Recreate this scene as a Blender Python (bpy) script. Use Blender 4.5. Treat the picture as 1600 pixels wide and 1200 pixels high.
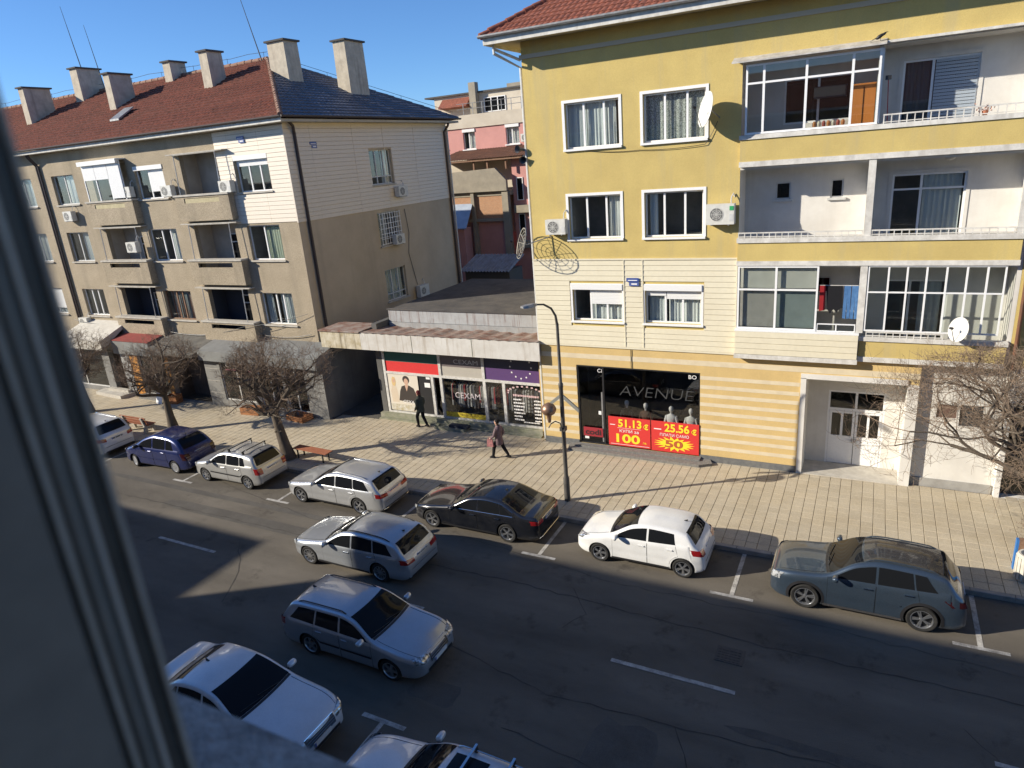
import bpy, bmesh, math, random
from mathutils import Vector, Matrix
random.seed(7)
for o in list(bpy.data.objects): bpy.data.objects.remove(o, do_unlink=True)
scene = bpy.context.scene
col = scene.collection
R = math.radians

# ------------------------------------------------------------------ camera
CAM_H = 12.0
FOCAL = 1070.0                     # in pixels of a 1600 px wide picture
YAW, PITCH, ROLL = R(-28.48), R(-18.28), R(-4.74)
_f = Vector((math.sin(YAW)*math.cos(PITCH), math.cos(YAW)*math.cos(PITCH), math.sin(PITCH)))
_r0 = Vector((math.cos(YAW), -math.sin(YAW), 0)); _u0 = _r0.cross(_f)
_r = math.cos(ROLL)*_r0 + math.sin(ROLL)*_u0; _u = _r.cross(_f)
cd = bpy.data.cameras.new('camera'); cam = bpy.data.objects.new('camera', cd); col.objects.link(cam)
cd.sensor_fit = 'HORIZONTAL'; cd.sensor_width = 36.0; cd.lens = FOCAL/1600*36.0
cd.clip_start = 0.05; cd.clip_end = 3000
cd.dof.use_dof = True; cd.dof.focus_distance = 27.0; cd.dof.aperture_fstop = 3.0
M = Matrix((( _r.x, _u.x, -_f.x, 0), (_r.y, _u.y, -_f.y, 0), (_r.z, _u.z, -_f.z, CAM_H), (0,0,0,1)))
cam.matrix_world = M
scene.camera = cam
scene.render.resolution_x = 1024; scene.render.resolution_y = 768

# ------------------------------------------------------------------ sky and sun
SUN_EL = R(24.5); SUN_AZ = math.atan2(0.545, 0.838)         # light travels towards +X +Y
sd = Vector((math.cos(SUN_EL)*math.cos(SUN_AZ), math.cos(SUN_EL)*math.sin(SUN_AZ), -math.sin(SUN_EL)))
world = bpy.data.worlds.new('World'); scene.world = world; world.use_nodes = True
wn = world.node_tree.nodes; wl = world.node_tree.links
bg = wn.get('Background')
sky = wn.new('ShaderNodeTexSky'); sky.sky_type = 'NISHITA'; sky.sun_disc = False
sky.sun_elevation = SUN_EL
to_sun = -sd
sky.sun_rotation = math.atan2(to_sun.x, to_sun.y)
sky.altitude = 1500; sky.air_density = 1.0; sky.dust_density = 0.05; sky.ozone_density = 8.0
wl.new(sky.outputs[0], bg.inputs[0]); bg.inputs[1].default_value = 0.10
sl = bpy.data.lights.new('sun', 'SUN'); sl.energy = 4.45; sl.angle = R(0.55); sl.color = (1.0, 0.915, 0.77)
so = bpy.data.objects.new('sun', sl); col.objects.link(so)
so.rotation_euler = sd.to_track_quat('-Z', 'Y').to_euler(); so.location = (-60, -40, 60)
scene.view_settings.view_transform = 'Standard'; scene.view_settings.look = 'None'
scene.view_settings.gamma = 1.0; scene.view_settings.use_curve_mapping = False
scene.view_settings.exposure = 0.72

# ------------------------------------------------------------------ pixel -> world (directions only; the depth comes from the plane touched)
def ray(x, y): return _r*(x-800) - _u*(y-600) + _f*FOCAL
def onY(x, y, Y):
    d = ray(x, y); t = Y/d.y; return Vector((d.x*t, Y, CAM_H+d.z*t))
def onZ(x, y, z=0.0):
    d = ray(x, y); t = (z-CAM_H)/d.z; return Vector((d.x*t, d.y*t, z))
def onX(x, y, X):
    d = ray(x, y); t = X/d.x; return Vector((X, d.y*t, CAM_H+d.z*t))

# ------------------------------------------------------------------ materials
MATS = {}
def mat(name, c, rough=0.7, c2=None, scale=3.0, mix=1.0, bump=0.0, bscale=40.0, metal=0.0, coat=0.0, spec=None,
        streak=None, emit=None, stretch=(1,1,1), local=False, contrast=(0.35, 0.65), fine=0.0, fscale=120.0):
    """principled material: base colour varied by two noises, optional vertical dirt streaks and fine bump"""
    if name in MATS: return MATS[name]
    if spec is None: spec = 0.5 if rough < 0.7 else 0.2          # matt stone, render and cloth barely glint
    m = bpy.data.materials.new(name); m.use_nodes = True
    nt = m.node_tree; n = nt.nodes; l = nt.links; b = n['Principled BSDF']
    b.inputs['Base Color'].default_value = (*c, 1); b.inputs['Roughness'].default_value = rough
    b.inputs['Metallic'].default_value = metal; b.inputs['Specular IOR Level'].default_value = spec
    if coat: b.inputs['Coat Weight'].default_value = coat; b.inputs['Coat Roughness'].default_value = 0.04
    if emit: b.inputs['Emission Color'].default_value = (*emit[0], 1); b.inputs['Emission Strength'].default_value = emit[1]
    need = c2 is not None or bump or streak or fine
    if need:
        if local:
            tc = n.new('ShaderNodeTexCoord'); P = tc.outputs['Object']
        else:
            g = n.new('ShaderNodeNewGeometry'); P = g.outputs['Position']
        mp = n.new('ShaderNodeMapping'); l.new(P, mp.inputs[0]); mp.inputs['Scale'].default_value = stretch
        cur = None
        if c2 is not None:
            t = n.new('ShaderNodeTexNoise'); t.inputs['Scale'].default_value = scale; t.inputs['Detail'].default_value = 6; t.inputs['Roughness'].default_value = 0.65
            l.new(mp.outputs[0], t.inputs[0])
            r = n.new('ShaderNodeValToRGB'); r.color_ramp.elements[0].position = contrast[0]; r.color_ramp.elements[1].position = contrast[1]
            r.color_ramp.elements[0].color = (*c, 1)
            r.color_ramp.elements[1].color = (*[c[i]*(1-mix)+c2[i]*mix for i in range(3)], 1)
            l.new(t.outputs[0], r.inputs[0]); cur = r.outputs[0]
        if fine:
            t = n.new('ShaderNodeTexNoise'); t.inputs['Scale'].default_value = fscale; t.inputs['Detail'].default_value = 3
            l.new(P, t.inputs[0])
            mr = n.new('ShaderNodeMapRange'); mr.inputs[1].default_value = 0.3; mr.inputs[2].default_value = 0.7
            mr.inputs[3].default_value = 1-fine; mr.inputs[4].default_value = 1+fine
            l.new(t.outputs[0], mr.inputs[0])
            mx = n.new('ShaderNodeMix'); mx.data_type = 'RGBA'; mx.blend_type = 'MULTIPLY'; mx.inputs[0].default_value = 1
            if cur: l.new(cur, mx.inputs[6])
            else: mx.inputs[6].default_value = (*c, 1)
            l.new(mr.outputs[0], mx.inputs[7]); cur = mx.outputs[2]
        if streak:
            sc_, amt, scol = streak
            mp2 = n.new('ShaderNodeMapping'); l.new(P, mp2.inputs[0]); mp2.inputs['Scale'].default_value = (sc_, sc_, sc_*0.06)
            t = n.new('ShaderNodeTexNoise'); t.inputs['Scale'].default_value = 1.0; t.inputs['Detail'].default_value = 5; t.inputs['Roughness'].default_value = 0.7
            l.new(mp2.outputs[0], t.inputs[0])
            mr = n.new('ShaderNodeMapRange'); mr.inputs[1].default_value = 0.52; mr.inputs[2].default_value = 0.72; mr.inputs[4].default_value = amt
            l.new(t.outputs[0], mr.inputs[0])
            mx = n.new('ShaderNodeMix'); mx.data_type = 'RGBA'; l.new(mr.outputs[0], mx.inputs[0])
            if cur: l.new(cur, mx.inputs[6])
            else: mx.inputs[6].default_value = (*c, 1)
            mx.inputs[7].default_value = (*scol, 1); cur = mx.outputs[2]
        if cur: l.new(cur, b.inputs['Base Color'])
        if bump:
            t = n.new('ShaderNodeTexNoise'); t.inputs['Scale'].default_value = bscale; t.inputs['Detail'].default_value = 4
            l.new(mp.outputs[0], t.inputs[0])
            bp = n.new('ShaderNodeBump'); bp.inputs['Strength'].default_value = bump; bp.inputs['Distance'].default_value = 0.02
            l.new(t.outputs[0], bp.inputs['Height']); l.new(bp.outputs[0], b.inputs['Normal'])
    MATS[name] = m
    return m

def glass(name, tint=(0.75, 0.8, 0.8), refl=1.0):
    """thin window pane: fresnel mirror over a tinted see-through sheet"""
    if name in MATS: return MATS[name]
    m = bpy.data.materials.new(name); m.use_nodes = True
    nt = m.node_tree; n = nt.nodes; l = nt.links
    for x in list(n): n.remove(x)
    out = n.new('ShaderNodeOutputMaterial'); mx = n.new('ShaderNodeMixShader')
    lw_ = n.new('ShaderNodeLayerWeight'); lw_.inputs[0].default_value = 0.5
    pw = n.new('ShaderNodeMath'); pw.operation = 'POWER'; pw.inputs[1].default_value = 4.0; l.new(lw_.outputs['Facing'], pw.inputs[0])
    fr = n.new('ShaderNodeMath'); fr.operation = 'MULTIPLY_ADD'; fr.inputs[1].default_value = 0.85; fr.inputs[2].default_value = 0.05; l.new(pw.outputs[0], fr.inputs[0])
    tr = n.new('ShaderNodeBsdfTransparent'); tr.inputs[0].default_value = (*tint, 1)
    gl = n.new('ShaderNodeBsdfGlossy'); gl.inputs[0].default_value = (refl, refl, refl, 1); gl.inputs[1].default_value = 0.01
    l.new(fr.outputs[0], mx.inputs[0]); l.new(tr.outputs[0], mx.inputs[1]); l.new(gl.outputs[0], mx.inputs[2]); l.new(mx.outputs[0], out.inputs[0])
    MATS[name] = m
    return m

def lerp(a, b, t): return a+(b-a)*t
# ------------------------------------------------------------------ mesh helpers
class MB:
    """collects boxes, tubes, lathes and prisms; build() links them as one mesh object"""
    def __init__(s, U=None, N=None, O=(0,0,0)):
        s.v = []; s.f = []; s.U = U; s.N = N; s.O = Vector(O)
    def _a(s, vs, fs):
        b = len(s.v)
        for p in vs:
            if s.U: p = s.O + s.U*p[0] + s.N*p[1] + Vector((0,0,p[2]))
            s.v.append(tuple(p))
        for f in fs: s.f.append(tuple(b+i for i in f))
        return s
    def box(s, x0, x1, y0, y1, z0, z1):
        return s._a([(x0,y0,z0),(x1,y0,z0),(x1,y1,z0),(x0,y1,z0),(x0,y0,z1),(x1,y0,z1),(x1,y1,z1),(x0,y1,z1)],
                    [(0,3,2,1),(4,5,6,7),(0,1,5,4),(1,2,6,5),(2,3,7,6),(3,0,4,7)])
    def quad(s, a, b, c, d): return s._a([a,b,c,d], [(0,1,2,3)])
    def prism(s, pts, y0, y1):                        # outline in x,z extruded along y
        n = len(pts)
        return s._a([(p[0],y0,p[1]) for p in pts]+[(p[0],y1,p[1]) for p in pts],
                    [tuple(range(n-1,-1,-1)), tuple(range(n,2*n))]+[(i,(i+1)%n,n+(i+1)%n,n+i) for i in range(n)])
    def prismz(s, pts, z0, z1):                       # outline in x,y extruded along z
        n = len(pts)
        return s._a([(p[0],p[1],z0) for p in pts]+[(p[0],p[1],z1) for p in pts],
                    [tuple(range(n-1,-1,-1)), tuple(range(n,2*n))]+[(i,(i+1)%n,n+(i+1)%n,n+i) for i in range(n)])
    def prismx(s, pts, x0, x1):                       # outline in y,z extruded along x
        n = len(pts)
        return s._a([(x0,p[0],p[1]) for p in pts]+[(x1,p[0],p[1]) for p in pts],
                    [tuple(range(n-1,-1,-1)), tuple(range(n,2*n))]+[(i,(i+1)%n,n+(i+1)%n,n+i) for i in range(n)])
    def tube(s, path, rad, n=8, cap=True):
        path = [Vector(p) for p in path]
        if not isinstance(rad, (list, tuple)): rad = [rad]*len(path)
        vs = []; fs = []; up = None
        for i, p in enumerate(path):
            d = (path[min(i+1,len(path)-1)]-path[max(i-1,0)])
            if d.length < 1e-9: d = Vector((0,0,1))
            d.normalize()
            if up is None or abs(up.dot(d)) > 0.95: up = Vector((0,0,1)) if abs(d.z) < 0.9 else Vector((1,0,0))
            a = d.cross(up).normalized(); b2 = a.cross(d).normalized(); up = b2
            for k in range(n):
                t = 2*math.pi*k/n
                vs.append(p + (a*math.cos(t)+b2*math.sin(t))*rad[i])
        for i in range(len(path)-1):
            for k in range(n):
                fs.append((i*n+k, i*n+(k+1)%n, (i+1)*n+(k+1)%n, (i+1)*n+k))
        if cap:
            fs.append(tuple(range(n-1,-1,-1))); q = (len(path)-1)*n; fs.append(tuple(range(q,q+n)))
        return s._a(vs, fs)
    def lathe(s, prof, n=20, c=(0,0,0), axis='z', close=False):
        vs = []; fs = []; m = len(prof)
        for k in range(n):
            t = 2*math.pi*k/n; cs, sn = math.cos(t), math.sin(t)
            for r, h in prof:
                if axis == 'z': vs.append((c[0]+r*cs, c[1]+r*sn, c[2]+h))
                elif axis == 'y': vs.append((c[0]+r*cs, c[1]+h, c[2]+r*sn))
                else: vs.append((c[0]+h, c[1]+r*cs, c[2]+r*sn))
        for k in range(n):
            k2 = (k+1) % n
            for j in range(m-1 if not close else m):
                j2 = (j+1) % m
                fs.append((k*m+j, k2*m+j, k2*m+j2, k*m+j2))
        return s._a(vs, fs)
    def grid(s, rows):                                # rows of points
        m = len(rows[0]); vs = [p for r in rows for p in r]
        fs = [(i*m+j, i*m+j+1, (i+1)*m+j+1, (i+1)*m+j) for i in range(len(rows)-1) for j in range(m-1)]
        return s._a(vs, fs)
    def mesh(s, name, m, smooth=None, recalc=True, merge=False):
        me = bpy.data.meshes.new(name); me.from_pydata(s.v, [], s.f)
        bm = bmesh.new(); bm.from_mesh(me)
        if merge: bmesh.ops.remove_doubles(bm, verts=bm.verts, dist=1e-5)
        if recalc: bmesh.ops.recalc_face_normals(bm, faces=bm.faces)
        bm.to_mesh(me); bm.free()
        for mm in (m if isinstance(m, (list, tuple)) else [m]): me.materials.append(mm)
        if smooth is not None:
            for p in me.polygons: p.use_smooth = True
            me.set_sharp_from_angle(angle=R(smooth))
        return me
    def build(s, name, m, parent=None, smooth=None, recalc=True, merge=False, **kw):
        return link(name, s.mesh(name, m, smooth, recalc, merge), parent, **kw)

LOC = {}
def link(name, me, parent=None, label=None, category=None, group=None, kind=None, local=False):
    """local=False: the mesh is in world coordinates and keeps its place under the parent"""
    o = bpy.data.objects.new(name, me); col.objects.link(o)
    if parent is not None:
        o.parent = parent
        if not local and parent.name in LOC: o.matrix_parent_inverse = LOC[parent.name].inverted()
    tag(o, label, category, group, kind)
    return o
def tag(o, label=None, category=None, group=None, kind=None):
    if label: o['label'] = label
    if category: o['category'] = category
    if group: o['group'] = group
    if kind: o['kind'] = kind
    return o
def thing(name, label, category, loc=(0,0,0), rz=0.0, group=None):
    o = bpy.data.objects.new(name, None); col.objects.link(o); o.empty_display_size = 0.2
    o.location = loc; o.rotation_euler = (0,0,rz)
    LOC[o.name] = Matrix.Translation(Vector(loc)) @ Matrix.Rotation(rz, 4, 'Z')
    return tag(o, label, category, group)
def piece(name, me, parent, loc, rot=(0,0,0), scale=(1,1,1)):
    """a small part sharing mesh data, placed in world coordinates"""
    o = bpy.data.objects.new(name, me); col.objects.link(o); o.parent = parent
    if parent.name in LOC: o.matrix_parent_inverse = LOC[parent.name].inverted()
    o.location = loc; o.rotation_euler = rot; o.scale = scale
    return o
def copy_tree(o, parent=None):
    c = o.copy(); col.objects.link(c)
    if parent is not None: c.parent = parent
    for ch in list(o.children): copy_tree(ch, c)
    return c
def text_mesh(name, txt, size, m, extrude=0.004, align='CENTER', shear=0.0, bold=0.0, spacing=1.0):
    cu = bpy.data.curves.new(name, 'FONT'); cu.body = txt; cu.size = size; cu.extrude = extrude
    cu.align_x = align; cu.align_y = 'CENTER'; cu.shear = shear; cu.offset = bold; cu.space_character = spacing
    cu.resolution_u = 3
    ob = bpy.data.objects.new('tmp_text', cu); col.objects.link(ob)
    dg = bpy.context.evaluated_depsgraph_get(); dg.update()
    me = bpy.data.meshes.new_from_object(ob.evaluated_get(dg)); me.name = name
    bpy.data.objects.remove(ob, do_unlink=True); bpy.data.curves.remove(cu)
    me.materials.clear(); me.materials.append(m)
    return me
def place_text(name, txt, size, m, parent, c, width=None, U=Vector((1,0,0)), N=Vector((0,-1,0)), **kw):
    """lettering as raised mesh on a wall: centre c, reading along U, facing N"""
    me = text_mesh(name, txt, size, m, **kw)
    xs = [v.co.x for v in me.vertices]; ys = [v.co.y for v in me.vertices]
    cx = (min(xs)+max(xs))/2; cy = (min(ys)+max(ys))/2; k = 1.0 if width is None else width/(max(xs)-min(xs))
    for v in me.vertices:
        p = Vector(c) + U*((v.co.x-cx)*k) + Vector((0,0,1))*(v.co.y-cy) + N*v.co.z
        v.co = p
    return link(name, me, parent)

def pchip(pts):
    xs = [p[0] for p in pts]; ys = [p[1] for p in pts]; n = len(xs)
    h = [xs[i+1]-xs[i] for i in range(n-1)]; d = [(ys[i+1]-ys[i])/h[i] for i in range(n-1)]
    m = [d[0]]+[0.0]*(n-2)+[d[-1]]
    for i in range(1, n-1):
        if d[i-1]*d[i] > 0:
            w1 = 2*h[i]+h[i-1]; w2 = h[i]+2*h[i-1]; m[i] = (w1+w2)/(w1/d[i-1]+w2/d[i])
    def f(x):
        if x <= xs[0]: return ys[0]
        if x >= xs[-1]: return ys[-1]
        i = 0
        while x > xs[i+1]: i += 1
        t = (x-xs[i])/h[i]; t2 = t*t; t3 = t2*t
        return (2*t3-3*t2+1)*ys[i]+(t3-2*t2+t)*h[i]*m[i]+(-2*t3+3*t2)*ys[i+1]+(t3-t2)*h[i]*m[i+1]
    return f

# ================================================================== ground, road, pavements
ROAD_Z = 0.0; KERB_Y = 19.0; PAVE_Z = 0.13
def struct(o): o['kind']='structure'; return o
M_earth = mat('earth', (0.10,0.09,0.07), 0.95, c2=(0.14,0.13,0.10), scale=0.5, bump=0.3, bscale=6)
M_asph = mat('asphalt', (0.100,0.088,0.072), 0.92, c2=(0.172,0.152,0.124), scale=0.55, bump=0.5, bscale=90, fine=0.22, fscale=70, stretch=(0.35,1,1), contrast=(0.3,0.7))
def road_wear(m):
    n=m.node_tree.nodes; l=m.node_tree.links; b=n['Principled BSDF']; src=b.inputs['Base Color'].links[0].from_socket
    g=n.new('ShaderNodeNewGeometry')
    t=n.new('ShaderNodeTexNoise'); t.inputs['Scale'].default_value=0.9; t.inputs['Detail'].default_value=8; t.inputs['Roughness'].default_value=0.75; l.new(g.outputs['Position'],t.inputs[0])
    m2=n.new('ShaderNodeMapRange'); m2.inputs[1].default_value=0.56; m2.inputs[2].default_value=0.68; m2.inputs[3].default_value=1.0; m2.inputs[4].default_value=0.62; l.new(t.outputs[0],m2.inputs[0])
    v=n.new('ShaderNodeTexNoise'); v.inputs['Scale'].default_value=240; v.inputs['Detail'].default_value=2; l.new(g.outputs['Position'],v.inputs[0])
    m3=n.new('ShaderNodeMapRange'); m3.inputs[1].default_value=0.35; m3.inputs[2].default_value=0.65; m3.inputs[3].default_value=0.72; m3.inputs[4].default_value=1.28; l.new(v.outputs[0],m3.inputs[0])
    # wheel tracks polished along the street
    x=n.new('ShaderNodeSeparateXYZ'); l.new(g.outputs['Position'],x.inputs[0]); w=n.new('ShaderNodeMath'); w.operation='SINE'; k=n.new('ShaderNodeMath'); k.operation='MULTIPLY'; k.inputs[1].default_value=3.6; l.new(x.outputs['Y'],k.inputs[0]); l.new(k.outputs[0],w.inputs[0])
    m4=n.new('ShaderNodeMapRange'); m4.inputs[1].default_value=-1; m4.inputs[2].default_value=1; m4.inputs[3].default_value=0.93; m4.inputs[4].default_value=1.06; l.new(w.outputs[0],m4.inputs[0])
    p=n.new('ShaderNodeMath'); p.operation='MULTIPLY'; l.new(m2.outputs[0],p.inputs[0]); l.new(m3.outputs[0],p.inputs[1]); p2=n.new('ShaderNodeMath'); p2.operation='MULTIPLY'; l.new(p.outputs[0],p2.inputs[0]); l.new(m4.outputs[0],p2.inputs[1])
    mx=n.new('ShaderNodeMix'); mx.data_type='RGBA'; mx.blend_type='MULTIPLY'; mx.inputs[0].default_value=1; l.new(src,mx.inputs[6]); l.new(p2.outputs[0],mx.inputs[7]); l.new(mx.outputs[2],b.inputs['Base Color'])
road_wear(M_asph)
M_asph2 = mat('asphalt_patch', (0.095,0.087,0.076), 0.9, c2=(0.125,0.115,0.10), scale=1.2, bump=0.5, bscale=90, fine=0.2, fscale=70)
M_paint = mat('road_paint_worn', (0.48,0.46,0.42), 0.8, c2=(0.16,0.15,0.14), scale=3.2, contrast=(0.42,0.72), fine=0.25, fscale=40)
M_slab = mat('paving_stone', (0.435,0.37,0.265), 0.9, c2=(0.51,0.445,0.335), scale=0.9, bump=0.25, bscale=60, fine=0.14, fscale=35, streak=(0.25,0.35,(0.30,0.25,0.19)))
def slab_tone(m):
    # every slab its own tone: white noise of the slab's cell in the paving grid
    n=m.node_tree.nodes; l=m.node_tree.links; b=n['Principled BSDF']; src=b.inputs['Base Color'].links[0].from_socket
    g=n.new('ShaderNodeNewGeometry'); a=n.new('ShaderNodeVectorMath'); a.operation='SUBTRACT'; a.inputs[1].default_value=(9,19.17,0); l.new(g.outputs['Position'],a.inputs[0])
    d=n.new('ShaderNodeVectorMath'); d.operation='DIVIDE'; d.inputs[1].default_value=(0.347,0.345,1000); l.new(a.outputs[0],d.inputs[0])
    f=n.new('ShaderNodeVectorMath'); f.operation='FLOOR'; l.new(d.outputs[0],f.inputs[0])
    w=n.new('ShaderNodeTexWhiteNoise'); l.new(f.outputs[0],w.inputs[0])
    mr=n.new('ShaderNodeMapRange'); mr.inputs[3].default_value=0.925; mr.inputs[4].default_value=1.05; l.new(w.outputs[0],mr.inputs[0])
    # worn dirt patches
    t=n.new('ShaderNodeTexNoise'); t.inputs['Scale'].default_value=0.45; t.inputs['Detail'].default_value=7; t.inputs['Roughness'].default_value=0.7; l.new(g.outputs['Position'],t.inputs[0])
    m2=n.new('ShaderNodeMapRange'); m2.inputs[1].default_value=0.45; m2.inputs[2].default_value=0.75; m2.inputs[3].default_value=1.0; m2.inputs[4].default_value=0.80; l.new(t.outputs[0],m2.inputs[0])
    p=n.new('ShaderNodeMath'); p.operation='MULTIPLY'; l.new(mr.outputs[0],p.inputs[0]); l.new(m2.outputs[0],p.inputs[1])
    mx=n.new('ShaderNodeMix'); mx.data_type='RGBA'; mx.blend_type='MULTIPLY'; mx.inputs[0].default_value=1; l.new(src,mx.inputs[6]); l.new(p.outputs[0],mx.inputs[7]); l.new(mx.outputs[2],b.inputs['Base Color'])
slab_tone(M_slab)
M_joint = mat('paving_joint', (0.10,0.085,0.065), 0.95)
M_kerb = mat('kerb_stone', (0.34,0.32,0.29), 0.9, c2=(0.22,0.21,0.19), scale=2.0, bump=0.3, bscale=30, fine=0.15)
struct(MB()._a([(-900,-900,-0.06),(900,-900,-0.06),(900,900,-0.06),(-900,900,-0.06)], [(0,1,2,3)]).build('ground', M_earth))
road = struct(MB()._a([(-120,7.2,0),(60,7.2,0),(60,19.0,0),(-120,19.0,0)], [(0,1,2,3)]).build('road', M_asph))
# asphalt repairs
for x0,x1,y0,y1 in ((-4.6,-3.2,9.6,11.4),(-24.5,-14,14.9,15.5),(-9.2,-7.9,10.2,10.9),(-2,4.5,12.0,12.25),(-30,-12,16.1,16.4)):
    pts=[]; n=14; rr=random.Random(int(x0*10))
    for i in range(n):
        a=2*math.pi*i/n; kx=max(-1,min(1,1.35*math.cos(a))); ky=max(-1,min(1,1.35*math.sin(a)))
        pts.append(((x0+x1)/2+kx*(x1-x0)/2*rr.uniform(.93,1.03), (y0+y1)/2+ky*(y1-y0)/2*rr.uniform(.85,1.05)))
    struct(MB()._a([(p[0],p[1],0.004) for p in pts],[tuple(range(n))]).build('asphalt_repair', M_asph2))
# tar seams and hairline cracks
M_tar = mat('tar_seam', (0.052,0.047,0.041), 0.85, c2=(0.085,0.077,0.066), scale=4)
def seam(pts, w, nm='tar_seam'):
    rg=random.Random(len(pts)*7+int(pts[0][0]*3)); q=[]
    for i in range(len(pts)-1):
        a=Vector((*pts[i],0)); c=Vector((*pts[i+1],0)); n=max(2,int((c-a).length/0.35))
        for k in range(n): q.append(a.lerp(c,k/n)+Vector((rg.gauss(0,.03),rg.gauss(0,.03),0)))
    q.append(Vector((*pts[-1],0))); L_=[];R_=[]
    for i,p in enumerate(q):
        d=(q[min(i+1,len(q)-1)]-q[max(i-1,0)]).normalized(); s_=Vector((-d.y,d.x,0))*w*rg.uniform(0.4,1.2)
        L_.append((p.x+s_.x,p.y+s_.y,0.0055)); R_.append((p.x-s_.x,p.y-s_.y,0.0055))
    struct(MB().grid([L_,R_]).build(nm, M_tar, recalc=False))
for pts,w in (([(6,15.1),(-2,15.0),(-9,15.2),(-16,15.1),(-30,15.0)],0.02),([(6,11.6),(0,11.9),(-6,11.5),(-9.5,12.2)],0.016),([(-3,11.7),(-2.4,10.4),(-3.2,9.3)],0.012),([(2.5,13.9),(3.4,12.6),(3.0,11.2),(4.2,10.0)],0.012),
    ([(-7,15.6),(-6.2,14.6),(-6.6,13.8)],0.010),([(-19,14.0),(-17.4,12.6),(-16.6,11.2)],0.012),([(-24,17.3),(-18,16.2),(-15,15.9)],0.012),([(-6.5,10.2),(-4,10.0),(-1,10.3),(2,9.8)],0.014),([(-12,17.0),(-6,16.2),(-1,16.3),(4,16.0)],0.009)): seam(pts,w)
# painted markings
def mark(x0,x1,y0,y1): return struct(MB()._a([(x0,y0,0.008),(x1,y0,0.008),(x1,y1,0.008),(x0,y1,0.008)],[(0,1,2,3)]).build('road_marking', M_paint))
for x0,x1 in ((-4.99,-2.02),(-13.6,-10.6),(-22.1,-19.2),(-30.6,-27.7),(2.9,5.9),(-39,-36)): mark(x0,x1,13.09,13.21)
for x in (3.03,-2.75,-8.65,-14.35,-19.9,-25.43,-31.2,-37.0):
    mark(x-0.58,x+0.58,16.68,16.80); mark(x-0.06,x+0.06,16.80,18.97)
for x in (-9.12,-3.5,-14.7): mark(x-0.6,x+0.6,9.27,9.39); mark(x-0.06,x+0.06,7.3,9.27)
# manhole cover
mh = thing('manhole_cover', 'square cast iron drain cover set in the shaded carriageway', 'manhole cover', (-2.35,14.35,0))
M_iron = mat('cast_iron', (0.085,0.08,0.073), 0.75, metal=0.2, c2=(0.11,0.10,0.09), scale=12)
MB().box(-2.68,-2.02,14.07,14.63,0.001,0.012).build('frame', M_iron, mh)
b=MB()
for i in range(6):
    for j in range(5): b.box(-2.63+i*0.093,-2.63+i*0.093+0.06,14.12+j*0.093,14.12+j*0.093+0.06,0.0115,0.02)
b.build('stud_pattern', M_iron, mh, kind='stuff')
# far pavement: bed, joints, slabs
pave = struct(MB().box(-120,60,19.16,27.2,-0.05,PAVE_Z-0.02).build('pavement', M_joint))
SX, SY = 0.347, 0.345
slabs=[]
for i in range(int((9+50)/SX)):
    x=9-(i+0.5)*SX
    for j in range(24):
        y=19.17+(j+0.5)*SY
        if y > 24.88 and x > -12.0: continue
        if y > 24.2 and x < -23.75: continue
        if y > 25.55 and x > -21.3: continue
        v=_r.dot(Vector((x,y,-CAM_H))); w=_f.dot(Vector((x,y,-CAM_H))); u=_u.dot(Vector((x,y,-CAM_H)))
        vis = abs(v/w*FOCAL) < 800 and abs(u/w*FOCAL) < 600 and not (x < -31 and y < 20)
        slabs.append((w if vis else 1e6+w, x, y))
slabs.sort()
def slab_mb(mb, cx, cy, dz=0.0, hx=SX/2-0.007, hy=SY/2-0.003):
    t=0.006
    return mb._a([(cx-hx,cy-hy,-0.03),(cx+hx,cy-hy,-0.03),(cx+hx,cy+hy,-0.03),(cx-hx,cy+hy,-0.03),
                  (cx-hx,cy-hy,-t+dz),(cx+hx,cy-hy,-t+dz),(cx+hx,cy+hy,-t+dz),(cx-hx,cy+hy,-t+dz),
                  (cx-hx+t,cy-hy+t,dz),(cx+hx-t,cy-hy+t,dz),(cx+hx-t,cy+hy-t,dz),(cx-hx+t,cy+hy-t,dz)],
                 [(0,1,5,4),(1,2,6,5),(2,3,7,6),(3,0,4,7),(4,5,9,8),(5,6,10,9),(6,7,11,10),(7,4,8,11),(8,9,10,11)])
sm=[slab_mb(MB(),0,0).mesh('paving_slab', M_slab)]
for w,x,y in slabs[:300]:
    piece('paving_slab', random.choice(sm), pave, (x,y,PAVE_Z+random.uniform(-0.004,0.004)), (random.uniform(-.006,.006),random.uniform(-.006,.006),0))
mb=MB()
for w,x,y in slabs[300:]: slab_mb(mb,x,y,random.uniform(-0.003,0.003))
o=mb.build('paving_slabs', M_slab, pave, kind='stuff', recalc=False); o.location.z=PAVE_Z
# kerb stones
kb = struct(MB().box(-120,60,19.015,19.155,-0.05,0.09).build('kerb', M_kerb))
km=MB()._a([(-.492,-.08,-.1),(.492,-.08,-.1),(.492,.075,-.1),(-.492,.075,-.1),(-.492,-.08,.125),(.492,-.08,.125),(.492,.075,.14),(-.492,.075,.14),(-.492,-.065,.14),(.492,-.065,.14)],
        [(0,1,5,4),(4,5,9,8),(8,9,6,7),(1,2,6,9,5),(3,0,4,8,7),(2,3,7,6)]).mesh('kerb_stone', M_kerb)
for i in range(58): piece('kerb_stone', km, kb, (9.5-i*1.0, 19.08, 0.0), (random.uniform(-.006,.006),0,random.uniform(-.004,.004)))
# near kerb and pavement (mostly below the picture)
kb2 = struct(MB().box(-60,30,7.04,7.2,-0.05,0.13).build('kerb', M_kerb))
struct(MB().box(-60,30,0.3,7.03,-0.05,0.12).build('pavement', M_slab))

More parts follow.
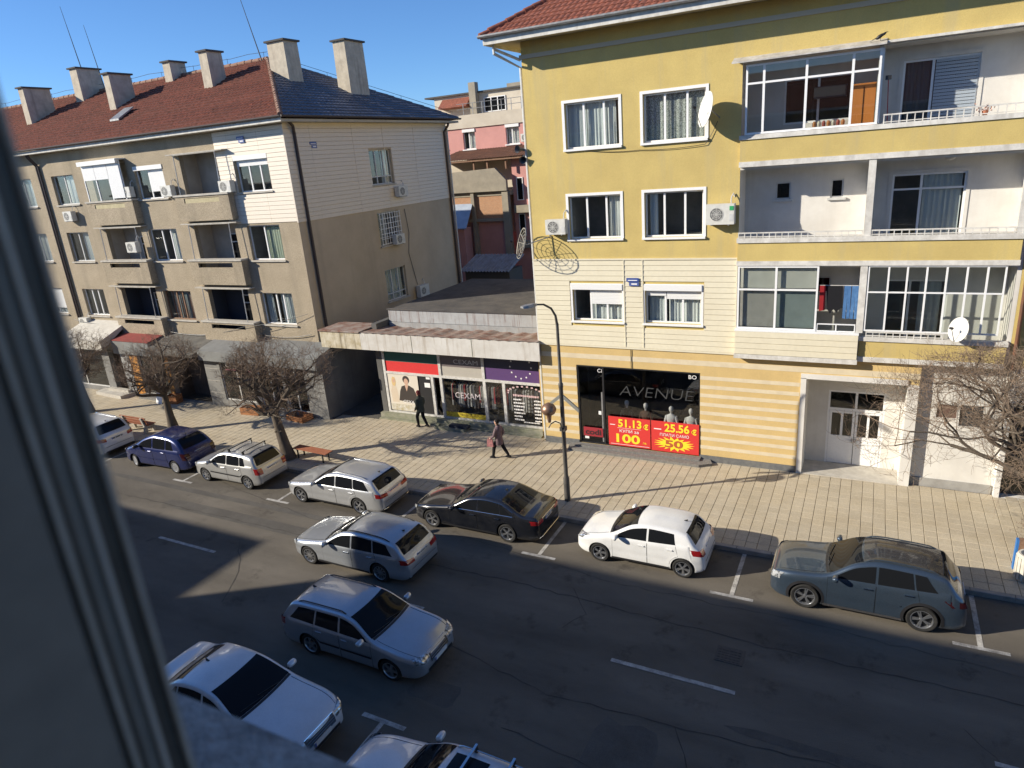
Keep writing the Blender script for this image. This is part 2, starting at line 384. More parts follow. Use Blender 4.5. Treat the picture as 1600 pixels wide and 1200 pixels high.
# ================================================================== facade helpers
FR = dict(U=Vector((1,0,0)), N=Vector((0,-1,0)))
FS = dict(U=Vector((0,1,0)), N=Vector((1,0,0)))
def front(Y): return dict(U=Vector((1,0,0)), N=Vector((0,-1,0)), O=Vector((0,Y,0)))
def sidex(X): return dict(U=Vector((0,1,0)), N=Vector((1,0,0)), O=Vector((X,0,0)))
def FB(F): return MB(F['U'], F['N'], F['O'])
M_pvc = mat('white_pvc', (0.80,0.80,0.79), 0.35, fine=0.03, fscale=20)
M_pvcg = mat('grey_white_frame', (0.60,0.60,0.58), 0.5, c2=(0.5,0.5,0.48), scale=6)
M_wood = mat('old_brown_frame', (0.20,0.11,0.07), 0.7, c2=(0.28,0.18,0.12), scale=9)
M_pane = glass('window_glass', (0.90,0.92,0.91))
M_panedk = glass('window_glass_dark', (0.55,0.57,0.57))
M_room = mat('room_interior', (0.34,0.32,0.29), 0.9, c2=(0.22,0.21,0.19), scale=1.3)
M_curt = mat('curtain_white', (0.78,0.79,0.78), 0.9, c2=(0.68,0.70,0.70), scale=14, stretch=(1,1,0.05))
M_curtb = mat('curtain_pale_blue', (0.66,0.69,0.69), 0.9, c2=(0.56,0.60,0.61), scale=14, stretch=(1,1,0.05))
M_curtg = mat('curtain_green', (0.42,0.50,0.42), 0.9, c2=(0.5,0.52,0.40), scale=7)
M_curtm = mat('curtain_patterned', (0.35,0.16,0.08), 0.9, c2=(0.30,0.38,0.42), scale=7, stretch=(1,1,0.02), contrast=(0.42,0.58))
M_lace = mat('curtain_lace', (0.60,0.61,0.58), 0.9, c2=(0.22,0.24,0.22), scale=28, contrast=(0.45,0.55))
M_blind = mat('roller_shutter_white', (0.76,0.76,0.75), 0.45, fine=0.03)
M_sillc = mat('sill_concrete', (0.52,0.49,0.43), 0.85, c2=(0.40,0.37,0.32), scale=4, bump=0.2)

def wall_panel(name, T, F, u0, u1, z0, z1, holes, m, depth=0.25, d=0.0, **kw):
    """wall skin with real openings and reveals; holes = (u0,u1,z0,z1)"""
    us=sorted({u0,u1,*[h[0] for h in holes],*[h[1] for h in holes]}); zs=sorted({z0,z1,*[h[2] for h in holes],*[h[3] for h in holes]})
    us=[u for u in us if u0-1e-6 <= u <= u1+1e-6]; zs=[z for z in zs if z0-1e-6 <= z <= z1+1e-6]
    b=FB(F)
    for i in range(len(us)-1):
        for j in range(len(zs)-1):
            cu=(us[i]+us[i+1])/2; cz=(zs[j]+zs[j+1])/2
            if any(h[0] < cu < h[1] and h[2] < cz < h[3] for h in holes): continue
            b.quad((us[i],d,zs[j]),(us[i+1],d,zs[j]),(us[i+1],d,zs[j+1]),(us[i],d,zs[j+1]))
    for h in holes:
        a,c,e,f=h; q=d-depth
        b.quad((a,d,e),(a,d,f),(a,q,f),(a,q,e)); b.quad((c,d,e),(c,q,e),(c,q,f),(c,d,f))
        b.quad((a,d,f),(c,d,f),(c,q,f),(a,q,f)); b.quad((a,d,e),(a,q,e),(c,q,e),(c,d,e))
    return b.build(name, m, T, recalc=False, merge=True, **kw)

def curtain(F, u0, u1, z0, z1, d, m, parent, amp=0.022, waves=None, name='curtain'):
    n=max(10, int((u1-u0)*26)); k=waves or (u1-u0)*random.uniform(4,9)
    ph=random.uniform(0,6); b=FB(F)
    row=lambda z, a: [(lerp(u0,u1,i/n), d+a*math.sin(ph+2*math.pi*k*i/n+0.5*math.sin(i*0.7)), z) for i in range(n+1)]
    b.grid([row(z0, amp*1.2), row((z0+z1)/2, amp), row(z1, amp*0.6)])
    return b.build(name, m, parent, smooth=60, recalc=False)

def window(T, F, u0, u1, z0, z1, mull=(), transom=None, frame=M_pvc, surround=None, sill=M_pvc, curtains=(), shutter=None, shutter_box=False,
           fw=0.06, set_back=0.13, pane=M_pane, room=True, room_depth=1.6, label=None, name='window', sw=0.10, roomm=None):
    """frame mesh with panes, sill, surround, curtains, shutter as sub-parts; mull = u positions, transom = z"""
    q=-set_back; b=FB(F)
    b.box(u0,u0+fw,q-0.06,q,z0,z1).box(u1-fw,u1,q-0.06,q,z0,z1).box(u0+fw,u1-fw,q-0.06,q,z0,z0+fw).box(u0+fw,u1-fw,q-0.06,q,z1-fw,z1)
    for mu in mull: b.box(mu-fw*0.6,mu+fw*0.6,q-0.058,q+0.004,z0+fw,z1-fw)
    if transom: 
        ed=[u0+fw]+[x for mu in mull for x in (mu-fw*0.6,mu+fw*0.6)]+[u1-fw]
        for i in range(0,len(ed),2): b.box(ed[i],ed[i+1],q-0.056,q+0.002,transom-fw*0.5,transom+fw*0.5)
    W=b.build(name, frame, T, label=label)
    ed=[u0+fw]+[x for mu in mull for x in (mu-fw*0.6,mu+fw*0.6)]+[u1-fw]
    zz=[z0+fw, transom-fw*0.5, transom+fw*0.5, z1-fw] if transom else [z0+fw, z1-fw]
    for i in range(0,len(ed),2):
        for j in range(0,len(zz),2):
            FB(F).box(ed[i]-0.005,ed[i+1]+0.005,q-0.036,q-0.028,zz[j]-0.005,zz[j+1]+0.005).build('pane', pane, W)
    if sill: FB(F).box(u0-0.09,u1+0.09,-set_back+0.002,0.09,z0-0.075,z0-0.002).build('sill', sill, W)
    if surround:
        s=sw; FB(F).box(u0-s,u0-0.001,q-0.07,0.025,z0,z1+s).box(u1+0.001,u1+s,q-0.07,0.025,z0,z1+s).box(u0-0.001,u1+0.001,q-0.07,0.025,z1+0.001,z1+s).build('surround', surround, W)
    for c in curtains:
        a,e,m=c[:3]; za=c[3] if len(c) > 3 else z0+0.03; zb_=c[4] if len(c) > 4 else z1-0.02
        curtain(F, lerp(u0,u1,a), lerp(u0,u1,e), za, zb_, q-0.17, m, W)
    if shutter:
        for (a,e,h) in shutter:
            n=max(3,int(h/0.055)); s=FB(F)
            for i in range(n): s.box(lerp(u0,u1,a)+0.015,lerp(u0,u1,e)-0.015,q+0.012,q+0.034,z1-h*(i+1)/n+0.004,z1-h*i/n)
            s.build('roller_shutter', M_blind, W, kind='stuff')
    if shutter_box: FB(F).box(u0-0.02,u1+0.02,q+0.035,q+0.2,z1-0.16,z1+0.06).build('shutter_box', M_blind, W)
    if room:
        p=q-0.075; r_=FB(F); e=p-room_depth
        r_.quad((u0,e,z0),(u1,e,z0),(u1,e,z1),(u0,e,z1)).quad((u0,p,z0),(u0,e,z0),(u0,e,z1),(u0,p,z1)).quad((u1,p,z0),(u1,p,z1),(u1,e,z1),(u1,e,z0))
        r_.quad((u0,p,z1),(u0,e,z1),(u1,e,z1),(u1,p,z1)).quad((u0,p,z0),(u1,p,z0),(u1,e,z0),(u0,e,z0)).build('interior', roomm or M_room, W, recalc=False)
    return W

def tile_slope(name, T, o, e, s, rows_len, left, right, m, tile=0.22, course=0.34, wave=0.035, step=0.035):
    """courses of pantiles as real relief: o = eave origin, e = along the eave, s = up the slope (unit vectors)"""
    n=e.cross(s).normalized()
    if n.z < 0: n=-n
    vs=[]; fs=[]; nrow=int(rows_len/course)+1
    for r_ in range(nrow):
        t0=r_*course; t1=min(rows_len, t0+course*1.06); a0,b0=left(t0),right(t0); a1,b1=left(min(t1,rows_len)),right(min(t1,rows_len))
        if b0-a0 < 0.05: continue
        cnt=max(1,int((b0-a0)/tile*4)); base=len(vs); jit=random.uniform(-.01,.01)
        for k in range(cnt+1):
            u=a0+(b0-a0)*k/cnt; w=max(min(u, b1), a1) if b1 > a1 else (a1+b1)/2
            h=wave*abs(math.sin(math.pi*u/tile)); h2=wave*abs(math.sin(math.pi*w/tile))
            dj=random.uniform(-.004,.004)
            vs.append(tuple(o+e*u+s*(t0+jit+dj)+n*(h+step))); vs.append(tuple(o+e*w+s*t1+n*(h2)))
            vs.append(tuple(o+e*u+s*(t0+jit+dj)+n*(h-0.02)))
        for k in range(cnt):
            i=base+3*k; fs.append((i,i+3,i+4,i+1)); fs.append((i+2,i+5,i+3,i))
    b=MB(); b.v=vs; b.f=fs
    ob=b.build(name, m, T, recalc=False, kind='stuff')
    return ob
def caps(T, a, b, m, r=0.11, ln=0.38, name='ridge_cap'):
    a=Vector(a); b=Vector(b); d=b-a; n=int(d.length/ln); d.normalize()
    me=MB().tube([(0,0,0),(0,0,ln*1.12)],[r*1.12,r*0.88],8).mesh(name, m, smooth=50)
    q=d.to_track_quat('Z','Y').to_euler()
    for i in range(n):
        piece(name, me, T, a+d*(i*ln)+Vector((0,0,random.uniform(-.012,.012))), q)
def boards(T, F, u0, u1, z0, z1, pitch, holes, m, d=0.0, th=0.022, name='siding_board', seams=()):
    """horizontal siding: every board is a part, split at openings and joints; boards of equal length share a mesh"""
    cache={}
    n=int(round((z1-z0)/pitch)); p=(z1-z0)/n
    for i in range(n):
        za=z0+i*p; zb_=za+p
        cuts=sorted({u0,u1,*seams}); segs=[]
        for k in range(len(cuts)-1): segs.append((cuts[k],cuts[k+1]))
        for h in holes:
            if zb_ > h[2]+0.02 and za < h[3]-0.02:
                ns=[]
                for (a,c) in segs:
                    if c <= h[0] or a >= h[1]: ns.append((a,c)); continue
                    if a < h[0]: ns.append((a,h[0]))
                    if c > h[1]: ns.append((h[1],c))
                segs=ns
        for (a,c) in segs:
            w=round(c-a,3)
            if w < 0.03: continue
            if w not in cache:
                g=0.004
                b=MB(F['U'],F['N'])
                b._a([(g,0,0),(w-g,0,0),(g,th+0.012,0.004),(w-g,th+0.012,0.004),(g,th,p-0.014),(w-g,th,p-0.014),(g,0,p-0.002),(w-g,0,p-0.002)],
                     [(0,1,3,2),(2,3,5,4),(4,5,7,6),(0,2,4,6),(1,7,5,3)])
                cache[w]=b.mesh(name, m)
            piece(name, cache[w], T, F['O']+F['U']*a+F['N']*d+Vector((0,0,za)))
M_carglass = mat('car_glass', (0.010,0.011,0.013), 0.03)
M_carglass.node_tree.nodes['Principled BSDF'].inputs['IOR'].default_value = 1.28
M_trim = mat('black_trim', (0.018,0.018,0.02), 0.45)
M_chrome = mat('chrome', (0.72,0.73,0.75), 0.12, metal=1.0)
M_seam = mat('door_gap_dark', (0.01,0.01,0.011), 0.8)

# ================================================================== yellow apartment building
YF=24.9
M_yel = mat('yellow_render', (0.58,0.45,0.17), 0.9, c2=(0.51,0.39,0.15), scale=0.7, bump=0.35, bscale=28, fine=0.06, fscale=45, streak=(1.4,0.7,(0.44,0.365,0.20)), contrast=(0.36,0.64))
M_yel2 = mat('ochre_render', (0.62,0.45,0.20), 0.9, c2=(0.55,0.40,0.18), scale=0.8, bump=0.25, bscale=28, fine=0.06, fscale=45, streak=(1.5,0.35,(0.46,0.34,0.17)))
M_cream = mat('cream_stripe', (0.68,0.59,0.42), 0.9, c2=(0.60,0.51,0.36), scale=2.5, fine=0.05)
M_plinth = mat('plinth_stone', (0.11,0.115,0.12), 0.6, c2=(0.17,0.17,0.165), scale=6, streak=(5,0.5,(0.06,0.06,0.065)))
M_white = mat('white_render', (0.70,0.68,0.635), 0.88, c2=(0.61,0.585,0.54), scale=1.1, streak=(1.8,0.35,(0.50,0.475,0.43)), bump=0.15, bscale=30, fine=0.03)
M_trimw = mat('white_trim_weathered', (0.70,0.68,0.63), 0.75, c2=(0.50,0.48,0.44), scale=3.5, streak=(3,0.4,(0.36,0.33,0.28)))
M_siding = mat('cream_siding', (0.70,0.645,0.49), 0.5, fine=0.03, fscale=8, c2=(0.66,0.60,0.45), scale=0.6)
M_tile = mat('red_roof_tile', (0.30,0.105,0.065), 0.85, c2=(0.19,0.075,0.055), scale=3.0, bump=0.2, fine=0.25, fscale=9, contrast=(0.3,0.7))
M_soffit = mat('soffit_boards', (0.50,0.44,0.30), 0.8)
M_zinc = mat('zinc_gutter', (0.36,0.36,0.36), 0.5, metal=0.5, c2=(0.22,0.22,0.22), scale=5)
M_gran = mat('granite_step', (0.16,0.155,0.145), 0.7, c2=(0.23,0.22,0.205), scale=9, bump=0.15, fine=0.2, fscale=30)
M_tilefl = mat('balcony_floor', (0.35,0.32,0.28), 0.8)
YB=thing('apartment_building', 'yellow rendered apartment house with white loggias and striped ochre ground floor', 'building', (-4,YF,0))
F=front(YF)
win=[(-10.40,-8.33,12.10,13.69),(-7.46,-5.31,12.10,13.69),(-10.42,-8.36,8.82,10.41),(-7.46,-5.36,8.82,10.41),(-10.44,-8.40,5.60,7.02),(-7.50,-5.40,5.60,7.02)]
shop=(-10.45,-5.42,0.28,3.73)
wall_panel('wall', YB, F, -12.0, -4.15, 4.58, 15.95, win, M_yel)
wall_panel('ground_floor_wall', YB, F, -12.0, 1.72, 0.0, 4.58, [shop, (-1.72,1.40,0.13,3.80)], M_yel2, depth=1.2)
wall_panel('wall_above_loggias', YB, F, -4.15, 16.0, 14.31, 15.95, [], M_yel)
# hidden sides and back so the block is closed
b=MB(); b.quad((-12,24.9,0),(-12,38,0),(-12,38,15.95),(-12,24.9,15.95)); b.quad((-12,38,0),(16,38,0),(16,38,15.95),(-12,38,15.95)); b.quad((16,24.9,0),(16,38,0),(16,38,15.95),(16,24.9,15.95))
b.build('rear_walls', M_yel, YB, recalc=False)
# plinth and painted stripes
MB().box(-12.03,-10.46,24.86,24.899,0.1,0.40).build('plinth', M_plinth, YB); MB().box(-5.41,-1.93,24.86,24.899,0.1,0.38).build('plinth', M_plinth, YB)
for i,z in enumerate((0.72,1.08,1.43,1.78,2.14,2.49,2.85,3.19,3.55)):
    for a,c in ((-12.0,-10.455),(-5.415,-1.93)):
        MB().box(a,c,24.893,24.8995,z-0.072,z+0.072).build('painted_stripe', M_cream, YB)
MB().box(-12.0,1.72,24.893,24.8995,4.02,4.22).build('painted_stripe', M_cream, YB)
# ---- windows
window(YB,F,*win[0],mull=(-9.70,-8.93),surround=M_pvc,curtains=[(0.02,0.36,M_curtb),(0.36,0.74,M_curtb),(0.66,0.90,M_curt)])
window(YB,F,*win[1],mull=(-6.72,-5.95),surround=M_pvc,curtains=[(0.0,0.98,M_lace)])
window(YB,F,*win[2],mull=(-9.72,-8.95),surround=M_pvc,curtains=[(0.74,0.98,M_curt)])
window(YB,F,*win[3],mull=(-6.76,-6.02),surround=M_pvc,curtains=[(0.06,0.20,M_curt)])
window(YB,F,*win[4],mull=(-9.72,-9.05),surround=M_pvc,curtains=[(0.34,0.98,M_curt)],shutter=[(0.35,1.0,0.75)],shutter_box=True,sill=M_pvc,sw=0.08)
window(YB,F,*win[5],mull=(-6.75,-6.10),surround=M_pvc,curtains=[(0.04,0.34,M_curtb),(0.40,0.96,M_curt)],shutter=[(0.0,0.38,0.38),(0.38,1.0,0.50)],shutter_box=True,sw=0.08)
# ---- first floor siding
hs=[(w[0]-0.1,w[1]+0.1,w[2]-0.09,w[3]+0.12) for w in win[4:6]]
boards(YB,F,-12.06,-4.19,4.60,8.0,0.2,hs,M_siding,d=0.004,seams=(-8.30,-7.58))
b=MB().box(-12.08,-4.17,24.84,24.897,8.0,8.06).box(-12.08,-4.17,24.85,24.897,4.53,4.598).box(-4.19,-4.15,24.85,24.897,4.6,8.0).box(-8.325,-8.285,24.85,24.865,4.6,8.0).box(-7.595,-7.555,24.85,24.865,4.6,8.0)
b.build('siding_trim', M_siding, YB)
# ---- eaves
MB().box(-12.9,16.9,23.80,39.2,15.96,16.06).build('eave_soffit', M_soffit, YB)
MB().box(-12.92,16.92,23.76,23.798,15.85,16.07).box(-12.95,-12.905,23.799,39.2,15.85,16.07).build('fascia', M_trimw, YB)
MB().box(-12.06,16.06,24.83,24.897,15.36,15.50).build('cornice_moulding', mat('grey_moulding',(0.46,0.42,0.34),0.8), YB)
g=MB()
prof=[(-0.09,0.0),(-0.085,-0.05),(-0.05,-0.09),(0,-0.10),(0.05,-0.09),(0.085,-0.05),(0.09,0.0),(0.08,0.0),(0.04,-0.08),(-0.04,-0.08),(-0.08,0.0)]
g.prismx([(23.66+p[0],16.16+p[1]) for p in prof],-13.05,17).build('gutter', M_zinc, YB)
MB().tube([(-12.75,24.2,16.0),(-12.75,24.2,15.75),(-12.06,24.95,15.35)],0.05,8).build('downpipe', M_trimw, YB)
MB().tube([(-12.75,24.2,16.08),(-12.75,24.2,15.6),(-12.10,25.0,15.1),(-12.10,25.0,0.2)],0.055,8).build('downpipe', M_pvcg, YB)
# ---- roof
pit=math.atan(0.60); dpt=7.7; SL=dpt/math.cos(pit)
e=Vector((1,0,0)); s_=Vector((0,math.cos(pit),math.sin(pit)))
tile_slope('roof_tiles', YB, Vector((0,23.70,16.10)), e, s_, SL, lambda t: -13.0+t*math.cos(pit), lambda t: 17.0-t*math.cos(pit), M_tile)
e2=Vector((0,-1,0)); s2=Vector((math.cos(pit),0,math.sin(pit)))
tile_slope('roof_tiles', YB, Vector((-13.0,39.1,16.10)), e2, s2, SL, lambda t: t*math.cos(pit), lambda t: 15.4-t*math.cos(pit), M_tile)
MB()._a([(-13,39.1,16.08),(17,39.1,16.08),(17-7.7,31.4,20.7),(-13+7.7,31.4,20.7),(17,23.7,16.08)],[(0,1,2,3),(1,4,2)]).build('rear_roof', M_tile, YB, recalc=False)
caps(YB,(-13,23.7,16.14),(-5.3,31.4,20.78),M_tile); caps(YB,(-5.3,31.4,20.78),(9.3,31.4,20.78),M_tile)
# dormer
DM=MB(); zr=lambda y: 16.1+(y-23.7)*0.60
DM.box(-6.9,-4.6,24.9,28.2,zr(24.9)-0.3,18.2)
DM.build('dormer_wall', M_trimw, YB)
MB().box(-7.15,-4.35,24.6,28.6,18.2,18.35).build('dormer_roof', M_zinc, YB)
MB().prismx([(24.2,zr(24.2)+0.06),(24.9,zr(24.9)+0.1),(24.9,zr(24.9)+0.22),(24.2,zr(24.2)+0.1)],-7.3,-4.3).build('dormer_flashing', M_zinc, YB)
window(YB,front(24.9),-6.6,-4.9,16.98,18.0,mull=(-5.75,),room=False,sill=None,set_back=-0.02)
# ---- loggias
Yb=24.75; XL,XR=-4.15,3.88; BK=26.1
bw=[(-3.15,-2.66,9.87,10.45),(-1.41,-1.02,9.86,10.46),(0.40,2.44,8.0,10.5),(0.42,2.42,11.25,13.84),(-3.0,-0.9,12.3,13.7),(0.5,2.3,4.9,7.1),(-2.2,-1.2,6.6,7.2)]
wall_panel('loggia_back_wall', YB, front(BK), XL-0.05, XR+0.05, 4.5, 14.31, bw, M_white, depth=0.12)
b=MB(); b.box(XL-0.12,XL,24.93,BK,4.6,14.31); b.build('loggia_side_wall', M_white, YB)
MB().box(XR,XR+0.12,24.93,BK,4.6,14.31).build('loggia_side_wall', M_white, YB)
for z0,z1 in ((12.0,14.31),(8.1,11.1),(4.8,7.8)): MB().box(-0.26,-0.14,24.9,BK-0.002,z0,z1).build('loggia_partition', M_white, YB)
for z0,z1 in ((14.25,14.31),(10.98,11.18),(7.72,7.9),(4.55,4.75)):
    MB().box(XL+0.001,XR-0.001,24.9,BK-0.003,z0,z1-0.002).build('loggia_slab', M_white, YB)
MB().box(XL,XR,24.70,24.897,14.29,14.36).build('loggia_head_trim', M_trimw, YB)
# parapets
def parapet(x0,x1,z0,z1,trim0,cop1,Y=Yb,m=M_yel,th=0.14):
    MB().box(x0,x1,Y,Y+th,z0,z1).build('parapet', m, YB)
    MB().box(x0-0.02,x1+0.02,Y-0.03,Y+th+0.01,trim0,z0-0.001).build('parapet_trim', M_trimw, YB)
    MB().box(x0-0.03,x1+0.03,Y-0.05,Y+th+0.05,z1+0.001,cop1).build('coping', M_trimw, YB)
parapet(XL,XR,11.24,11.93,11.07,12.07)
parapet(XL,XR,7.96,8.58,7.80,8.74)
parapet(-0.17,XR,4.75,5.30,4.58,5.44)
MB().box(XL-0.02,-0.18,24.58,24.95,4.50,4.66).build('parapet_trim', M_trimw, YB)
boards(YB,front(24.62),XL,-0.20,4.67,5.50,0.2,[],M_siding,d=0.0)
MB().box(XL,-0.20,24.621,24.8,4.662,5.50).build('parapet', M_siding, YB)
MB().box(XL-0.02,-0.19,24.60,24.85,5.501,5.55).build('coping', M_pvc, YB)
# railings
def railing(x0,x1,z0,z1,Y=Yb,n=None):
    Rl=MB().box(x0,x1,Y+0.01,Y+0.05,z1-0.04,z1).box(x0,x1,Y+0.012,Y+0.048,z0+0.03,z0+0.055).build('railing', M_trimw, YB)
    n=n or int((x1-x0)/0.20)
    me=MB().box(-0.014,0.014,-0.014,0.014,0,z1-z0-0.042).mesh('baluster', M_trimw)
    for i in range(n+1): piece('baluster', me, Rl, (lerp(x0+0.02,x1-0.02,i/n),Y+0.03,z0))
railing(-0.02,XR,12.071,12.34); railing(XL,-0.31,8.741,8.93); railing(-0.08,XR,8.741,8.93); railing(0.0,2.2,5.441,5.62)
MB().box(-0.30,-0.09,Yb+0.0,Yb+0.14,8.741,11.069).build('loggia_post', M_trimw, YB)
MB().box(-0.30,-0.09,Yb-0.0,Yb+0.14,5.56,7.799).build('loggia_post', M_trimw, YB)
MB().box(3.70,XR,Yb+0.02,Yb+0.14,8.741,11.069).build('loggia_post', M_trimw, YB)
# third floor glazed left half
FG=front(Yb+0.02)
window(YB,FG,-4.02,-0.18,12.08,14.18,mull=(-3.47,-2.22,-0.93),transom=13.62,sill=None,room=False,set_back=0.0,name='glazed_enclosure')
window(YB,dict(U=Vector((0,1,0)),N=Vector((1,0,0)),O=Vector((-0.12,0,0))),24.85,26.05,12.1,14.18,transom=13.62,sill=None,room=False,set_back=0.0,name='glazed_enclosure')
MB().prismx([(24.45,14.24),(24.45,14.28),(24.9,14.44),(24.9,14.40)],-4.42,-0.08).build('sheet_awning', mat('awning_sheet',(0.55,0.53,0.50),0.6,c2=(0.35,0.33,0.30),scale=4), YB)
# loggia contents and back windows
FBk=front(BK)
window(YB,FBk,*bw[0],frame=M_pvcg,sill=M_pvcg,set_back=0.04,pane=M_panedk,fw=0.05); window(YB,FBk,*bw[1],frame=M_pvcg,sill=M_pvcg,set_back=0.04,pane=M_panedk,fw=0.05)
window(YB,FBk,*bw[2],mull=(1.22,),transom=10.02,sill=None,set_back=0.04,curtains=[(0.42,0.95,M_curtb)],name='balcony_door',surround=M_white)
window(YB,FBk,*bw[3],mull=(1.22,),sill=None,set_back=0.04,name='balcony_door',surround=M_white,curtains=[(0.02,0.40,mat('dark_blind',(0.10,0.11,0.13),0.6))])
b=FB(FBk)
for i in range(26): b.box(1.28,2.38,-0.02,0.0,11.32+i*0.095,11.40+i*0.095)
b.build('slatted_blind', mat('blind_grey_blue',(0.36,0.41,0.46),0.5), YB, kind='stuff')
window(YB,FBk,*bw[4],mull=(-1.95,),sill=None,set_back=0.04,pane=M_panedk)
window(YB,FBk,*bw[5],mull=(1.2,),sill=None,set_back=0.04,name='balcony_door',curtains=[(0.55,0.9,M_curt)])
window(YB,FBk,*bw[6],frame=M_pvcg,sill=None,set_back=0.04,pane=M_panedk)
# first floor: two sliding panes, open bay with washing, barred glazing
window(YB,FG,-4.12,-1.52,5.56,7.79,mull=(-2.85,),transom=6.97,sill=None,room=False,set_back=-0.02,name='glazed_enclosure')
for u0,u1,z0,z1,nm,c_ in ((-4.07,-2.88,5.62,6.94,'frosted_sheet',(0.36,0.345,0.32)),(-2.82,-1.57,5.62,6.94,'teal_blind',(0.24,0.28,0.275)),(-4.07,-2.88,7.0,7.74,'pale_blind',(0.55,0.54,0.49)),(-2.82,-1.57,7.0,7.74,'pale_blind',(0.55,0.54,0.49))):
    FB(FG).box(u0,u1,-0.16,-0.15,z0,z1).build('blind_panel', mat(nm,c_,0.8,c2=tuple(v*0.85 for v in c_),scale=2), YB)
window(YB,FG,-0.07,3.62,5.63,7.79,mull=(0.52,1.04,1.57,2.10,2.63,3.15),transom=6.93,sill=None,room=False,set_back=0.0,name='glazed_enclosure',fw=0.045)
window(YB,FG,-1.50,-0.32,5.56,5.83,mull=(-0.9,),sill=None,room=False,set_back=0.0,name='low_screen',fw=0.03)
MB().box(-1.5,-0.32,24.98,25.0,7.09,7.11).build('clothes_line', M_trimw, YB)
MB().box(-4.1,-1.55,25.0,25.9,4.76,5.5).build('stored_cabinet', mat('old_cabinet',(0.25,0.24,0.22),0.7), YB)
# top floor orange wardrobe and shelves behind the glazing
# ceiling lamp
MB().lathe([(0,0.0),(0.14,0.0),(0.15,-0.03),(0.10,-0.09),(0,-0.11)],n=16,c=(1.9,25.6,10.97)).build('ceiling_lamp', M_pvcg, YB, smooth=50)
# ---- right of the entrance: recessed white shop wall, dark doorway
wall_panel('recessed_wall', YB, front(25.15), 1.72, 4.15, 0.0, 4.58, [(2.31,2.88,2.66,3.13),(2.96,3.60,2.42,3.16)], M_white, depth=0.1)
MB().box(1.4,1.72,24.88,25.3,0.1,3.82).build('entrance_pier', M_white, YB)
MB().box(1.721,4.1,25.09,25.149,0.1,0.42).build('plinth', mat('grey_plinth',(0.36,0.35,0.33),0.85,c2=(0.28,0.27,0.25),scale=3), YB)
FB(front(25.15)).box(2.315,2.875,-0.1,-0.05,2.665,3.125).build('wall_grille', mat('brown_grille',(0.16,0.10,0.08),0.7), YB)
FB(front(25.15)).box(2.965,3.595,-0.1,-0.05,2.425,3.155).build('wall_grille', mat('dark_grille',(0.06,0.06,0.06),0.6), YB)
wall_panel('ground_floor_wall', YB, F, 4.15, 16.0, 0.0, 4.58, [(4.3,6.4,0.13,3.3)], M_white, depth=0.4)
MB().box(4.15,4.3,24.88,25.2,0.1,4.5).build('corner_pier', M_white, YB)
window(YB,F,4.32,6.38,0.15,3.28,mull=(5.3,),frame=mat('dark_door_frame',(0.05,0.04,0.035),0.5),sill=None,set_back=0.35,pane=M_panedk,name='shop_window',roomm=mat('dark_shop_room',(0.03,0.03,0.03),0.9))
wall_panel('wall', YB, F, XR+0.12, 16.0, 4.58, 14.31, [(5.4,7.4,5.6,7.1),(5.4,7.4,8.8,10.4),(5.4,7.4,12.1,13.7)], M_yel)
for z in (5.6,8.8,12.1): window(YB,F,5.4,7.4,z,z+1.55,mull=(6.4,),surround=M_pvc)
MB().tube([(4.12,24.80,4.55),(4.12,24.80,15.9)],0.055,8).build('downpipe', mat('rusty_pipe',(0.20,0.09,0.05),0.8,c2=(0.12,0.07,0.05),scale=4), YB)
# ---- entrance recess
MB().box(-1.90,-1.721,24.85,24.905,0.1,3.82).box(-1.90,1.40,24.85,24.905,3.801,3.98).build('entrance_surround', M_white, YB)
b=MB(); b.quad((-1.719,24.9,0.13),(-1.719,26.15,0.13),(-1.719,26.15,3.8),(-1.719,24.9,3.8)); b.quad((1.399,24.9,0.13),(1.399,26.15,0.13),(1.399,26.15,3.8),(1.399,24.9,3.8))
b.quad((-1.72,24.9,3.799),(1.4,24.9,3.799),(1.4,26.15,3.799),(-1.72,26.15,3.799)); b.build('porch_lining', M_white, YB, recalc=False)
wall_panel('porch_back_wall', YB, front(26.1), -1.72, 1.40, 0.1, 3.8, [(-1.02,0.83,0.15,3.03)], M_white, depth=0.06)
MB().box(-1.72,1.40,24.86,26.1,0.0,0.15).build('porch_floor', M_sillc, YB)
FD=front(26.1)
D=FB(FD).box(-1.02,-0.95,-0.05,0.0,0.15,3.03).box(0.76,0.83,-0.05,0.0,0.15,3.03).box(-0.95,0.76,-0.05,0.0,2.97,3.03).box(-0.95,0.76,-0.05,0.0,2.26,2.36).box(-0.135,-0.055,-0.05,0.0,2.36,2.97).build('entrance_door_frame', M_pvc, YB)
for u0,u1 in ((-0.945,-0.105),(-0.085,0.755)):
    b=FB(FD); um=(u0+u1)/2
    b.box(u0,u1,-0.045,0.01,0.17,1.28).box(u0,u0+0.08,-0.045,0.01,1.28,2.25).box(u1-0.08,u1,-0.045,0.01,1.28,2.25).box(um-0.04,um+0.04,-0.045,0.01,1.28,2.25).box(u0+0.08,u1-0.08,-0.044,0.009,2.17,2.25)
    d=b.build('door_leaf', M_pvc, YB)
    FB(FD).box(u0+0.08,um-0.04,-0.03,-0.02,1.28,2.17).build('pane', M_panedk, d); FB(FD).box(um+0.04,u1-0.08,-0.03,-0.02,1.28,2.17).build('pane', M_panedk, d)
    FB(FD).box(u0+0.1,u1-0.1,0.01,0.018,0.3,1.15).build('door_panel', M_pvc, d)
    hx=u1-0.05 if u0 < -0.5 else u0+0.05
    FB(FD).box(hx-0.015,hx+0.015,0.01,0.06,1.05,1.2).build('handle', M_zinc, d)
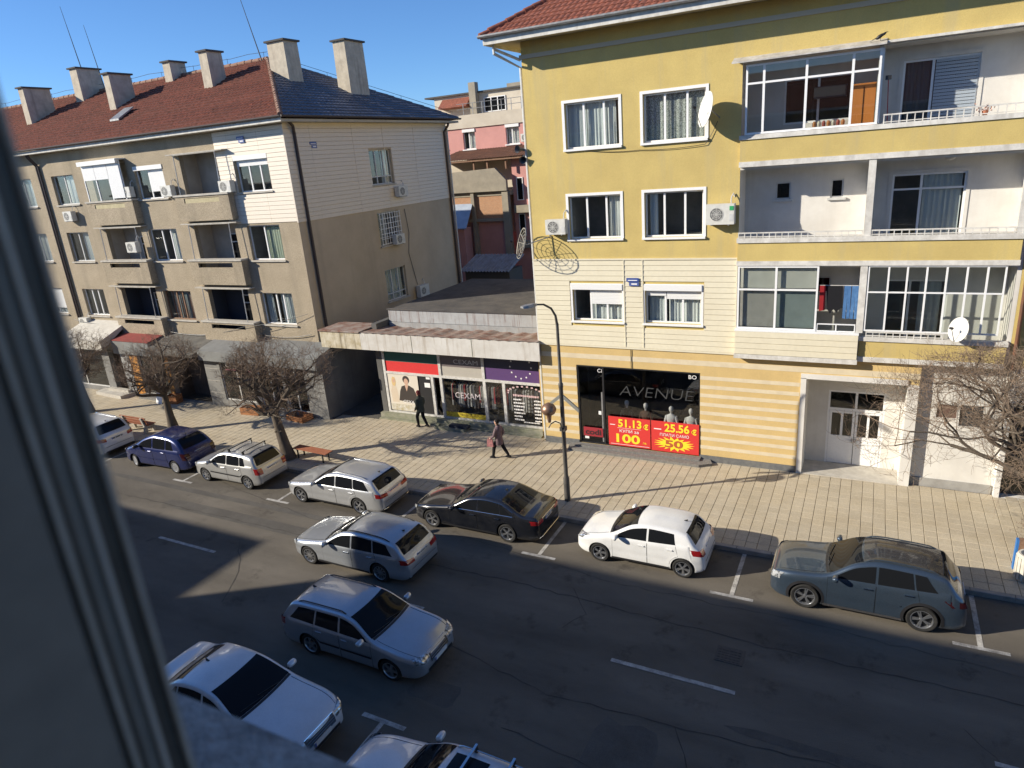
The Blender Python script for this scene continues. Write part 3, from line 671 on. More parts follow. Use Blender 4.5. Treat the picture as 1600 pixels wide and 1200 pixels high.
FB(FD).box(-0.945,-0.14,-0.03,-0.02,2.36,2.97).build('fanlight_pane', M_panedk, YB); FB(FD).box(-0.05,0.755,-0.03,-0.02,2.36,2.97).build('fanlight_pane', M_panedk, YB)
FB(FD).box(-0.95,0.76,-0.9,-0.88,0.15,3.0).build('hall_backdrop', M_room, YB)

# ================================================================== dark glass boutique in the yellow house
M_red = mat('banner_red', (0.62,0.035,0.03), 0.6); M_yelp = mat('banner_yellow', (0.90,0.68,0.03), 0.6); M_whp = mat('print_white', (0.82,0.80,0.78), 0.6)
M_blk = mat('black_metal', (0.02,0.02,0.022), 0.45); M_shopdk = mat('dark_shop_interior', (0.03,0.03,0.032), 0.85, c2=(0.055,0.052,0.05), scale=1.6)
M_grm = mat('grey_metal_frame', (0.13,0.135,0.14), 0.4, metal=0.5)
SH=front(24.9)
fr=FB(SH).box(-10.449,-10.38,-0.16,-0.02,0.28,3.729).box(-5.47,-5.421,-0.16,-0.02,0.28,3.729).box(-10.38,-5.47,-0.15,-0.02,3.67,3.729).box(-10.38,-5.47,-0.15,-0.02,0.28,0.34).box(-9.36,-9.29,-0.14,-0.03,0.34,3.67).build('shop_front', M_blk, YB)
for a,c in ((-10.375,-9.365),(-9.285,-7.40),(-7.37,-5.475)): FB(SH).box(a,c,-0.09,-0.08,0.34,3.67).build('shop_pane', glass('shop_glass',(0.86,0.87,0.87)), fr)
FB(SH).box(-9.43,-9.37,-0.06,-0.03,0.4,2.6).build('door_bar', M_zinc, fr)
b=FB(SH); b.quad((-10.45,-3.2,0.28),(-5.42,-3.2,0.28),(-5.42,-3.2,3.73),(-10.45,-3.2,3.73)).quad((-10.45,-0.17,0.28),(-10.45,-3.2,0.28),(-10.45,-3.2,3.73),(-10.45,-0.17,3.73)).quad((-5.42,-0.17,0.28),(-5.42,-0.17,3.73),(-5.42,-3.2,3.73),(-5.42,-3.2,0.28))
b.quad((-10.45,-0.17,3.73),(-10.45,-3.2,3.73),(-5.42,-3.2,3.73),(-5.42,-0.17,3.73)).quad((-10.45,-0.17,0.28),(-5.42,-0.17,0.28),(-5.42,-3.2,0.28),(-10.45,-3.2,0.28)).build('shop_room', M_shopdk, YB, recalc=False)
place_text('window_lettering','AVENUE',0.62,mat('chrome_letters',(0.10,0.104,0.108),0.4,metal=0.5),fr,(-7.15,24.955,2.75),width=3.0,extrude=0.01,bold=-0.012,shear=0.15)
place_text('corner_lettering','C&',0.22,M_whp,fr,(-9.42,24.962,3.52)); place_text('corner_lettering','BO',0.22,M_whp,fr,(-5.72,24.962,3.52),width=0.3)
bn=thing('sale_banner','red sale banner reading 51.13 euro and 100 in the dark shop window','banner',(-8.25,24.83,0.34),group='red sale banners')
FB(SH).box(-9.13,-7.37,0.03,0.045,0.36,1.63).build('sheet', M_red, bn)
place_text('print','51.13',0.46,M_yelp,bn,(-8.22,24.852,1.37),width=0.98,bold=0.012); place_text('print','€',0.30,M_yelp,bn,(-7.55,24.852,1.30),bold=0.01)
FB(SH).box(-9.06,-8.84,0.046,0.048,1.26,1.29).build('print_line', M_whp, bn); place_text('print','КУПИ за',0.17,M_whp,bn,(-8.25,24.852,1.03),width=0.8)
place_text('print','100',0.52,M_yelp,bn,(-8.30,24.852,0.70),width=1.0,bold=0.014); place_text('print','лв.',0.13,M_yelp,bn,(-7.60,24.852,0.58))
FB(SH).box(-9.05,-7.42,0.046,0.048,0.42,0.435).build('print_line', M_whp, bn); FB(SH).box(-8.75,-7.75,0.046,0.048,1.15,1.16).build('print_line', M_whp, bn)
bn=thing('sale_banner','red sale banner with a yellow starburst reading 50 and 25.56 euro','banner',(-6.35,24.83,0.34),group='red sale banners')
FB(SH).box(-7.33,-5.44,0.03,0.045,0.34,1.63).build('sheet', M_red, bn)
place_text('print','25.56',0.46,M_yelp,bn,(-6.30,24.852,1.38),width=0.98,bold=0.012); place_text('print','€',0.30,M_yelp,bn,(-5.63,24.852,1.30),bold=0.01)
FB(SH).box(-7.22,-6.92,0.046,0.048,1.27,1.31).build('print_line', M_whp, bn); place_text('print','ПЛАТИ САМО',0.16,M_whp,bn,(-6.40,24.852,1.07),width=1.15)
st=[]; rr=random.Random(3)
for i in range(36):
    a=2*math.pi*i/36; k=(1.0 if i%2==0 else 0.62)*rr.uniform(0.88,1.05); st.append((-6.40+0.86*k*math.cos(a),0.70+0.31*k*math.sin(a)))
FB(SH).prism(st,0.046,0.05).build('starburst', M_yelp, bn)
place_text('print','50',0.42,mat('banner_brown',(0.45,0.10,0.03),0.6),bn,(-6.42,24.846,0.70),width=0.72,bold=0.014)
pl=thing('shop_placard','small red placard with dark letters low on the glass shop door','placard',(-9.85,24.85,0.5))
FB(SH).box(-10.25,-9.40,0.0,0.012,0.62,1.02).build('plate', mat('placard_red',(0.30,0.02,0.03),0.6), pl); place_text('print','codi',0.34,mat('placard_dark',(0.03,0.01,0.012),0.6),pl,(-9.82,24.886,0.82),width=0.7,bold=0.01)
FB(SH).box(-10.20,-10.02,0.0,0.008,0.5,0.6).build('notice', M_whp, pl)
FB(SH).box(-9.56,-9.44,-0.02,-0.012,1.62,1.78).build('door_sticker', M_whp, fr)
# granite step in front of the boutique
stp=thing('shop_step','low grey granite step with chamfered corner in front of the dark boutique','step',(-8,24.4,0.1))
MB().prismz([(-10.9,24.86),(-10.75,24.30),(-5.3,24.22),(-4.85,24.50),(-5.0,24.86)],0.10,0.24).build('lower_tread', M_gran, stp)
MB().box(-10.6,-5.35,24.55,24.85,0.241,0.30).build('upper_tread', M_gran, stp)
# mannequins
def mannequin(x, y, m_top, label, head=True, bust=False, coat=None):
    T=thing('mannequin', label, 'mannequin', (x,y,0.30), group='mannequins in the boutique window')
    me=bpy.data.meshes.new('figure')
    z0=0.30
    b=MB(); segs=[(0.0,0.10,0.10),(0.15,0.15,0.10),(0.55,0.17,0.11),(0.85,0.15,0.10),(1.05,0.14,0.09),(1.28,0.20,0.11),(1.42,0.19,0.10),(1.47,0.09,0.07),(1.50,0.05,0.05)]
    rows=[]
    for h,a,c in segs: rows.append([(x+a*math.cos(2*math.pi*k/14), y+c*math.sin(2*math.pi*k/14), z0+h) for k in range(15)])
    b.grid(rows)
    for sg in (-1,1):
        b.tube([(x+sg*0.18,y,z0+1.40),(x+sg*0.245,y-0.01,z0+1.15),(x+sg*0.255,y-0.06,z0+0.90),(x+sg*0.24,y-0.12,z0+0.74)],[0.06,0.05,0.042,0.03],8)
    b.build('dressed_body', m_top, T, smooth=60)
    h=MB(); h.lathe([(0.0,0.13),(0.05,0.122),(0.085,0.08),(0.092,0.02),(0.08,-0.05),(0.055,-0.10),(0.045,-0.13),(0.045,-0.20)],n=14,c=(x,y,z0+1.68)); h.v=[(p[0],y+(p[1]-y)*1.12,p[2]) for p in h.v]
    h.build('head', mat('mannequin_white',(0.66,0.65,0.62),0.5), T, smooth=60)
    return T
mannequin(-8.55,25.55,mat('cloth_black',(0.02,0.02,0.022),0.9),'white headed mannequin in black cloth behind the 51.13 banner')
mannequin(-7.72,25.45,mat('cloth_brown',(0.10,0.055,0.04),0.9),'white headed mannequin in brown top beside the pane joint')
mannequin(-6.65,25.35,mat('cloth_white',(0.70,0.70,0.68),0.9),'mannequin in a white jumper behind the 25.56 banner')
mannequin(-5.85,25.30,mat('cloth_white2',(0.64,0.64,0.60),0.9),'mannequin in a white coat at the end pane of the boutique')

# ================================================================== low clothes shop between the two houses
LY=25.5
LS=thing('low_shop_building','single storey clothes shop with white canopy and flag coloured panels','building',(-16.8,LY,0))
FL=front(LY)
M_conc = mat('mossy_concrete', (0.30,0.29,0.23), 0.9, c2=(0.20,0.21,0.14), scale=3, bump=0.3)
M_canopy = mat('canopy_white_paint', (0.62,0.60,0.56), 0.7, c2=(0.52,0.49,0.44), scale=1.6, streak=(5,0.8,(0.28,0.21,0.14)))
M_canopy2 = mat('canopy_stained_paint', (0.40,0.34,0.22), 0.85, c2=(0.58,0.53,0.42), scale=3.5, streak=(4,0.8,(0.13,0.10,0.06)))
M_rust = mat('rusty_sheet', (0.20,0.10,0.07), 0.9, c2=(0.34,0.29,0.25), scale=2.2, bump=0.3)
M_bitumen = mat('bitumen_roof', (0.075,0.072,0.07), 0.95, c2=(0.12,0.11,0.10), scale=1.2, bump=0.3, bscale=12, fine=0.2)
M_zincf = mat('zinc_fascia_rusty', (0.40,0.41,0.41), 0.6, c2=(0.32,0.32,0.32), scale=2, streak=(9,1.0,(0.13,0.055,0.035)))
M_alu = mat('worn_white_aluminium', (0.66,0.65,0.62), 0.5, c2=(0.48,0.46,0.42), scale=7)
MB().box(-21.3,-12.35,25.25,25.62,0.0,0.40).build('plinth', M_conc, LS)
MB().box(-21.25,-12.35,25.06,25.249,0.0,0.20).build('plinth_step', M_conc, LS)
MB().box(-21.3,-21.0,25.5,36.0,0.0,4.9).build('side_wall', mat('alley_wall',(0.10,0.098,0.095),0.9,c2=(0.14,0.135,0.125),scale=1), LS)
MB().box(-12.36,-12.02,25.3,25.6,0.0,3.9).build('pier', M_yel2, LS)
# canopy
MB().box(-21.35,-11.95,24.62,24.70,3.84,4.66).build('canopy_fascia', M_canopy, LS)
for x in (-18.4,-15.2): MB().box(x-0.012,x+0.012,24.612,24.6195,3.86,4.64).build('fascia_joint', M_conc, LS)
MB().box(-21.35,-12.0,24.70,25.6,3.95,4.02).build('canopy_soffit', M_canopy, LS)
b=MB(); rows=[]
for i in range(60):
    x=lerp(-21.4,-12.0,i/59); w=0.03*math.sin(i*1.3)+0.03*math.sin(i*0.37)
    rows.append([(x,24.58+0.02*math.sin(i*2.1),4.68+0.3*max(0,w)),(x,25.4,4.62+w*0.8),(x,26.42,4.56+w)])
b.grid(rows).build('canopy_roof', M_rust, LS, recalc=False)
MB().box(-20.95,-12.0,26.50,26.58,4.78,5.38).build('roof_fascia', M_zincf, LS)
MB().box(-20.90,-12.0,26.40,26.46,4.36,4.78).build('roof_fascia', mat('zinc_fascia_lower',(0.36,0.365,0.36),0.6,c2=(0.26,0.26,0.255),scale=2.5,streak=(5,0.5,(0.2,0.12,0.08))), LS)
MB().box(-21.0,-12.0,26.44,26.62,5.381,5.43).build('roof_edge', M_bitumen, LS)
MB().box(-21.0,-12.0,26.581,34.8,5.2,5.36).build('roof', M_bitumen, LS)
# glazing bars
b=FB(FL)
for u,zt_ in ((-20.87,3.92),(-18.12,2.42),(-17.62,3.92),(-15.27,3.92),(-14.27,2.42)): b.box(u-0.07,u+0.07,-0.10,0.02,0.40,zt_)
b.box(-20.80,-12.36,-0.10,0.021,0.40,0.48).box(-20.80,-12.36,-0.10,0.021,2.42,2.54)
SFr=b.build('shop_front_frame', M_alu, LS)
M_sg=glass('low_shop_glass',(0.88,0.89,0.89))
for a,c in ((-18.05,-17.69),(-17.55,-15.34),(-15.20,-14.34),(-14.20,-12.36)): FB(FL).box(a,c,-0.05,-0.042,0.48,2.42).build('shop_pane', M_sg, SFr)
# upper panels
def panel(u0,u1,z0,z1,c,nm='sign_panel'): return FB(FL).box(u0,u1,-0.05,-0.02,z0,z1).build(nm, mat('panel_%s'%str(c),c,0.5,fine=0.04,fscale=10), LS)
panel(-20.80,-17.69,3.06,3.92,(0.02,0.10,0.085)); panel(-20.80,-17.69,2.54,3.059,(0.62,0.035,0.035))
pc=panel(-17.55,-15.34,3.0,3.92,(0.15,0.125,0.125)); panel(-17.55,-15.34,2.54,2.999,(0.42,0.39,0.34))
pe=panel(-15.20,-12.36,3.10,3.92,(0.035,0.035,0.065)); pe2=panel(-15.20,-12.36,2.54,3.099,(0.095,0.045,0.15))
place_text('lettering','CEXAM',0.30,mat('grey_print',(0.56,0.54,0.52),0.5),pc,(-16.18,25.512,3.27),width=1.3)
for k in range(12):
    a=2*math.pi*k/12; cx,cz=-13.36+0.52*math.sin(a),3.22+0.52*math.cos(a)
    if cz > 3.86: continue
    FB(FL).prism([(cx+(0.055 if i%2==0 else 0.024)*math.sin(2*math.pi*i/10),cz+(0.055 if i%2==0 else 0.024)*math.cos(2*math.pi*i/10)) for i in range(10)],-0.019,-0.012).build('star', M_whp, pe)
# shop interior with hanging clothes
b=FB(FL); u0,u1,p,e_=-21.0,-12.37,-0.11,-2.6
b.quad((u0,e_,0.4),(u1,e_,0.4),(u1,e_,3.9),(u0,e_,3.9)).quad((u0,p,0.4),(u1,p,0.4),(u1,e_,0.4),(u0,e_,0.4)).quad((u0,p,2.6),(u1,p,2.6),(u1,e_,2.6),(u0,e_,2.6)).build('shop_room', mat('shop_room_grey',(0.07,0.07,0.072),0.9), LS, recalc=False)
cc=[(0.03,0.03,0.035),(0.18,0.18,0.19),(0.35,0.35,0.36),(0.08,0.09,0.12),(0.30,0.04,0.05),(0.05,0.05,0.06),(0.45,0.44,0.42),(0.10,0.08,0.08)]
rk=thing('clothes_rack','long rail of hanging clothes behind the glass of the low shop','clothes rack',(-15.2,26.1,0.4))
MB().tube([(-17.4,26.1,2.12),(-12.5,26.1,2.12)],0.015,6).build('rail', M_chrome, rk)
for x in (-17.4,-15.0,-12.5): MB().tube([(x,26.1,0.41),(x,26.1,2.12)],0.015,6).build('rack_post', M_chrome, rk)
gm=[]
for i,c in enumerate(cc):
    ln=random.uniform(0.8,1.2)
    gm.append(MB()._a([(-0.012,-0.05,0),(0.012,-0.05,0),(0.012,0.05,0),(-0.012,0.05,0),(-0.03,-0.22,-0.12),(0.03,-0.22,-0.12),(0.03,0.22,-0.12),(-0.03,0.22,-0.12),(-0.045,-0.25,-ln),(0.045,-0.25,-ln),(0.045,0.25,-ln),(-0.045,0.25,-ln)],
        [(0,1,2,3),(0,4,5,1),(1,5,6,2),(2,6,7,3),(3,7,4,0),(4,8,9,5),(5,9,10,6),(6,10,11,7),(7,11,8,4),(8,11,10,9)]).mesh('garment', mat('garment_%d'%i,c,0.95), smooth=50))
x=-17.35
while x < -12.55: piece('garment', random.choice(gm), rk, (x,26.1,2.08), (0,0,random.uniform(-.3,.3))); x += random.uniform(0.07,0.11)
# posters and lettering
po=thing('fashion_poster','poster of a dark haired man in black shirt and a blond woman','poster',(-19.95,25.46,0.5))
FB(FL).box(-20.79,-18.98,-0.03,-0.01,0.52,2.41).build('sheet', mat('poster_cream',(0.66,0.60,0.50),0.6), po)
q=lambda nm,pts,m,d0=-0.009,d1=-0.006: FB(FL).prism(pts,d0,d1).build(nm,m,po)
ell=lambda cx,cz,a,c,n=16: [(cx+a*math.cos(2*math.pi*i/n),cz+c*math.sin(2*math.pi*i/n)) for i in range(n)]
skin=mat('poster_skin',(0.55,0.35,0.25),0.6); hair=mat('poster_hair',(0.04,0.03,0.025),0.6); blond=mat('poster_blond',(0.62,0.44,0.20),0.6)
q('printed_woman',[(-20.62,0.95),(-20.66,1.5),(-20.55,1.86),(-20.35,1.88),(-20.24,1.5),(-20.22,0.95)],mat('poster_beige',(0.60,0.50,0.38),0.6),-0.0095,-0.008)
q('printed_hair',ell(-20.43,2.02,0.125,0.24),blond,-0.0079,-0.0065); q('printed_face',ell(-20.42,2.06,0.075,0.11),skin,-0.0064,-0.005)
q('printed_shirt',[(-20.22,1.05),(-20.10,1.55),(-19.98,1.80),(-19.75,1.88),(-19.50,1.86),(-19.28,1.74),(-19.14,1.4),(-19.02,0.95)],hair,-0.0079,-0.0065)
q('printed_neck',[(-19.70,1.55),(-19.79,1.90),(-19.57,1.90)],skin,-0.0054,-0.005); q('printed_hair',ell(-19.68,2.16,0.20,0.20),hair,-0.0064,-0.0055); q('printed_face',ell(-19.68,2.06,0.125,0.165),skin,-0.0049,-0.004)
place_text('print','CEXAM',0.22,M_whp,po,(-19.55,25.502,1.02),width=0.85)
q('printed_band',[(-20.79,0.53),(-18.98,0.53),(-18.98,0.86),(-20.79,0.86)],mat('poster_olive',(0.40,0.34,0.20),0.6,c2=(0.62,0.60,0.55),scale=6),-0.0095,-0.008)
FB(FL).box(-18.95,-18.2,-0.06,-0.045,0.48,2.42).build('door_leaf', M_blk, LS); FB(FL).box(-18.62,-18.30,-0.044,-0.038,1.85,2.08).build('door_notice', M_whp, LS); FB(FL).box(-18.50,-18.28,-0.044,-0.038,2.27,2.38).build('door_notice', M_whp, LS)
place_text('window_lettering','CEXAM',0.40,mat('window_print',(0.62,0.55,0.55),0.5),SFr,(-16.25,25.537,1.62),width=1.35); 
ban=FB(FL).box(-17.54,-15.35,-0.038,-0.03,0.50,0.74).build('yellow_strip', mat('strip_yellow',(0.68,0.54,0.05),0.6,c2=(0.35,0.22,0.02),scale=9,contrast=(0.45,0.6)), LS)
scribbles=[]
# opening hours lettering: white lines under an arch
wl_=FB(FL)
for i in range(12):
    a=math.pi*(i/11); wl_.box(-13.24+0.86*math.cos(a)-0.05,-13.24+0.86*math.cos(a)+0.05,-0.041,-0.037,1.98+0.34*math.sin(a)-0.035,1.98+0.34*math.sin(a)+0.035)
wl_.build('arch_print', mat('pink_print',(0.60,0.42,0.42),0.6), SFr, kind='stuff')
rr=random.Random(5)
def scribble(u0,u1,z,h,m,parent,nm='small_print'):
    q_=FB(FL); u=u0
    while u < u1-0.02:
        w=rr.uniform(0.03,0.09); q_.box(u,min(u1,u+w),-0.041,-0.037,z-h/2*rr.uniform(0.6,1),z+h/2*rr.uniform(0.6,1)); u += w+0.018
    q_.build(nm,m,parent,kind='stuff')
scribble(-13.85,-12.55,1.88,0.11,mat('pink_print',(0.60,0.42,0.42),0.6),SFr)
for i in range(7):
    z=1.68-i*0.16; scribble(-13.85,-13.85+rr.uniform(0.4,0.62),z,0.085,M_whp,SFr); scribble(-12.82,-12.50,z,0.085,M_whp,SFr)
scribble(-13.4,-12.6,0.62,0.06,M_whp,SFr)
# entrance steps of the low shop
sp=thing('entrance_steps','small grey steps with dark mat in front of the low shop','steps',(-16.9,25.0,0.13))
MB().box(-17.5,-16.1,24.65,25.05,0.11,0.28).build('step', M_conc, sp); MB().box(-16.95,-15.95,24.72,25.04,0.281,0.40).build('upper_step', mat('dark_mat',(0.035,0.04,0.055),0.95), sp); MB().box(-17.75,-17.51,24.7,24.95,0.11,0.36).build('cheek_block', M_conc, sp)
# stained beam bridging the alley
al=thing('alley_canopy','stained concrete canopy beam bridging the dark alley beside the low shop','canopy',(-22.5,24.8,3.8))
MB().box(-23.85,-21.36,24.62,24.72,3.84,4.66).build('beam', M_canopy2, al); MB().box(-23.85,-21.36,24.722,26.2,4.3,4.5).build('slab', M_conc, al); MB().box(-23.9,-21.36,24.56,26.3,4.661,4.72).build('capping', M_rust, al)
# alley floor and back
struct(MB()._a([(-24.84,25.0,0.135),(-21.3,25.0,0.135),(-21.3,40,0.135),(-24.84,40,0.135)],[(0,1,2,3)]).build('alley_path', M_asph2))
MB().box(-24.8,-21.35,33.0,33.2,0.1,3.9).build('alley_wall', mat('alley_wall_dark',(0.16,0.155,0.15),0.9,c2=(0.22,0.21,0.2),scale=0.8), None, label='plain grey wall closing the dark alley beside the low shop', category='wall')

# ================================================================== grey apartment house on the left
GY=25.5; GX=-24.84; GL=-66.0; GB=39.7
M_grey = mat('pebbledash', (0.42,0.35,0.255), 0.95, c2=(0.335,0.28,0.20), scale=0.9, bump=0.9, bscale=55, fine=0.3, fscale=22, streak=(1.0,0.5,(0.22,0.19,0.145)), contrast=(0.3,0.7))
M_grey2 = mat('side_render', (0.52,0.435,0.325), 0.92, c2=(0.445,0.37,0.275), scale=0.5, bump=0.3, bscale=30, fine=0.08, streak=(0.6,0.3,(0.25,0.215,0.17)))
M_sidw = mat('white_siding', (0.71,0.63,0.52), 0.55, fine=0.03, fscale=8)
M_tile2 = mat('brown_roof_tile', (0.26,0.09,0.06), 0.88, c2=(0.15,0.07,0.05), scale=1.6, fine=0.35, fscale=8, contrast=(0.25,0.75), bump=0.2)
M_tileb = mat('slate_grey_tile', (0.17,0.175,0.20), 0.42, c2=(0.10,0.105,0.125), scale=2, fine=0.2, fscale=8)
M_chim = mat('chimney_render', (0.55,0.49,0.39), 0.92, c2=(0.42,0.37,0.295), scale=2.2, bump=0.3, streak=(3,0.5,(0.16,0.14,0.12)))
M_brownp = mat('brown_downpipe', (0.055,0.04,0.038), 0.5)
M_log = mat('loggia_render', (0.46,0.41,0.34), 0.9, c2=(0.38,0.34,0.28), scale=1.5)
GB_=thing('apartment_building','grey pebbledash apartment house with brown tiled hip roof and shops below','building',(-40,GY,0))
FG_=front(GY)
cols=[(-28.40,-26.15),(-36.15,-33.80),(-43.85,-41.70),(-48.2,-46.0),(-56.0,-53.8)]
loggs=[(-32.35,-29.25),(-39.95,-36.75),(-52.3,-49.2)]
zs3=[(4.62,6.30),(8.00,9.75),(11.38,13.05)]
wh=[(a,b_,z0,z1) for a,b_ in cols for z0,z1 in zs3]
lh=[(a,b_,z0,z1) for a,b_ in loggs for z0,z1 in ((3.60,6.55),(6.95,9.95),(10.30,13.45))]
wall_panel('wall', GB_, FG_, GL, GX, 3.3, 14.35, wh+lh, M_grey)
FSd=sidex(GX)
swh=[(31.62,33.60,11.12,12.98),(31.62,33.60,7.75,9.62),(31.62,33.60,4.55,6.38)]
wall_panel('side_wall', GB_, FSd, GY, GB, 0.0, 14.35, swh, M_grey2)
b=MB(); b.quad((GL,GY,0),(GL,GB,0),(GL,GB,14.35),(GL,GY,14.35)); b.quad((GL,GB,0),(GX,GB,0),(GX,GB,14.35),(GL,GB,14.35)); b.build('rear_walls', M_grey2, GB_, recalc=False)
# siding on the corner flat
boards(GB_,FG_,-29.55,GX+0.03,9.86,14.3,0.205,[(-28.44,-26.11,11.29,13.09)],M_sidw,d=0.004,seams=(-28.6,-26.55))
boards(GB_,FSd,GY-0.03,GB,9.80,14.3,0.205,[(31.58,33.64,11.03,13.02)],M_sidw,d=0.004,seams=(27.2,30.4,33.0,36.0))
MB().box(GX-0.03,GX+0.035,GY-0.035,GY+0.03,9.8,14.3).build('corner_trim', M_sidw, GB_)
for y in (30.4,33.0,36.0): FB(FSd).box(y-0.02,y+0.02,0.02,0.045,9.8,14.3).build('siding_trim', M_sidw, GB_)
# windows of the street front
def gw(ci, fl, **kw):
    a,b_=cols[ci]; z0,z1=zs3[fl]; k=dict(frame=M_pvc, sill=M_sillc, set_back=0.16); k.update(kw)
    return window(GB_, FG_, a, b_, z0, z1, **k)
gw(0,2,mull=(-27.6,-26.85),shutter=[(0,1,0.45)],shutter_box=True); gw(0,1,mull=(-27.35,),curtains=[(0.45,0.98,M_curtg)]); gw(0,0,mull=(-27.4,-26.9),curtains=[(0.5,0.98,M_curtb),(0.05,0.25,M_curtb)])
gw(1,2,mull=(-35.2,),shutter=[(0.42,1,1.3)],shutter_box=True); gw(1,1,mull=(-35.2,-34.5),curtains=[(0.6,0.95,M_curt)]); gw(1,0,frame=M_wood,mull=(-35.2,-34.7),curtains=[(0.1,0.9,M_curtm)])
gw(2,2,mull=(-42.8,),curtains=[(0.4,0.98,M_curt)],frame=M_pvcg); gw(2,1,mull=(-42.9,),curtains=[(0.5,0.98,M_curtb)],frame=M_pvcg); gw(2,0,mull=(-43.1,-42.5))
for ci in (3,4):
    for fl in range(3): gw(ci,fl,mull=(cols[ci][0]+1.1,),curtains=[(0.1,0.9,M_curt)],shutter=[(0,1,1.3)] if (ci==3 and fl==0) else None)
# side windows
FSw=FSd
window(GB_,FSw,*swh[0],mull=(32.25,32.95),transom=11.55,frame=M_pvcg,sill=M_sillc,curtains=[(0.65,1.0,M_curt)])
window(GB_,FSw,*swh[1],mull=(32.3,32.95),transom=8.2,frame=M_pvcg,sill=M_sillc,curtains=[(0.1,0.5,M_lace)])
window(GB_,FSw,*swh[2],mull=(32.3,32.95),transom=4.95,frame=M_pvcg,sill=M_sillc,curtains=[(0.05,0.95,M_curtb)])
b=FB(FSw)                                             # white scroll grille on the middle window
for i in range(9): b.box(31.66+i*0.235,31.69+i*0.235,0.10,0.125,7.8,9.58)
for i in range(7): b.box(31.62,33.60,0.10,0.12,7.85+i*0.28,7.875+i*0.28)
b.build('window_grille', M_pvc, GB_, kind='stuff')
# loggias and balconies
for li,(a,b_) in enumerate(loggs):
    for fl,(z0,z1) in enumerate(((3.60,6.55),(6.95,9.95),(10.30,13.45))):
        glazed = (li==1 and fl==2)
        q=FB(FG_); d=-1.1
        q.quad((a,d,z0),(b_,d,z0),(b_,d,z1),(a,d,z1)).quad((a,-0.25,z0),(a,d,z0),(a,d,z1),(a,-0.25,z1)).quad((b_,-0.25,z0),(b_,-0.25,z1),(b_,d,z1),(b_,d,z0)).quad((a,-0.25,z1),(a,d,z1),(b_,d,z1),(b_,-0.25,z1)).quad((a,-0.25,z0),(b_,-0.25,z0),(b_,d,z0),(a,d,z0))
        q.build('loggia_recess', M_log if fl else mat('navy_screen',(0.05,0.055,0.07),0.8), GB_, recalc=False)
        x0,x1=a-0.45,b_+0.45; zt=z0+1.08; dp=0.42
        P=FB(FG_)
        hh=(0.62 if li!=2 else 0.5)
        P.box(x0,x1,dp-0.10,dp,z0-0.18,zt-0.34).box(x0,x0+0.7,dp-0.10,dp,zt-0.34,zt-0.10).box(x1-0.7,x1,dp-0.10,dp,zt-0.34,zt-0.10).box(x0,x1,dp-0.10,dp,zt-0.10,zt)
        P.box(x0,x0+0.1,0.0,dp-0.10,z0-0.18,zt).box(x1-0.1,x1,0.0,dp-0.10,z0-0.18,zt).box(x0+0.1,x1-0.1,-0.25,dp-0.10,z0-0.18,z0-0.02)
        bo=P.build('balcony', M_grey, GB_)
        FB(FG_).box(x0-0.05,x1+0.05,-0.02,dp+0.06,zt+0.001,zt+0.09).build('coping', M_sillc, bo)
        if fl==2 or (fl==1 and li==2): FB(FG_).box(x0+0.72,x1-0.72,dp-0.07,dp-0.03,zt-0.34,zt-0.10).build('slot_infill', mat('old_cream_panel',(0.50,0.44,0.28),0.8,c2=(0.4,0.35,0.22),scale=5), bo)
        if fl < 2 or li == 0:
            FB(FG_).box(x0-0.1,x1+0.1,0.0,0.35,z1+0.0,z1+0.05).build('drip_board', M_sillc, bo)
        if not glazed:
            window(GB_,dict(U=FG_['U'],N=FG_['N'],O=Vector((0,GY+1.1,0))),a+(b_-a)*0.45,a+(b_-a)*0.95,z0+0.02,z0+2.35,mull=(a+(b_-a)*0.72,),transom=z0+1.9,sill=None,frame=M_pvcg if fl<2 else M_pvc,set_back=-0.06,room=False,pane=M_carglass,name='balcony_door')
            MB().tube([(a+0.02,GY-0.38,zt+0.09),(a+0.02,GY-0.32,z1-0.02)],0.022,6).build('awning_pole', M_pvcg, bo); MB().tube([(b_-0.02,GY-0.38,zt+0.09),(b_-0.02,GY-0.32,z1-0.02)],0.022,6).build('awning_pole', M_pvcg, bo)
            MB().tube([(a-0.05,GY-0.32,z1-0.02),(b_+0.05,GY-0.32,z1-0.02)],0.025,6).build('awning_pole', M_sillc, bo)
window(GB_,front(GY-0.40),-40.1,-36.7,11.40,13.55,mull=(-39.0,-37.85),sill=None,set_back=0.0,shutter=[(0.02,0.34,0.95),(0.34,0.68,0.95),(0.68,0.99,2.0)],shutter_box=True,room=False,name='glazed_enclosure')
MB().box(-40.15,-36.65,GY-0.55,GY,13.56,13.62).build('enclosure_roof', M_blind, GB_)
# pipes
for x in (-44.9,-44.7): MB().tube([(x+0.0,GY-0.5,14.45),(x,GY-0.45,14.2),(x,GY-0.09,13.7),(x,GY-0.09,3.6)],0.055,8).build('downpipe', M_brownp, GB_)
MB().tube([(-24.6,GY+0.1,14.5),(-24.6,GY+0.45,14.2),(GX+0.10,GY+0.62,13.85),(GX+0.10,GY+0.62,0.3)],0.075,10).build('downpipe', M_brownp, GB_)
MB().tube([(-24.45,GB-0.1,14.5),(-24.5,GB-0.2,14.2),(GX+0.10,GB-0.32,13.85),(GX+0.10,GB-0.32,0.3)],0.075,10).build('downpipe', M_brownp, GB_)
MB().tube([(GX+0.08,GB+0.02,14.2),(GX+0.08,GB+0.02,0.3)],0.06,8).build('downpipe', M_pvcg, GB_)
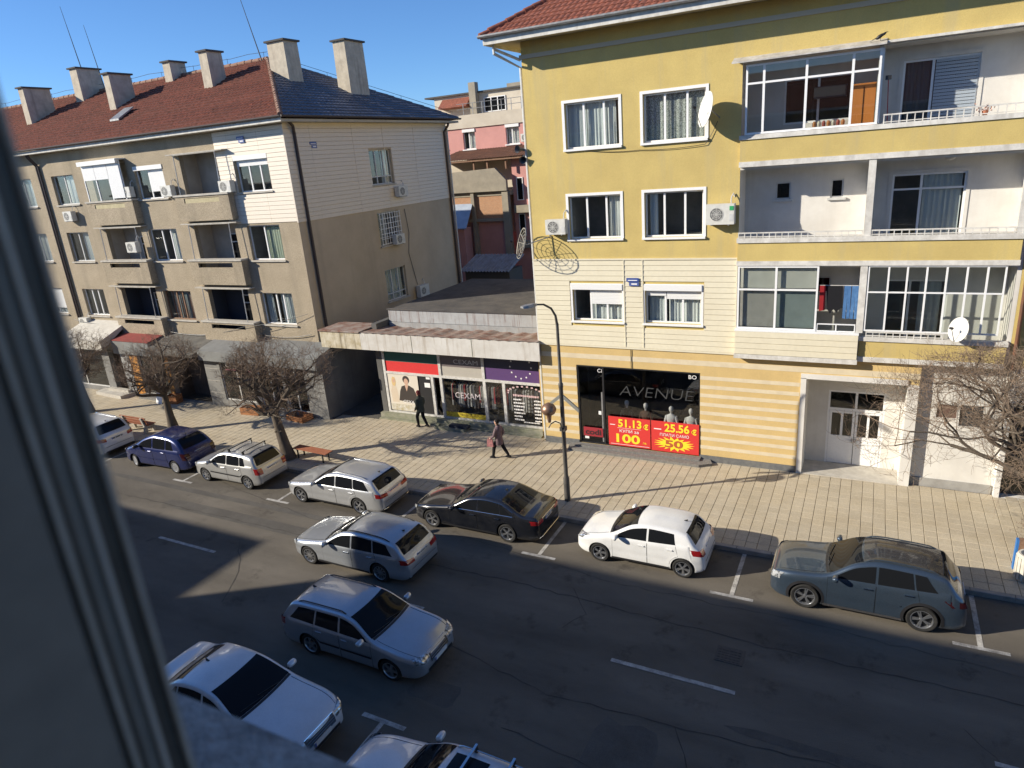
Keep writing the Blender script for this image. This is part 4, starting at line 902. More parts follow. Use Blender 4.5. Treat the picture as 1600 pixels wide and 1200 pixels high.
# eaves and roof
EX=-24.2; EYf=24.85; EYb=40.35
MB().box(GL-0.6,EX,EYf,EYb,14.351,14.47).build('eave_soffit', mat('eave_concrete',(0.50,0.47,0.40),0.85,c2=(0.42,0.39,0.33),scale=2), GB_)
MB().box(GL-0.6,EX+0.02,EYf-0.03,EYf-0.001,14.35,14.52).build('fascia', M_trimw, GB_)
MB().prismx([(EYf-0.12+p[0],14.62+p[1]) for p in prof],GL-0.6,EX+0.1).build('gutter', M_brownp, GB_)
g=MB(); g.prism([(EX+0.10+p[0],14.62+p[1]) for p in prof],EYf-0.1,EYb+0.1); g.build('gutter', M_brownp, GB_)
MB().box(GX+0.001,GX+0.05,GY,GB,14.25,14.349).build('eave_band', M_sidw, GB_)
p2=math.atan(0.5); DP=7.75; SL2=DP/math.cos(p2)
tile_slope('roof_tiles', GB_, Vector((0,EYf,14.55)), Vector((1,0,0)), Vector((0,math.cos(p2),math.sin(p2))), SL2, lambda t: GL, lambda t: EX-t*math.cos(p2), M_tile2, tile=0.28, course=0.38, wave=0.05, step=0.05)
tile_slope('roof_tiles', GB_, Vector((EX,EYf,14.55)), Vector((0,1,0)), Vector((-math.cos(p2),0,math.sin(p2))), SL2, lambda t: t*math.cos(p2), lambda t: 15.5-t*math.cos(p2), M_tileb, tile=0.30, course=0.40, wave=0.06, step=0.06)
RZ=14.55+DP*0.5
MB()._a([(GL,EYb,14.53),(EX,EYb,14.53),(EX-DP,EYf+DP,RZ),(GL,EYf+DP,RZ)],[(0,1,2,3)]).build('rear_roof', M_tile2, GB_, recalc=False)
M_capc=mat('ridge_mortar',(0.33,0.22,0.16),0.9,c2=(0.22,0.12,0.09),scale=5)
caps(GB_,(EX,EYf,14.62),(EX-DP,EYf+DP,RZ+0.06),M_capc,r=0.12); caps(GB_,(EX,EYb,14.62),(EX-DP,EYf+DP,RZ+0.06),M_tileb,r=0.10); caps(GB_,(EX-DP,EYf+DP,RZ+0.06),(GL,EYf+DP,RZ+0.06),M_capc,r=0.12,ln=0.6)
# chimneys
def chimney(x0,x1,y0,y1,zb_,zt_):
    c=MB()._a([(x0,y0,zb_),(x1,y0,zb_),(x1,y1,zb_),(x0,y1,zb_),(x0+0.03,y0+0.03,zt_),(x1-0.03,y0+0.03,zt_),(x1-0.03,y1-0.03,zt_),(x0+0.03,y1-0.03,zt_)],[(0,3,2,1),(4,5,6,7),(0,1,5,4),(1,2,6,5),(2,3,7,6),(3,0,4,7)]).build('chimney', M_chim, GB_)
    MB().box(x0-0.08,x1+0.08,y0-0.08,y1+0.08,zt_+0.001,zt_+0.09).build('chimney_cap', mat('chimney_cap_dark',(0.09,0.085,0.08),0.9), c)
chimney(-34.15,-33.45,29.6,30.7,16.2,18.85)
chimney(-41.65,-41.05,28.8,30.3,16.0,18.55); chimney(-50.2,-49.6,28.6,30.4,15.8,18.7); chimney(-48.4,-47.6,31.2,32.9,17.4,19.8); chimney(-40.0,-39.3,31.8,33.0,17.4,19.2)
chimney(-29.75,-28.5,30.4,31.5,16.1,18.8); chimney(-28.1,-27.2,33.8,35.5,15.7,18.95); chimney(-29.6,-29.1,36.0,36.6,16.0,18.6)
# roof window
sk=MB(); 
sk.prismx([(27.0,14.55+2.15*0.5+0.10),(28.1,14.55+3.25*0.5+0.22),(28.1,14.55+3.25*0.5+0.30),(27.0,14.55+2.15*0.5+0.20)],-39.3,-38.5); sk.build('roof_window', M_zinc, GB_)
# ---- ground floor shops: stepped out to the pavement
M_shopgrey = mat('grey_shop_cladding', (0.24,0.235,0.22), 0.75, c2=(0.19,0.185,0.175), scale=1.5)
M_canopyg = mat('canopy_grey_sheet', (0.22,0.225,0.215), 0.6, c2=(0.17,0.17,0.165), scale=1.4, streak=(2,0.3,(0.11,0.11,0.10)))
GF=24.2; FGf=front(GF)
shops=[(-31.1,-28.7,0.55,2.75),(-28.3,-26.6,0.35,2.75),(-26.4,-25.0,0.35,2.75),(-38.0,-35.7,0.3,2.8),(-46.0,-41.5,0.4,2.8),(-52,-47,0.4,2.8)]
wall_panel('ground_floor_wall', GB_, FGf, GL, -23.75, 0.0, 3.3, shops+[(-35.3,-32.3,0.13,2.9),(-40.8,-39.6,0.13,2.9)], M_shopgrey, depth=0.3)
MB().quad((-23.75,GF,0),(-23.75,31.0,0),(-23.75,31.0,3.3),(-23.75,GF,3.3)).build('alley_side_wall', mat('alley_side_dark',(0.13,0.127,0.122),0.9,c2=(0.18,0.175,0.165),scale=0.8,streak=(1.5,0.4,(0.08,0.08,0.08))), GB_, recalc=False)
MB().box(GL,-23.75,GF,25.49,3.301,3.42).build('shop_roof', M_bitumen, GB_)
for s in shops: window(GB_,FGf,*s,mull=((s[0]+s[1])/2,),frame=M_alu,sill=None,set_back=0.06,pane=M_panedk,name='shop_window',roomm=M_shopdk,room_depth=1.1)
for a,b_ in ((-35.3,-32.3),(-40.8,-39.6)):
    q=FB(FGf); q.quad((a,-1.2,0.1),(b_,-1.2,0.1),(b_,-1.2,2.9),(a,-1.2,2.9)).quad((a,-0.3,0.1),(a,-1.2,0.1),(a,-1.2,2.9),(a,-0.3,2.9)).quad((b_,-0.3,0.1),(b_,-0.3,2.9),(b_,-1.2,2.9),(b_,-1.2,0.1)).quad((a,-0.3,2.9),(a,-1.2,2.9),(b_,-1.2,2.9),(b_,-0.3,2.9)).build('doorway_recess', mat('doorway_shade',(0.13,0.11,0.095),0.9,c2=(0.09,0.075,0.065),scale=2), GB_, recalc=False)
# canopies
def canopy(nm,x0,x1,zb0,zb1,yo,m,zw=3.75):
    MB().prismx([(GY-0.002,zw),(yo,zb1),(yo,zb0),(yo+0.05,zb0),(GY-0.002,zw-0.12)],x0,x1).build(nm, m, GB_)
canopy('shop_canopy',-32.2,-23.72,2.85,3.40,23.85,M_canopyg,3.80)
canopy('shop_canopy',-36.4,-32.3,3.05,3.20,23.55,mat('canopy_dark',(0.10,0.095,0.085),0.8,c2=(0.16,0.15,0.13),scale=2),3.80)
canopy('shop_canopy',-39.9,-36.5,2.75,3.50,24.0,M_canopyg,3.72); MB().prismx([(25.3,3.79),(24.02,3.56),(24.02,3.53),(25.3,3.75)],-39.9,-36.5).build('red_canopy_top', mat('red_sheet',(0.30,0.07,0.06),0.7,c2=(0.22,0.06,0.05),scale=4), GB_)
canopy('fabric_awning',-44.3,-40.1,3.05,3.60,23.5,mat('awning_cream',(0.62,0.59,0.52),0.8,c2=(0.50,0.47,0.41),scale=2),4.35)
for x in (-28.6,-30.2): MB().tube([(x,23.84,2.9),(x,23.9,3.38)],0.015,5).build('canopy_strut', M_zinc, GB_)
# decorated orange panels beside the shop window
M_orange=mat('orange_printed_panel',(0.62,0.27,0.03),0.6,c2=(0.20,0.07,0.02),scale=5,contrast=(0.45,0.62))
for x0,x1 in ((-38.75,-38.05),(-35.68,-35.32)): FB(FGf).box(x0,x1,0.0,0.03,0.25,2.75).build('printed_panel', M_orange, GB_)
FB(FGf).box(-39.55,-38.78,0.0,0.05,0.13,2.75).build('stone_pier', mat('pale_stone_pier',(0.42,0.42,0.41),0.85,c2=(0.30,0.30,0.30),scale=3), GB_)
b=FB(FGf)
for z in (0.9,1.6,2.3): b.box(-32.25,-31.15,0.0,0.006,z,z+0.02)
b.build('cladding_joint', M_sillc, GB_, kind='stuff')
FB(FGf).box(-32.27,-31.15,0.002,0.022,0.13,2.85).build('shop_pilaster', M_shopgrey, GB_) if 0 else None
place_text('shop_lettering','EFFETTI',0.34,M_whp,GB_,(-29.55,24.172,2.62),width=2.0)
FB(FGf).box(-30.6,-28.7,0.01,0.03,2.30,2.36).build('neon_strip', mat('pink_strip',(0.65,0.20,0.30),0.5), GB_)
# steps and crates
st1=thing('shop_step','pale stone step with flared side at the shop under the cream awning','step',(-40.5,23.7,0.13)); MB().prismz([(-42.0,24.18),(-41.9,23.5),(-39.2,23.3),(-39.0,24.18)],0.11,0.33).build('tread', M_sillc, st1); MB().box(-41.2,-39.3,23.9,24.18,0.331,0.48).build('upper_tread', M_sillc, st1)
st2=thing('shop_step','dark grey step below the orange printed panels','step',(-37,23.9,0.13)); MB().box(-38.1,-35.7,23.72,24.19,0.11,0.28).build('tread', M_gran, st2); MB().box(-38.0,-35.9,23.95,24.19,0.281,0.36).build('upper_tread', M_gran, st2)

# ================================================================== pink house in the courtyard behind
M_pink = mat('pink_render', (0.60,0.31,0.28), 0.9, c2=(0.53,0.27,0.245), scale=0.8, bump=0.2, fine=0.05)
M_brick = None
def brick_mat():
    m=bpy.data.materials.new('infill_brick'); m.use_nodes=True; n=m.node_tree.nodes; l=m.node_tree.links
    g=n.new('ShaderNodeNewGeometry'); mp=n.new('ShaderNodeMapping'); mp.inputs['Rotation'].default_value=(R(90),0,0)
    t=n.new('ShaderNodeTexBrick'); t.inputs['Scale'].default_value=3.6; t.inputs['Color1'].default_value=(0.48,0.25,0.13,1); t.inputs['Color2'].default_value=(0.40,0.20,0.105,1); t.inputs['Mortar'].default_value=(0.42,0.36,0.28,1)
    l.new(g.outputs['Position'],mp.inputs[0]); l.new(mp.outputs[0],t.inputs[0]); l.new(t.outputs[0],n['Principled BSDF'].inputs['Base Color']); n['Principled BSDF'].inputs['Roughness'].default_value=0.95
    bp=n.new('ShaderNodeBump'); bp.inputs['Strength'].default_value=0.4; l.new(t.outputs['Fac'],bp.inputs['Height']); l.new(bp.outputs[0],n['Principled BSDF'].inputs['Normal'])
    return m
M_brick=brick_mat()
M_ccon = mat('bare_concrete', (0.36,0.32,0.25), 0.9, c2=(0.28,0.25,0.2), scale=1.5, bump=0.2)
M_creamb = mat('cream_band', (0.60,0.54,0.44), 0.9, c2=(0.52,0.46,0.37), scale=1)
PK=thing('pink_building','pink rendered house with brick infill panels and tiled porch roof in the courtyard','building',(-27.8,50,0))
FP=front(50.0)
wall_panel('wall', PK, FP, -34.1, -22.7, 12.34, 14.44, [(-29.7,-28.6,12.85,14.30),(-25.85,-24.7,12.95,14.35),(-32.3,-31.25,13.0,14.1)], M_pink)
window(PK,FP,-29.7,-28.6,12.85,14.30,mull=(-29.2,),curtains=[(0.3,0.98,M_curt)],shutter_box=True); window(PK,FP,-25.85,-24.7,12.95,14.35,mull=(-25.35,),curtains=[(0.05,0.95,M_curt)],shutter_box=True); window(PK,FP,-32.3,-31.25,13.0,14.1,mull=(-31.8,))
MB().box(-34.1,-22.7,49.89,61.4,14.44,15.41).build('cream_cornice', M_creamb, PK)
MB().box(-34.09,-22.73,52.2,61.35,0.0,14.43).build('core', M_pink, PK)
# attic storey
MB().box(-33.5,-23.1,52.27,60.2,15.411,17.11).build('attic_wall', M_creamb, PK)
window(PK,front(52.27),-28.75,-26.8,15.6,16.7,mull=(-28.1,-27.5),sill=None,room=False,set_back=-0.07,pane=M_carglass)
MB()._a([(-32.7,51.4,16.2),(-30.0,51.4,16.2),(-30.0,52.5,17.11),(-32.7,52.5,17.11),(-32.7,52.5,16.1),(-30.0,52.5,16.1)],[(0,1,2,3),(0,4,5,1),(0,3,4),(1,5,2)]).build('attic_lean_to', M_tile, PK)
MB().box(-29.8,-29.2,51.7,52.26,15.411,17.9).build('chimney', M_ccon, PK); MB().box(-25.3,-24.3,53.4,54.5,17.24,18.02).build('chimney', M_brick, PK); MB().box(-27.5,-26.1,54,56.2,17.24,17.7).build('roof_hatch', M_ccon, PK)
MB().box(-34.3,-22.7,52.05,60.7,17.112,17.235).build('attic_roof', M_bitumen, PK)
for i in range(9): MB().tube([(-29.5+i*0.85,50.1,15.41),(-29.5+i*0.85,50.1,16.25)],0.028,5).build('railing_post', M_zinc, PK)
for z in (15.85,16.25): MB().tube([(-30.1,50.1,z),(-22.8,50.1,z)],0.022,5).build('railing_rail', M_zinc, PK)
# tiled porch roof, terrace, brick infill
tile_slope('porch_roof_tiles', PK, Vector((0,48.05,12.06)), Vector((1,0,0)), Vector((0,0.94,0.34)), 2.1, lambda t: -31.4+t*0.6, lambda t: -23.3, mat('brown_porch_tile',(0.17,0.085,0.055),0.85,c2=(0.11,0.06,0.045),scale=3), tile=0.24, course=0.34)
MB().box(-31.25,-23.3,48.13,50.0,11.89,12.03).build('porch_soffit', M_wood, PK)
MB().box(-31.1,-22.75,50.001,50.11,6.3,12.33).build('terrace_back_wall', M_creamb, PK)
for x in (-28.0,-26.8,-25.2): MB().box(x-0.06,x+0.06,48.3,48.42,11.2,11.889).build('porch_post', M_wood, PK)
MB().prism([(-31.4,9.62),(-31.4,11.15),(-26.0,11.32),(-25.1,10.4),(-25.1,9.62)],47.95,48.24).build('terrace_parapet', M_ccon, PK)
MB().box(-31.25,-25.0,48.25,50.0,9.27,9.61).build('terrace_slab', M_ccon, PK)
MB().box(-31.25,-28.42,48.3,48.41,7.58,9.265).build('brick_panel', M_brick, PK); MB().box(-28.12,-25.64,48.3,48.41,7.58,9.265).build('brick_panel', M_brick, PK)
MB().box(-28.41,-28.13,48.07,48.52,4.05,9.60).build('concrete_frame', M_ccon, PK); MB().box(-25.63,-25.11,48.07,48.52,2.91,9.60).build('concrete_frame', M_ccon, PK); MB().box(-31.25,-28.42,48.13,48.47,7.34,7.575).build('concrete_frame', M_ccon, PK); MB().box(-28.12,-25.64,48.13,48.47,7.34,7.575).build('concrete_frame', M_ccon, PK)
MB().box(-31.3,-25.64,48.48,48.6,0.0,9.26).build('lower_wall', M_pink, PK)
MB().prismx([(46.8,6.95),(48.1,8.7),(48.1,8.77),(46.8,7.02)],-31.4,-28.3).build('sheet_roof', mat('blue_sheet_roof',(0.42,0.47,0.52),0.4,metal=0.4,c2=(0.34,0.38,0.44),scale=2), PK)
MB().box(-31.1,-28.65,47.05,48.12,0.0,7.0).build('bay', M_pink, PK)
window(PK,front(47.05),-30.2,-29.5,5.4,6.65,sill=None,room=False,set_back=-0.06,pane=M_carglass)
MB().box(-25.0,-22.2,48.86,59.1,0.0,12.0).build('right_wing', M_pink, PK)
for z in (6.1,8.8): window(PK,front(48.86),-24.65,-24.1,z,z+1.7,sill=None,room=False,set_back=-0.06,pane=M_carglass)
for z in (7.9,5.2): MB().box(-24.8,-22.8,48.4,48.855,z,z+0.55).build('balcony_front', M_ccon, PK)
# yard shed with corrugated roof
SHD=thing('yard_shed','low shed with corrugated grey roof in the shaded courtyard','shed',(-23.6,41.5,0))
MB().box(-25.4,-21.9,41.3,43.3,0,4.7).build('wall', mat('shed_wall',(0.12,0.11,0.10),0.9), SHD)
b=MB(); rows=[]
for i in range(80): x=lerp(-25.6,-21.7,i/79); h=0.05*math.sin(i*1.25); rows.append([(x,40.8,4.7+h),(x,43.4,5.5+h)])
b.grid(rows).build('corrugated_roof', mat('corrugated_sheet',(0.30,0.31,0.33),0.6,c2=(0.2,0.19,0.19),scale=2,streak=(4,0.4,(0.14,0.09,0.07))), SHD, recalc=False)
# house behind the grey one, left edge
HB=thing('rear_house','far house with grey brown tiled roof rising behind the long brown roof','building',(-78,52,0))
MB().box(-110,-62,46,60,0,17.2).build('wall', M_grey2, HB)
tile_slope('roof_tiles', HB, Vector((0,45.4,17.2)), Vector((1,0,0)), Vector((0,0.9,0.436)), 8.5, lambda t: -111+t*0.9, lambda t: -61-t*0.9, mat('weathered_tile',(0.15,0.105,0.085),0.9,c2=(0.10,0.085,0.08),scale=2,fine=0.3,fscale=6), tile=0.3, course=0.42)
MB()._a([(-111,60.6,17.2),(-61,60.6,17.2),(-68.7,53.05,20.9),(-103.3,53.05,20.9),(-61,45.4,17.2),(-111,45.4,17.2)],[(0,1,2,3),(1,4,2),(0,3,5)]).build('rear_roof', M_tile2, HB, recalc=False)
for x in (-88,-76,-82): MB().box(x,x+1.4,50,51.2,19,22.0).build('chimney', M_chim, HB)

# ================================================================== the house the view is taken from, and its neighbour
M_own = mat('own_wall_render', (0.33,0.31,0.29), 0.95, c2=(0.26,0.25,0.23), scale=1.4, bump=0.3)
OB=thing('viewpoint_building','grey rendered house with the open window that frames the view','building',(-10,-6,0))
FO=front(0.20)
# facade turned towards the street (+Y)
FO=dict(U=Vector((-1,0,0)),N=Vector((0,1,0)),O=Vector((0,0.20,0)))
wall_panel('wall', OB, FO, -16.0, 34.5, 0.0, 12.95, [(-1.15,0.60,11.2,12.85),(0.62,2.2,11.2,12.85)], M_own, depth=0.17)
MB().box(-2.2,-2.13,0.05,0.19,11.2,12.85).box(-0.70,-0.621,0.05,0.19,11.2,12.85).box(-2.13,-0.70,0.05,0.19,11.2,11.27).box(-2.13,-0.70,0.05,0.19,12.78,12.85).build('fixed_sash', M_pvcg, OB)
MB().box(-2.13,-0.70,0.11,0.118,11.27,12.78).build('sash_pane', M_pane, OB)
MB()._a([(-3,-3.5,11.0),(4,-3.5,11.0),(4,0.03,11.0),(-3,0.03,11.0),(-3,-3.5,12.94),(4,-3.5,12.94),(4,0.03,12.94),(-3,0.03,12.94)],[(0,1,2,3),(4,5,6,7),(0,1,5,4),(0,4,7,3),(1,2,6,5)]).build('room', M_room, OB, recalc=False)
b=MB(); b.quad((-34.5,0.2,0),(-34.5,-12,0),(-34.5,-12,12.95),(-34.5,0.2,12.95)); b.quad((16,0.2,0),(16,-12,0),(16,-12,12.95),(16,0.2,12.95)); b.quad((-34.5,-12,0),(16,-12,0),(16,-12,12.95),(-34.5,-12,12.95)); b.build('other_walls', M_own, OB, recalc=False)
MB().box(-35.0,16.5,0.21,0.72,13.18,13.34).build('eave', M_trimw, OB)
MB()._a([(-35.0,0.72,13.35),(16.5,0.72,13.35),(10,-6,16.3),(-28.5,-6,16.3),(-35.0,-12.7,13.35),(16.5,-12.7,13.35)],[(0,1,2,3),(1,5,2),(5,4,3,2),(4,0,3)]).build('roof', M_tile2, OB)
MB().box(-35.0,16.5,-12.7,0.2,12.96,13.17).build('attic_floor', M_ccon, OB)
MB().box(-3.0,1.4,0.201,0.545,11.10,11.19).build('window_sill', mat('sill_rough_concrete',(0.58,0.52,0.47),0.95,c2=(0.34,0.30,0.27),scale=7,bump=0.5,bscale=45,fine=0.2,fscale=30,contrast=(0.4,0.75)), OB)
# window jamb: stepped profile on the left of the opening
M_j1=mat('jamb_dark',(0.07,0.058,0.046),0.5,c2=(0.10,0.085,0.068),scale=30); M_j2=mat('jamb_highlight',(0.66,0.58,0.50),0.35); M_j3=mat('jamb_grey',(0.25,0.215,0.18),0.5,c2=(0.31,0.265,0.22),scale=18); M_j4=mat('jamb_paint_grey',(0.58,0.50,0.42),0.6,c2=(0.46,0.40,0.33),scale=25)  # pale edge strip: the highlight line along the jamb is put into its colour
# stepped jamb profile: (outer y, inner y, x of the face, material)
steps=[(0.2630,0.2572,-0.478,M_j4),(0.2571,0.2436,-0.481,M_j1),(0.2435,0.2380,-0.477,M_j2),(0.2379,0.2274,-0.480,M_j3),(0.2273,0.2238,-0.482,M_j1),(0.2237,0.2174,-0.478,M_j4),(0.2173,0.2142,-0.482,M_j1),(0.2141,0.03,-0.4795,M_j3)]
WJ=None
for i,(ya,yb_,xf,mj) in enumerate(steps):
    o=MB().prismz([(xf,ya-0.0008),(xf,yb_+0.0008),(xf-0.002,yb_),(-0.60,yb_),(-0.60,ya),(xf-0.002,ya)],11.191,12.845)
    if i == 1: WJ=o.build('window_frame', mj, OB, label='dark weathered window jamb edge')
    else: o.build('frame_strip', mj, OB)
NB=thing('neighbour_building','grey rendered neighbouring house further along the near kerb','building',(-55,-6,0))
MB().box(-75,-39.6,-12,0.2,0,11.3).build('wall', M_own, NB)
MB()._a([(-75.6,0.6,11.3),(-39.1,0.6,11.3),(-39.1,-12.6,11.3),(-75.6,-12.6,11.3),(-75.6,0.6,11.46),(-39.1,0.6,11.46),(-39.1,-12.6,11.46),(-75.6,-12.6,11.46)],[(0,3,2,1),(4,5,6,7),(0,1,5,4),(1,2,6,5),(2,3,7,6),(3,0,4,7)]).build('flat_roof', M_ccon, NB)
for x in (-44.2,-47.0): MB().box(x,x+0.8,-2.6,-1.6,11.46,13.3).build('chimney', M_chim, NB)

# ================================================================== bare trees
M_bark = mat('bark', (0.085,0.068,0.052), 0.95, c2=(0.14,0.115,0.09), scale=7, bump=0.8, bscale=22, stretch=(1,1,0.35))
M_twig = mat('twigs', (0.16,0.115,0.08), 0.9, c2=(0.25,0.185,0.135), scale=5)
def tree(label, base, trunk_pts, trunk_r, crown_c, crown_r, seed, limbs=9, tw=1.0, lk=0.56):
    rg=random.Random(seed); T=thing('bare_tree', label, 'tree', base, group='bare pollarded street trees')
    B0=Vector(base); tr=MB(); cw=MB()
    pts=[B0+Vector(p) for p in trunk_pts]; rad=[lerp(trunk_r*1.35,trunk_r*0.8,min(1,i/(len(pts)-1)*1.3)) for i in range(len(pts))]; rad[0]=trunk_r*1.7
    # uneven trunk
    tr.tube(pts, rad, 12)
    top=pts[-1]; C=B0+Vector(crown_c); tips=[]
    def grow(p, d, ln, r, depth, mb_big):
        n=4 if depth < 2 else 3; q=[p]; dd=d.copy()
        for i in range(n):
            dd=(dd+Vector((rg.gauss(0,.20),rg.gauss(0,.20),rg.gauss(0.05,.16)))).normalized(); q.append(q[-1]+dd*ln/n)
        r1=r*(0.78 if depth < 2 else 0.6)
        (tr if depth < 2 else cw).tube(q, [lerp(r,r1,i/n) for i in range(n+1)], 7 if depth < 2 else (4 if depth < 4 else 3), cap=depth < 2)
        return q, dd, r1
    def inside(p):
        v=p-C; return (v.x/crown_r[0])**2+(v.y/crown_r[1])**2+(v.z/crown_r[2])**2
    def rec(p, d, ln, r, depth):
        q,dd,r1=grow(p,d,ln,r,depth,None)
        if depth >= 5: return
        k={0:4,1:4,2:4,3:3,4:3}[depth]
        for i in range(k):
            src=q[rg.choice([2,3,-1,-1]) if len(q) > 3 else -1]
            out=(src-C); out=Vector((out.x/crown_r[0],out.y/crown_r[1],out.z/crown_r[2]))
            nd=(dd*0.55+Vector((rg.gauss(0,.62),rg.gauss(0,.62),rg.gauss(0.08,.5)))+out*0.25).normalized()
            nl=ln*rg.uniform(0.58,0.88)
            if inside(src+nd*nl) > 1.15 and depth < 4:
                nd=(nd-out.normalized()*0.6).normalized(); nl*=0.7
            rec(src, nd, nl, max(0.0045*tw, r1*rg.uniform(0.45,0.7)), depth+1)
    for i in range(limbs):
        a=2*math.pi*(i+rg.uniform(-.3,.3))/limbs; el=rg.uniform(0.1,0.95)
        d=Vector((math.cos(a)*math.cos(el),math.sin(a)*math.cos(el),math.sin(el))); d=(d+(C-top)*0.25).normalized()
        ln=rg.uniform(0.75,1.05)*(0.55*crown_r[0]+0.45*crown_r[2])*0.85
        rec(top-Vector((0,0,rg.uniform(0,0.3))), d, ln, trunk_r*lk*rg.uniform(0.8,1.2), 0)
    for i in range(len(pts)):                              # burrs where limbs were lopped
        for _ in range(2):
            a=rg.uniform(0,6.28); q=pts[i]+Vector((math.cos(a),math.sin(a),rg.uniform(-.2,.2)))*rad[i]*0.75
            if i > 1: tr.tube([q-Vector((0,0,0.09)),q,q+Vector((0,0,0.09))],[0.03,rad[i]*0.45,0.03],7)
    for _ in range(5):
        a=rg.uniform(0,6.28); q=top+Vector((math.cos(a)*trunk_r*0.9,math.sin(a)*trunk_r*0.9,rg.uniform(-.1,.15))); tr.tube([q-Vector((0,0,0.12)),q,q+Vector((0,0,0.12))],[0.05,trunk_r*0.6,0.05],8)
    tr.build('trunk', M_bark, T, smooth=60); cw.build('crown', M_twig, T)
    return T
tree('bare pollarded tree with wide twiggy crown beside the small silver hatchback', (-22.3,19.85,0.12), [(0,0,0),(-0.12,0.02,0.6),(-0.28,0.05,1.3),(-0.42,0.08,2.0),(-0.45,0.08,2.35)], 0.21, (0.1,0.25,3.75), (2.25,2.0,1.55), 11, limbs=9)
tree('bare pollarded tree standing beside the dark blue people carrier', (-30.9,20.6,0.12), [(0,0,0),(-0.05,0.0,0.8),(-0.12,0.03,1.6),(-0.15,0.03,2.2)], 0.17, (-0.35,0.2,3.5), (1.9,1.8,1.4), 23, limbs=8)
tree('bare pollarded tree by the cream awning behind the white suv', (-38.9,21.2,0.12), [(0,0,0),(-0.1,0.0,0.8),(-0.2,0.0,1.7),(-0.3,0.0,2.2)], 0.17, (-0.1,0.1,3.4), (1.9,1.8,1.35), 37, limbs=8)
tree('bare spreading tree with arching twigs beside the entrance and litter bin', (5.1,21.4,0.12), [(0,0,0),(-0.1,0.05,0.9),(-0.25,0.1,1.9),(-0.35,0.1,2.5)], 0.2, (-1.3,0.4,3.5), (4.0,2.4,2.0), 53, limbs=15, tw=1.0, lk=0.30)

# ================================================================== street lamp
LP=thing('street_lamp','tall grey steel street lamp with curved arm and copper coloured lantern bracket','street lamp',(-9.08,20.2,0.12))
M_pole=mat('lamp_pole', (0.085,0.08,0.072), 0.55, metal=0.4, c2=(0.12,0.11,0.10), scale=4)
x,y=-9.08,20.2
MB().lathe([(0.11,0.0),(0.11,0.9),(0.075,1.0),(0.072,4.3),(0.082,4.32),(0.082,4.45),(0.055,4.5),(0.05,6.55)],n=14,c=(x,y,0.12)).build('pole', M_pole, LP, smooth=40)
arm=[(x,y,6.60),(x-0.02,y-0.05,6.95),(x-0.10,y-0.18,7.22),(x-0.25,y-0.42,7.40),(x-0.42,y-0.68,7.45)]
MB().tube(arm,[0.048,0.042,0.036,0.032,0.03],10).build('arm', M_pole, LP, smooth=50)
d=Vector((-0.5,-0.86,0)).normalized(); p=Vector(arm[-1]); s_=Vector((d.y,-d.x,0))
hb=MB(); hv=[]
for t,w,h0,h1 in ((-0.05,0.04,-0.03,0.03),(0.10,0.10,-0.05,0.05),(0.35,0.13,-0.05,0.045),(0.52,0.09,-0.03,0.03)):
    c=p+d*t; hv.append([c-s_*w+Vector((0,0,h0)),c+s_*w+Vector((0,0,h0)),c+s_*w*0.8+Vector((0,0,h1)),c-s_*w*0.8+Vector((0,0,h1)),c-s_*w+Vector((0,0,h0))])
hb.grid(hv)._a([hv[0][i] for i in range(4)],[(0,1,2,3)])._a([hv[-1][i] for i in range(4)],[(3,2,1,0)]).build('lamp_head', M_zinc, LP, merge=True)
br=[(x,y-0.06,2.95),(x+0.03,y-0.25,3.05),(x-0.05,y-0.42,3.25),(x-0.22,y-0.45,3.28),(x-0.34,y-0.42,3.12)]
MB().tube([(x,y-0.07,2.3),(x,y-0.09,2.9),(x-0.02,y-0.20,3.2),(x-0.12,y-0.36,3.32),(x-0.25,y-0.45,3.25),(x-0.33,y-0.48,3.10)],0.022,7).build('bracket', M_pole, LP, smooth=50)
lx,ly=x-0.30,y-0.45
MB().lathe([(0.0,0.30),(0.05,0.29),(0.20,0.20),(0.26,0.08),(0.255,0.0),(0.20,-0.10),(0.09,-0.16),(0.07,-0.30),(0.05,-0.42),(0.0,-0.44)],n=18,c=(lx,ly,3.72)).build('lantern', mat('copper_lantern',(0.24,0.13,0.08),0.4,metal=0.6,c2=(0.32,0.21,0.15),scale=7), LP, smooth=50)
MB().box(x-0.10,x+0.10,y-0.10,y+0.10,2.85,3.0).build('clamp', M_pole, LP)
for sg in (-1,1):
    b=MB(); b._a([(x+sg*0.06,y-0.03,4.18),(x+sg*0.62,y-0.03,3.72),(x+sg*0.62,y-0.03,3.58),(x+sg*0.06,y-0.03,4.04),(x+sg*0.06,y+0.03,4.18),(x+sg*0.62,y+0.03,3.72),(x+sg*0.62,y+0.03,3.58),(x+sg*0.06,y+0.03,4.04)],[(0,1,2,3),(7,6,5,4),(0,4,5,1),(1,5,6,2),(2,6,7,3),(3,7,4,0)])
    b.build('banner_arm', mat('banner_arm_grey',(0.22,0.22,0.20),0.6), LP)

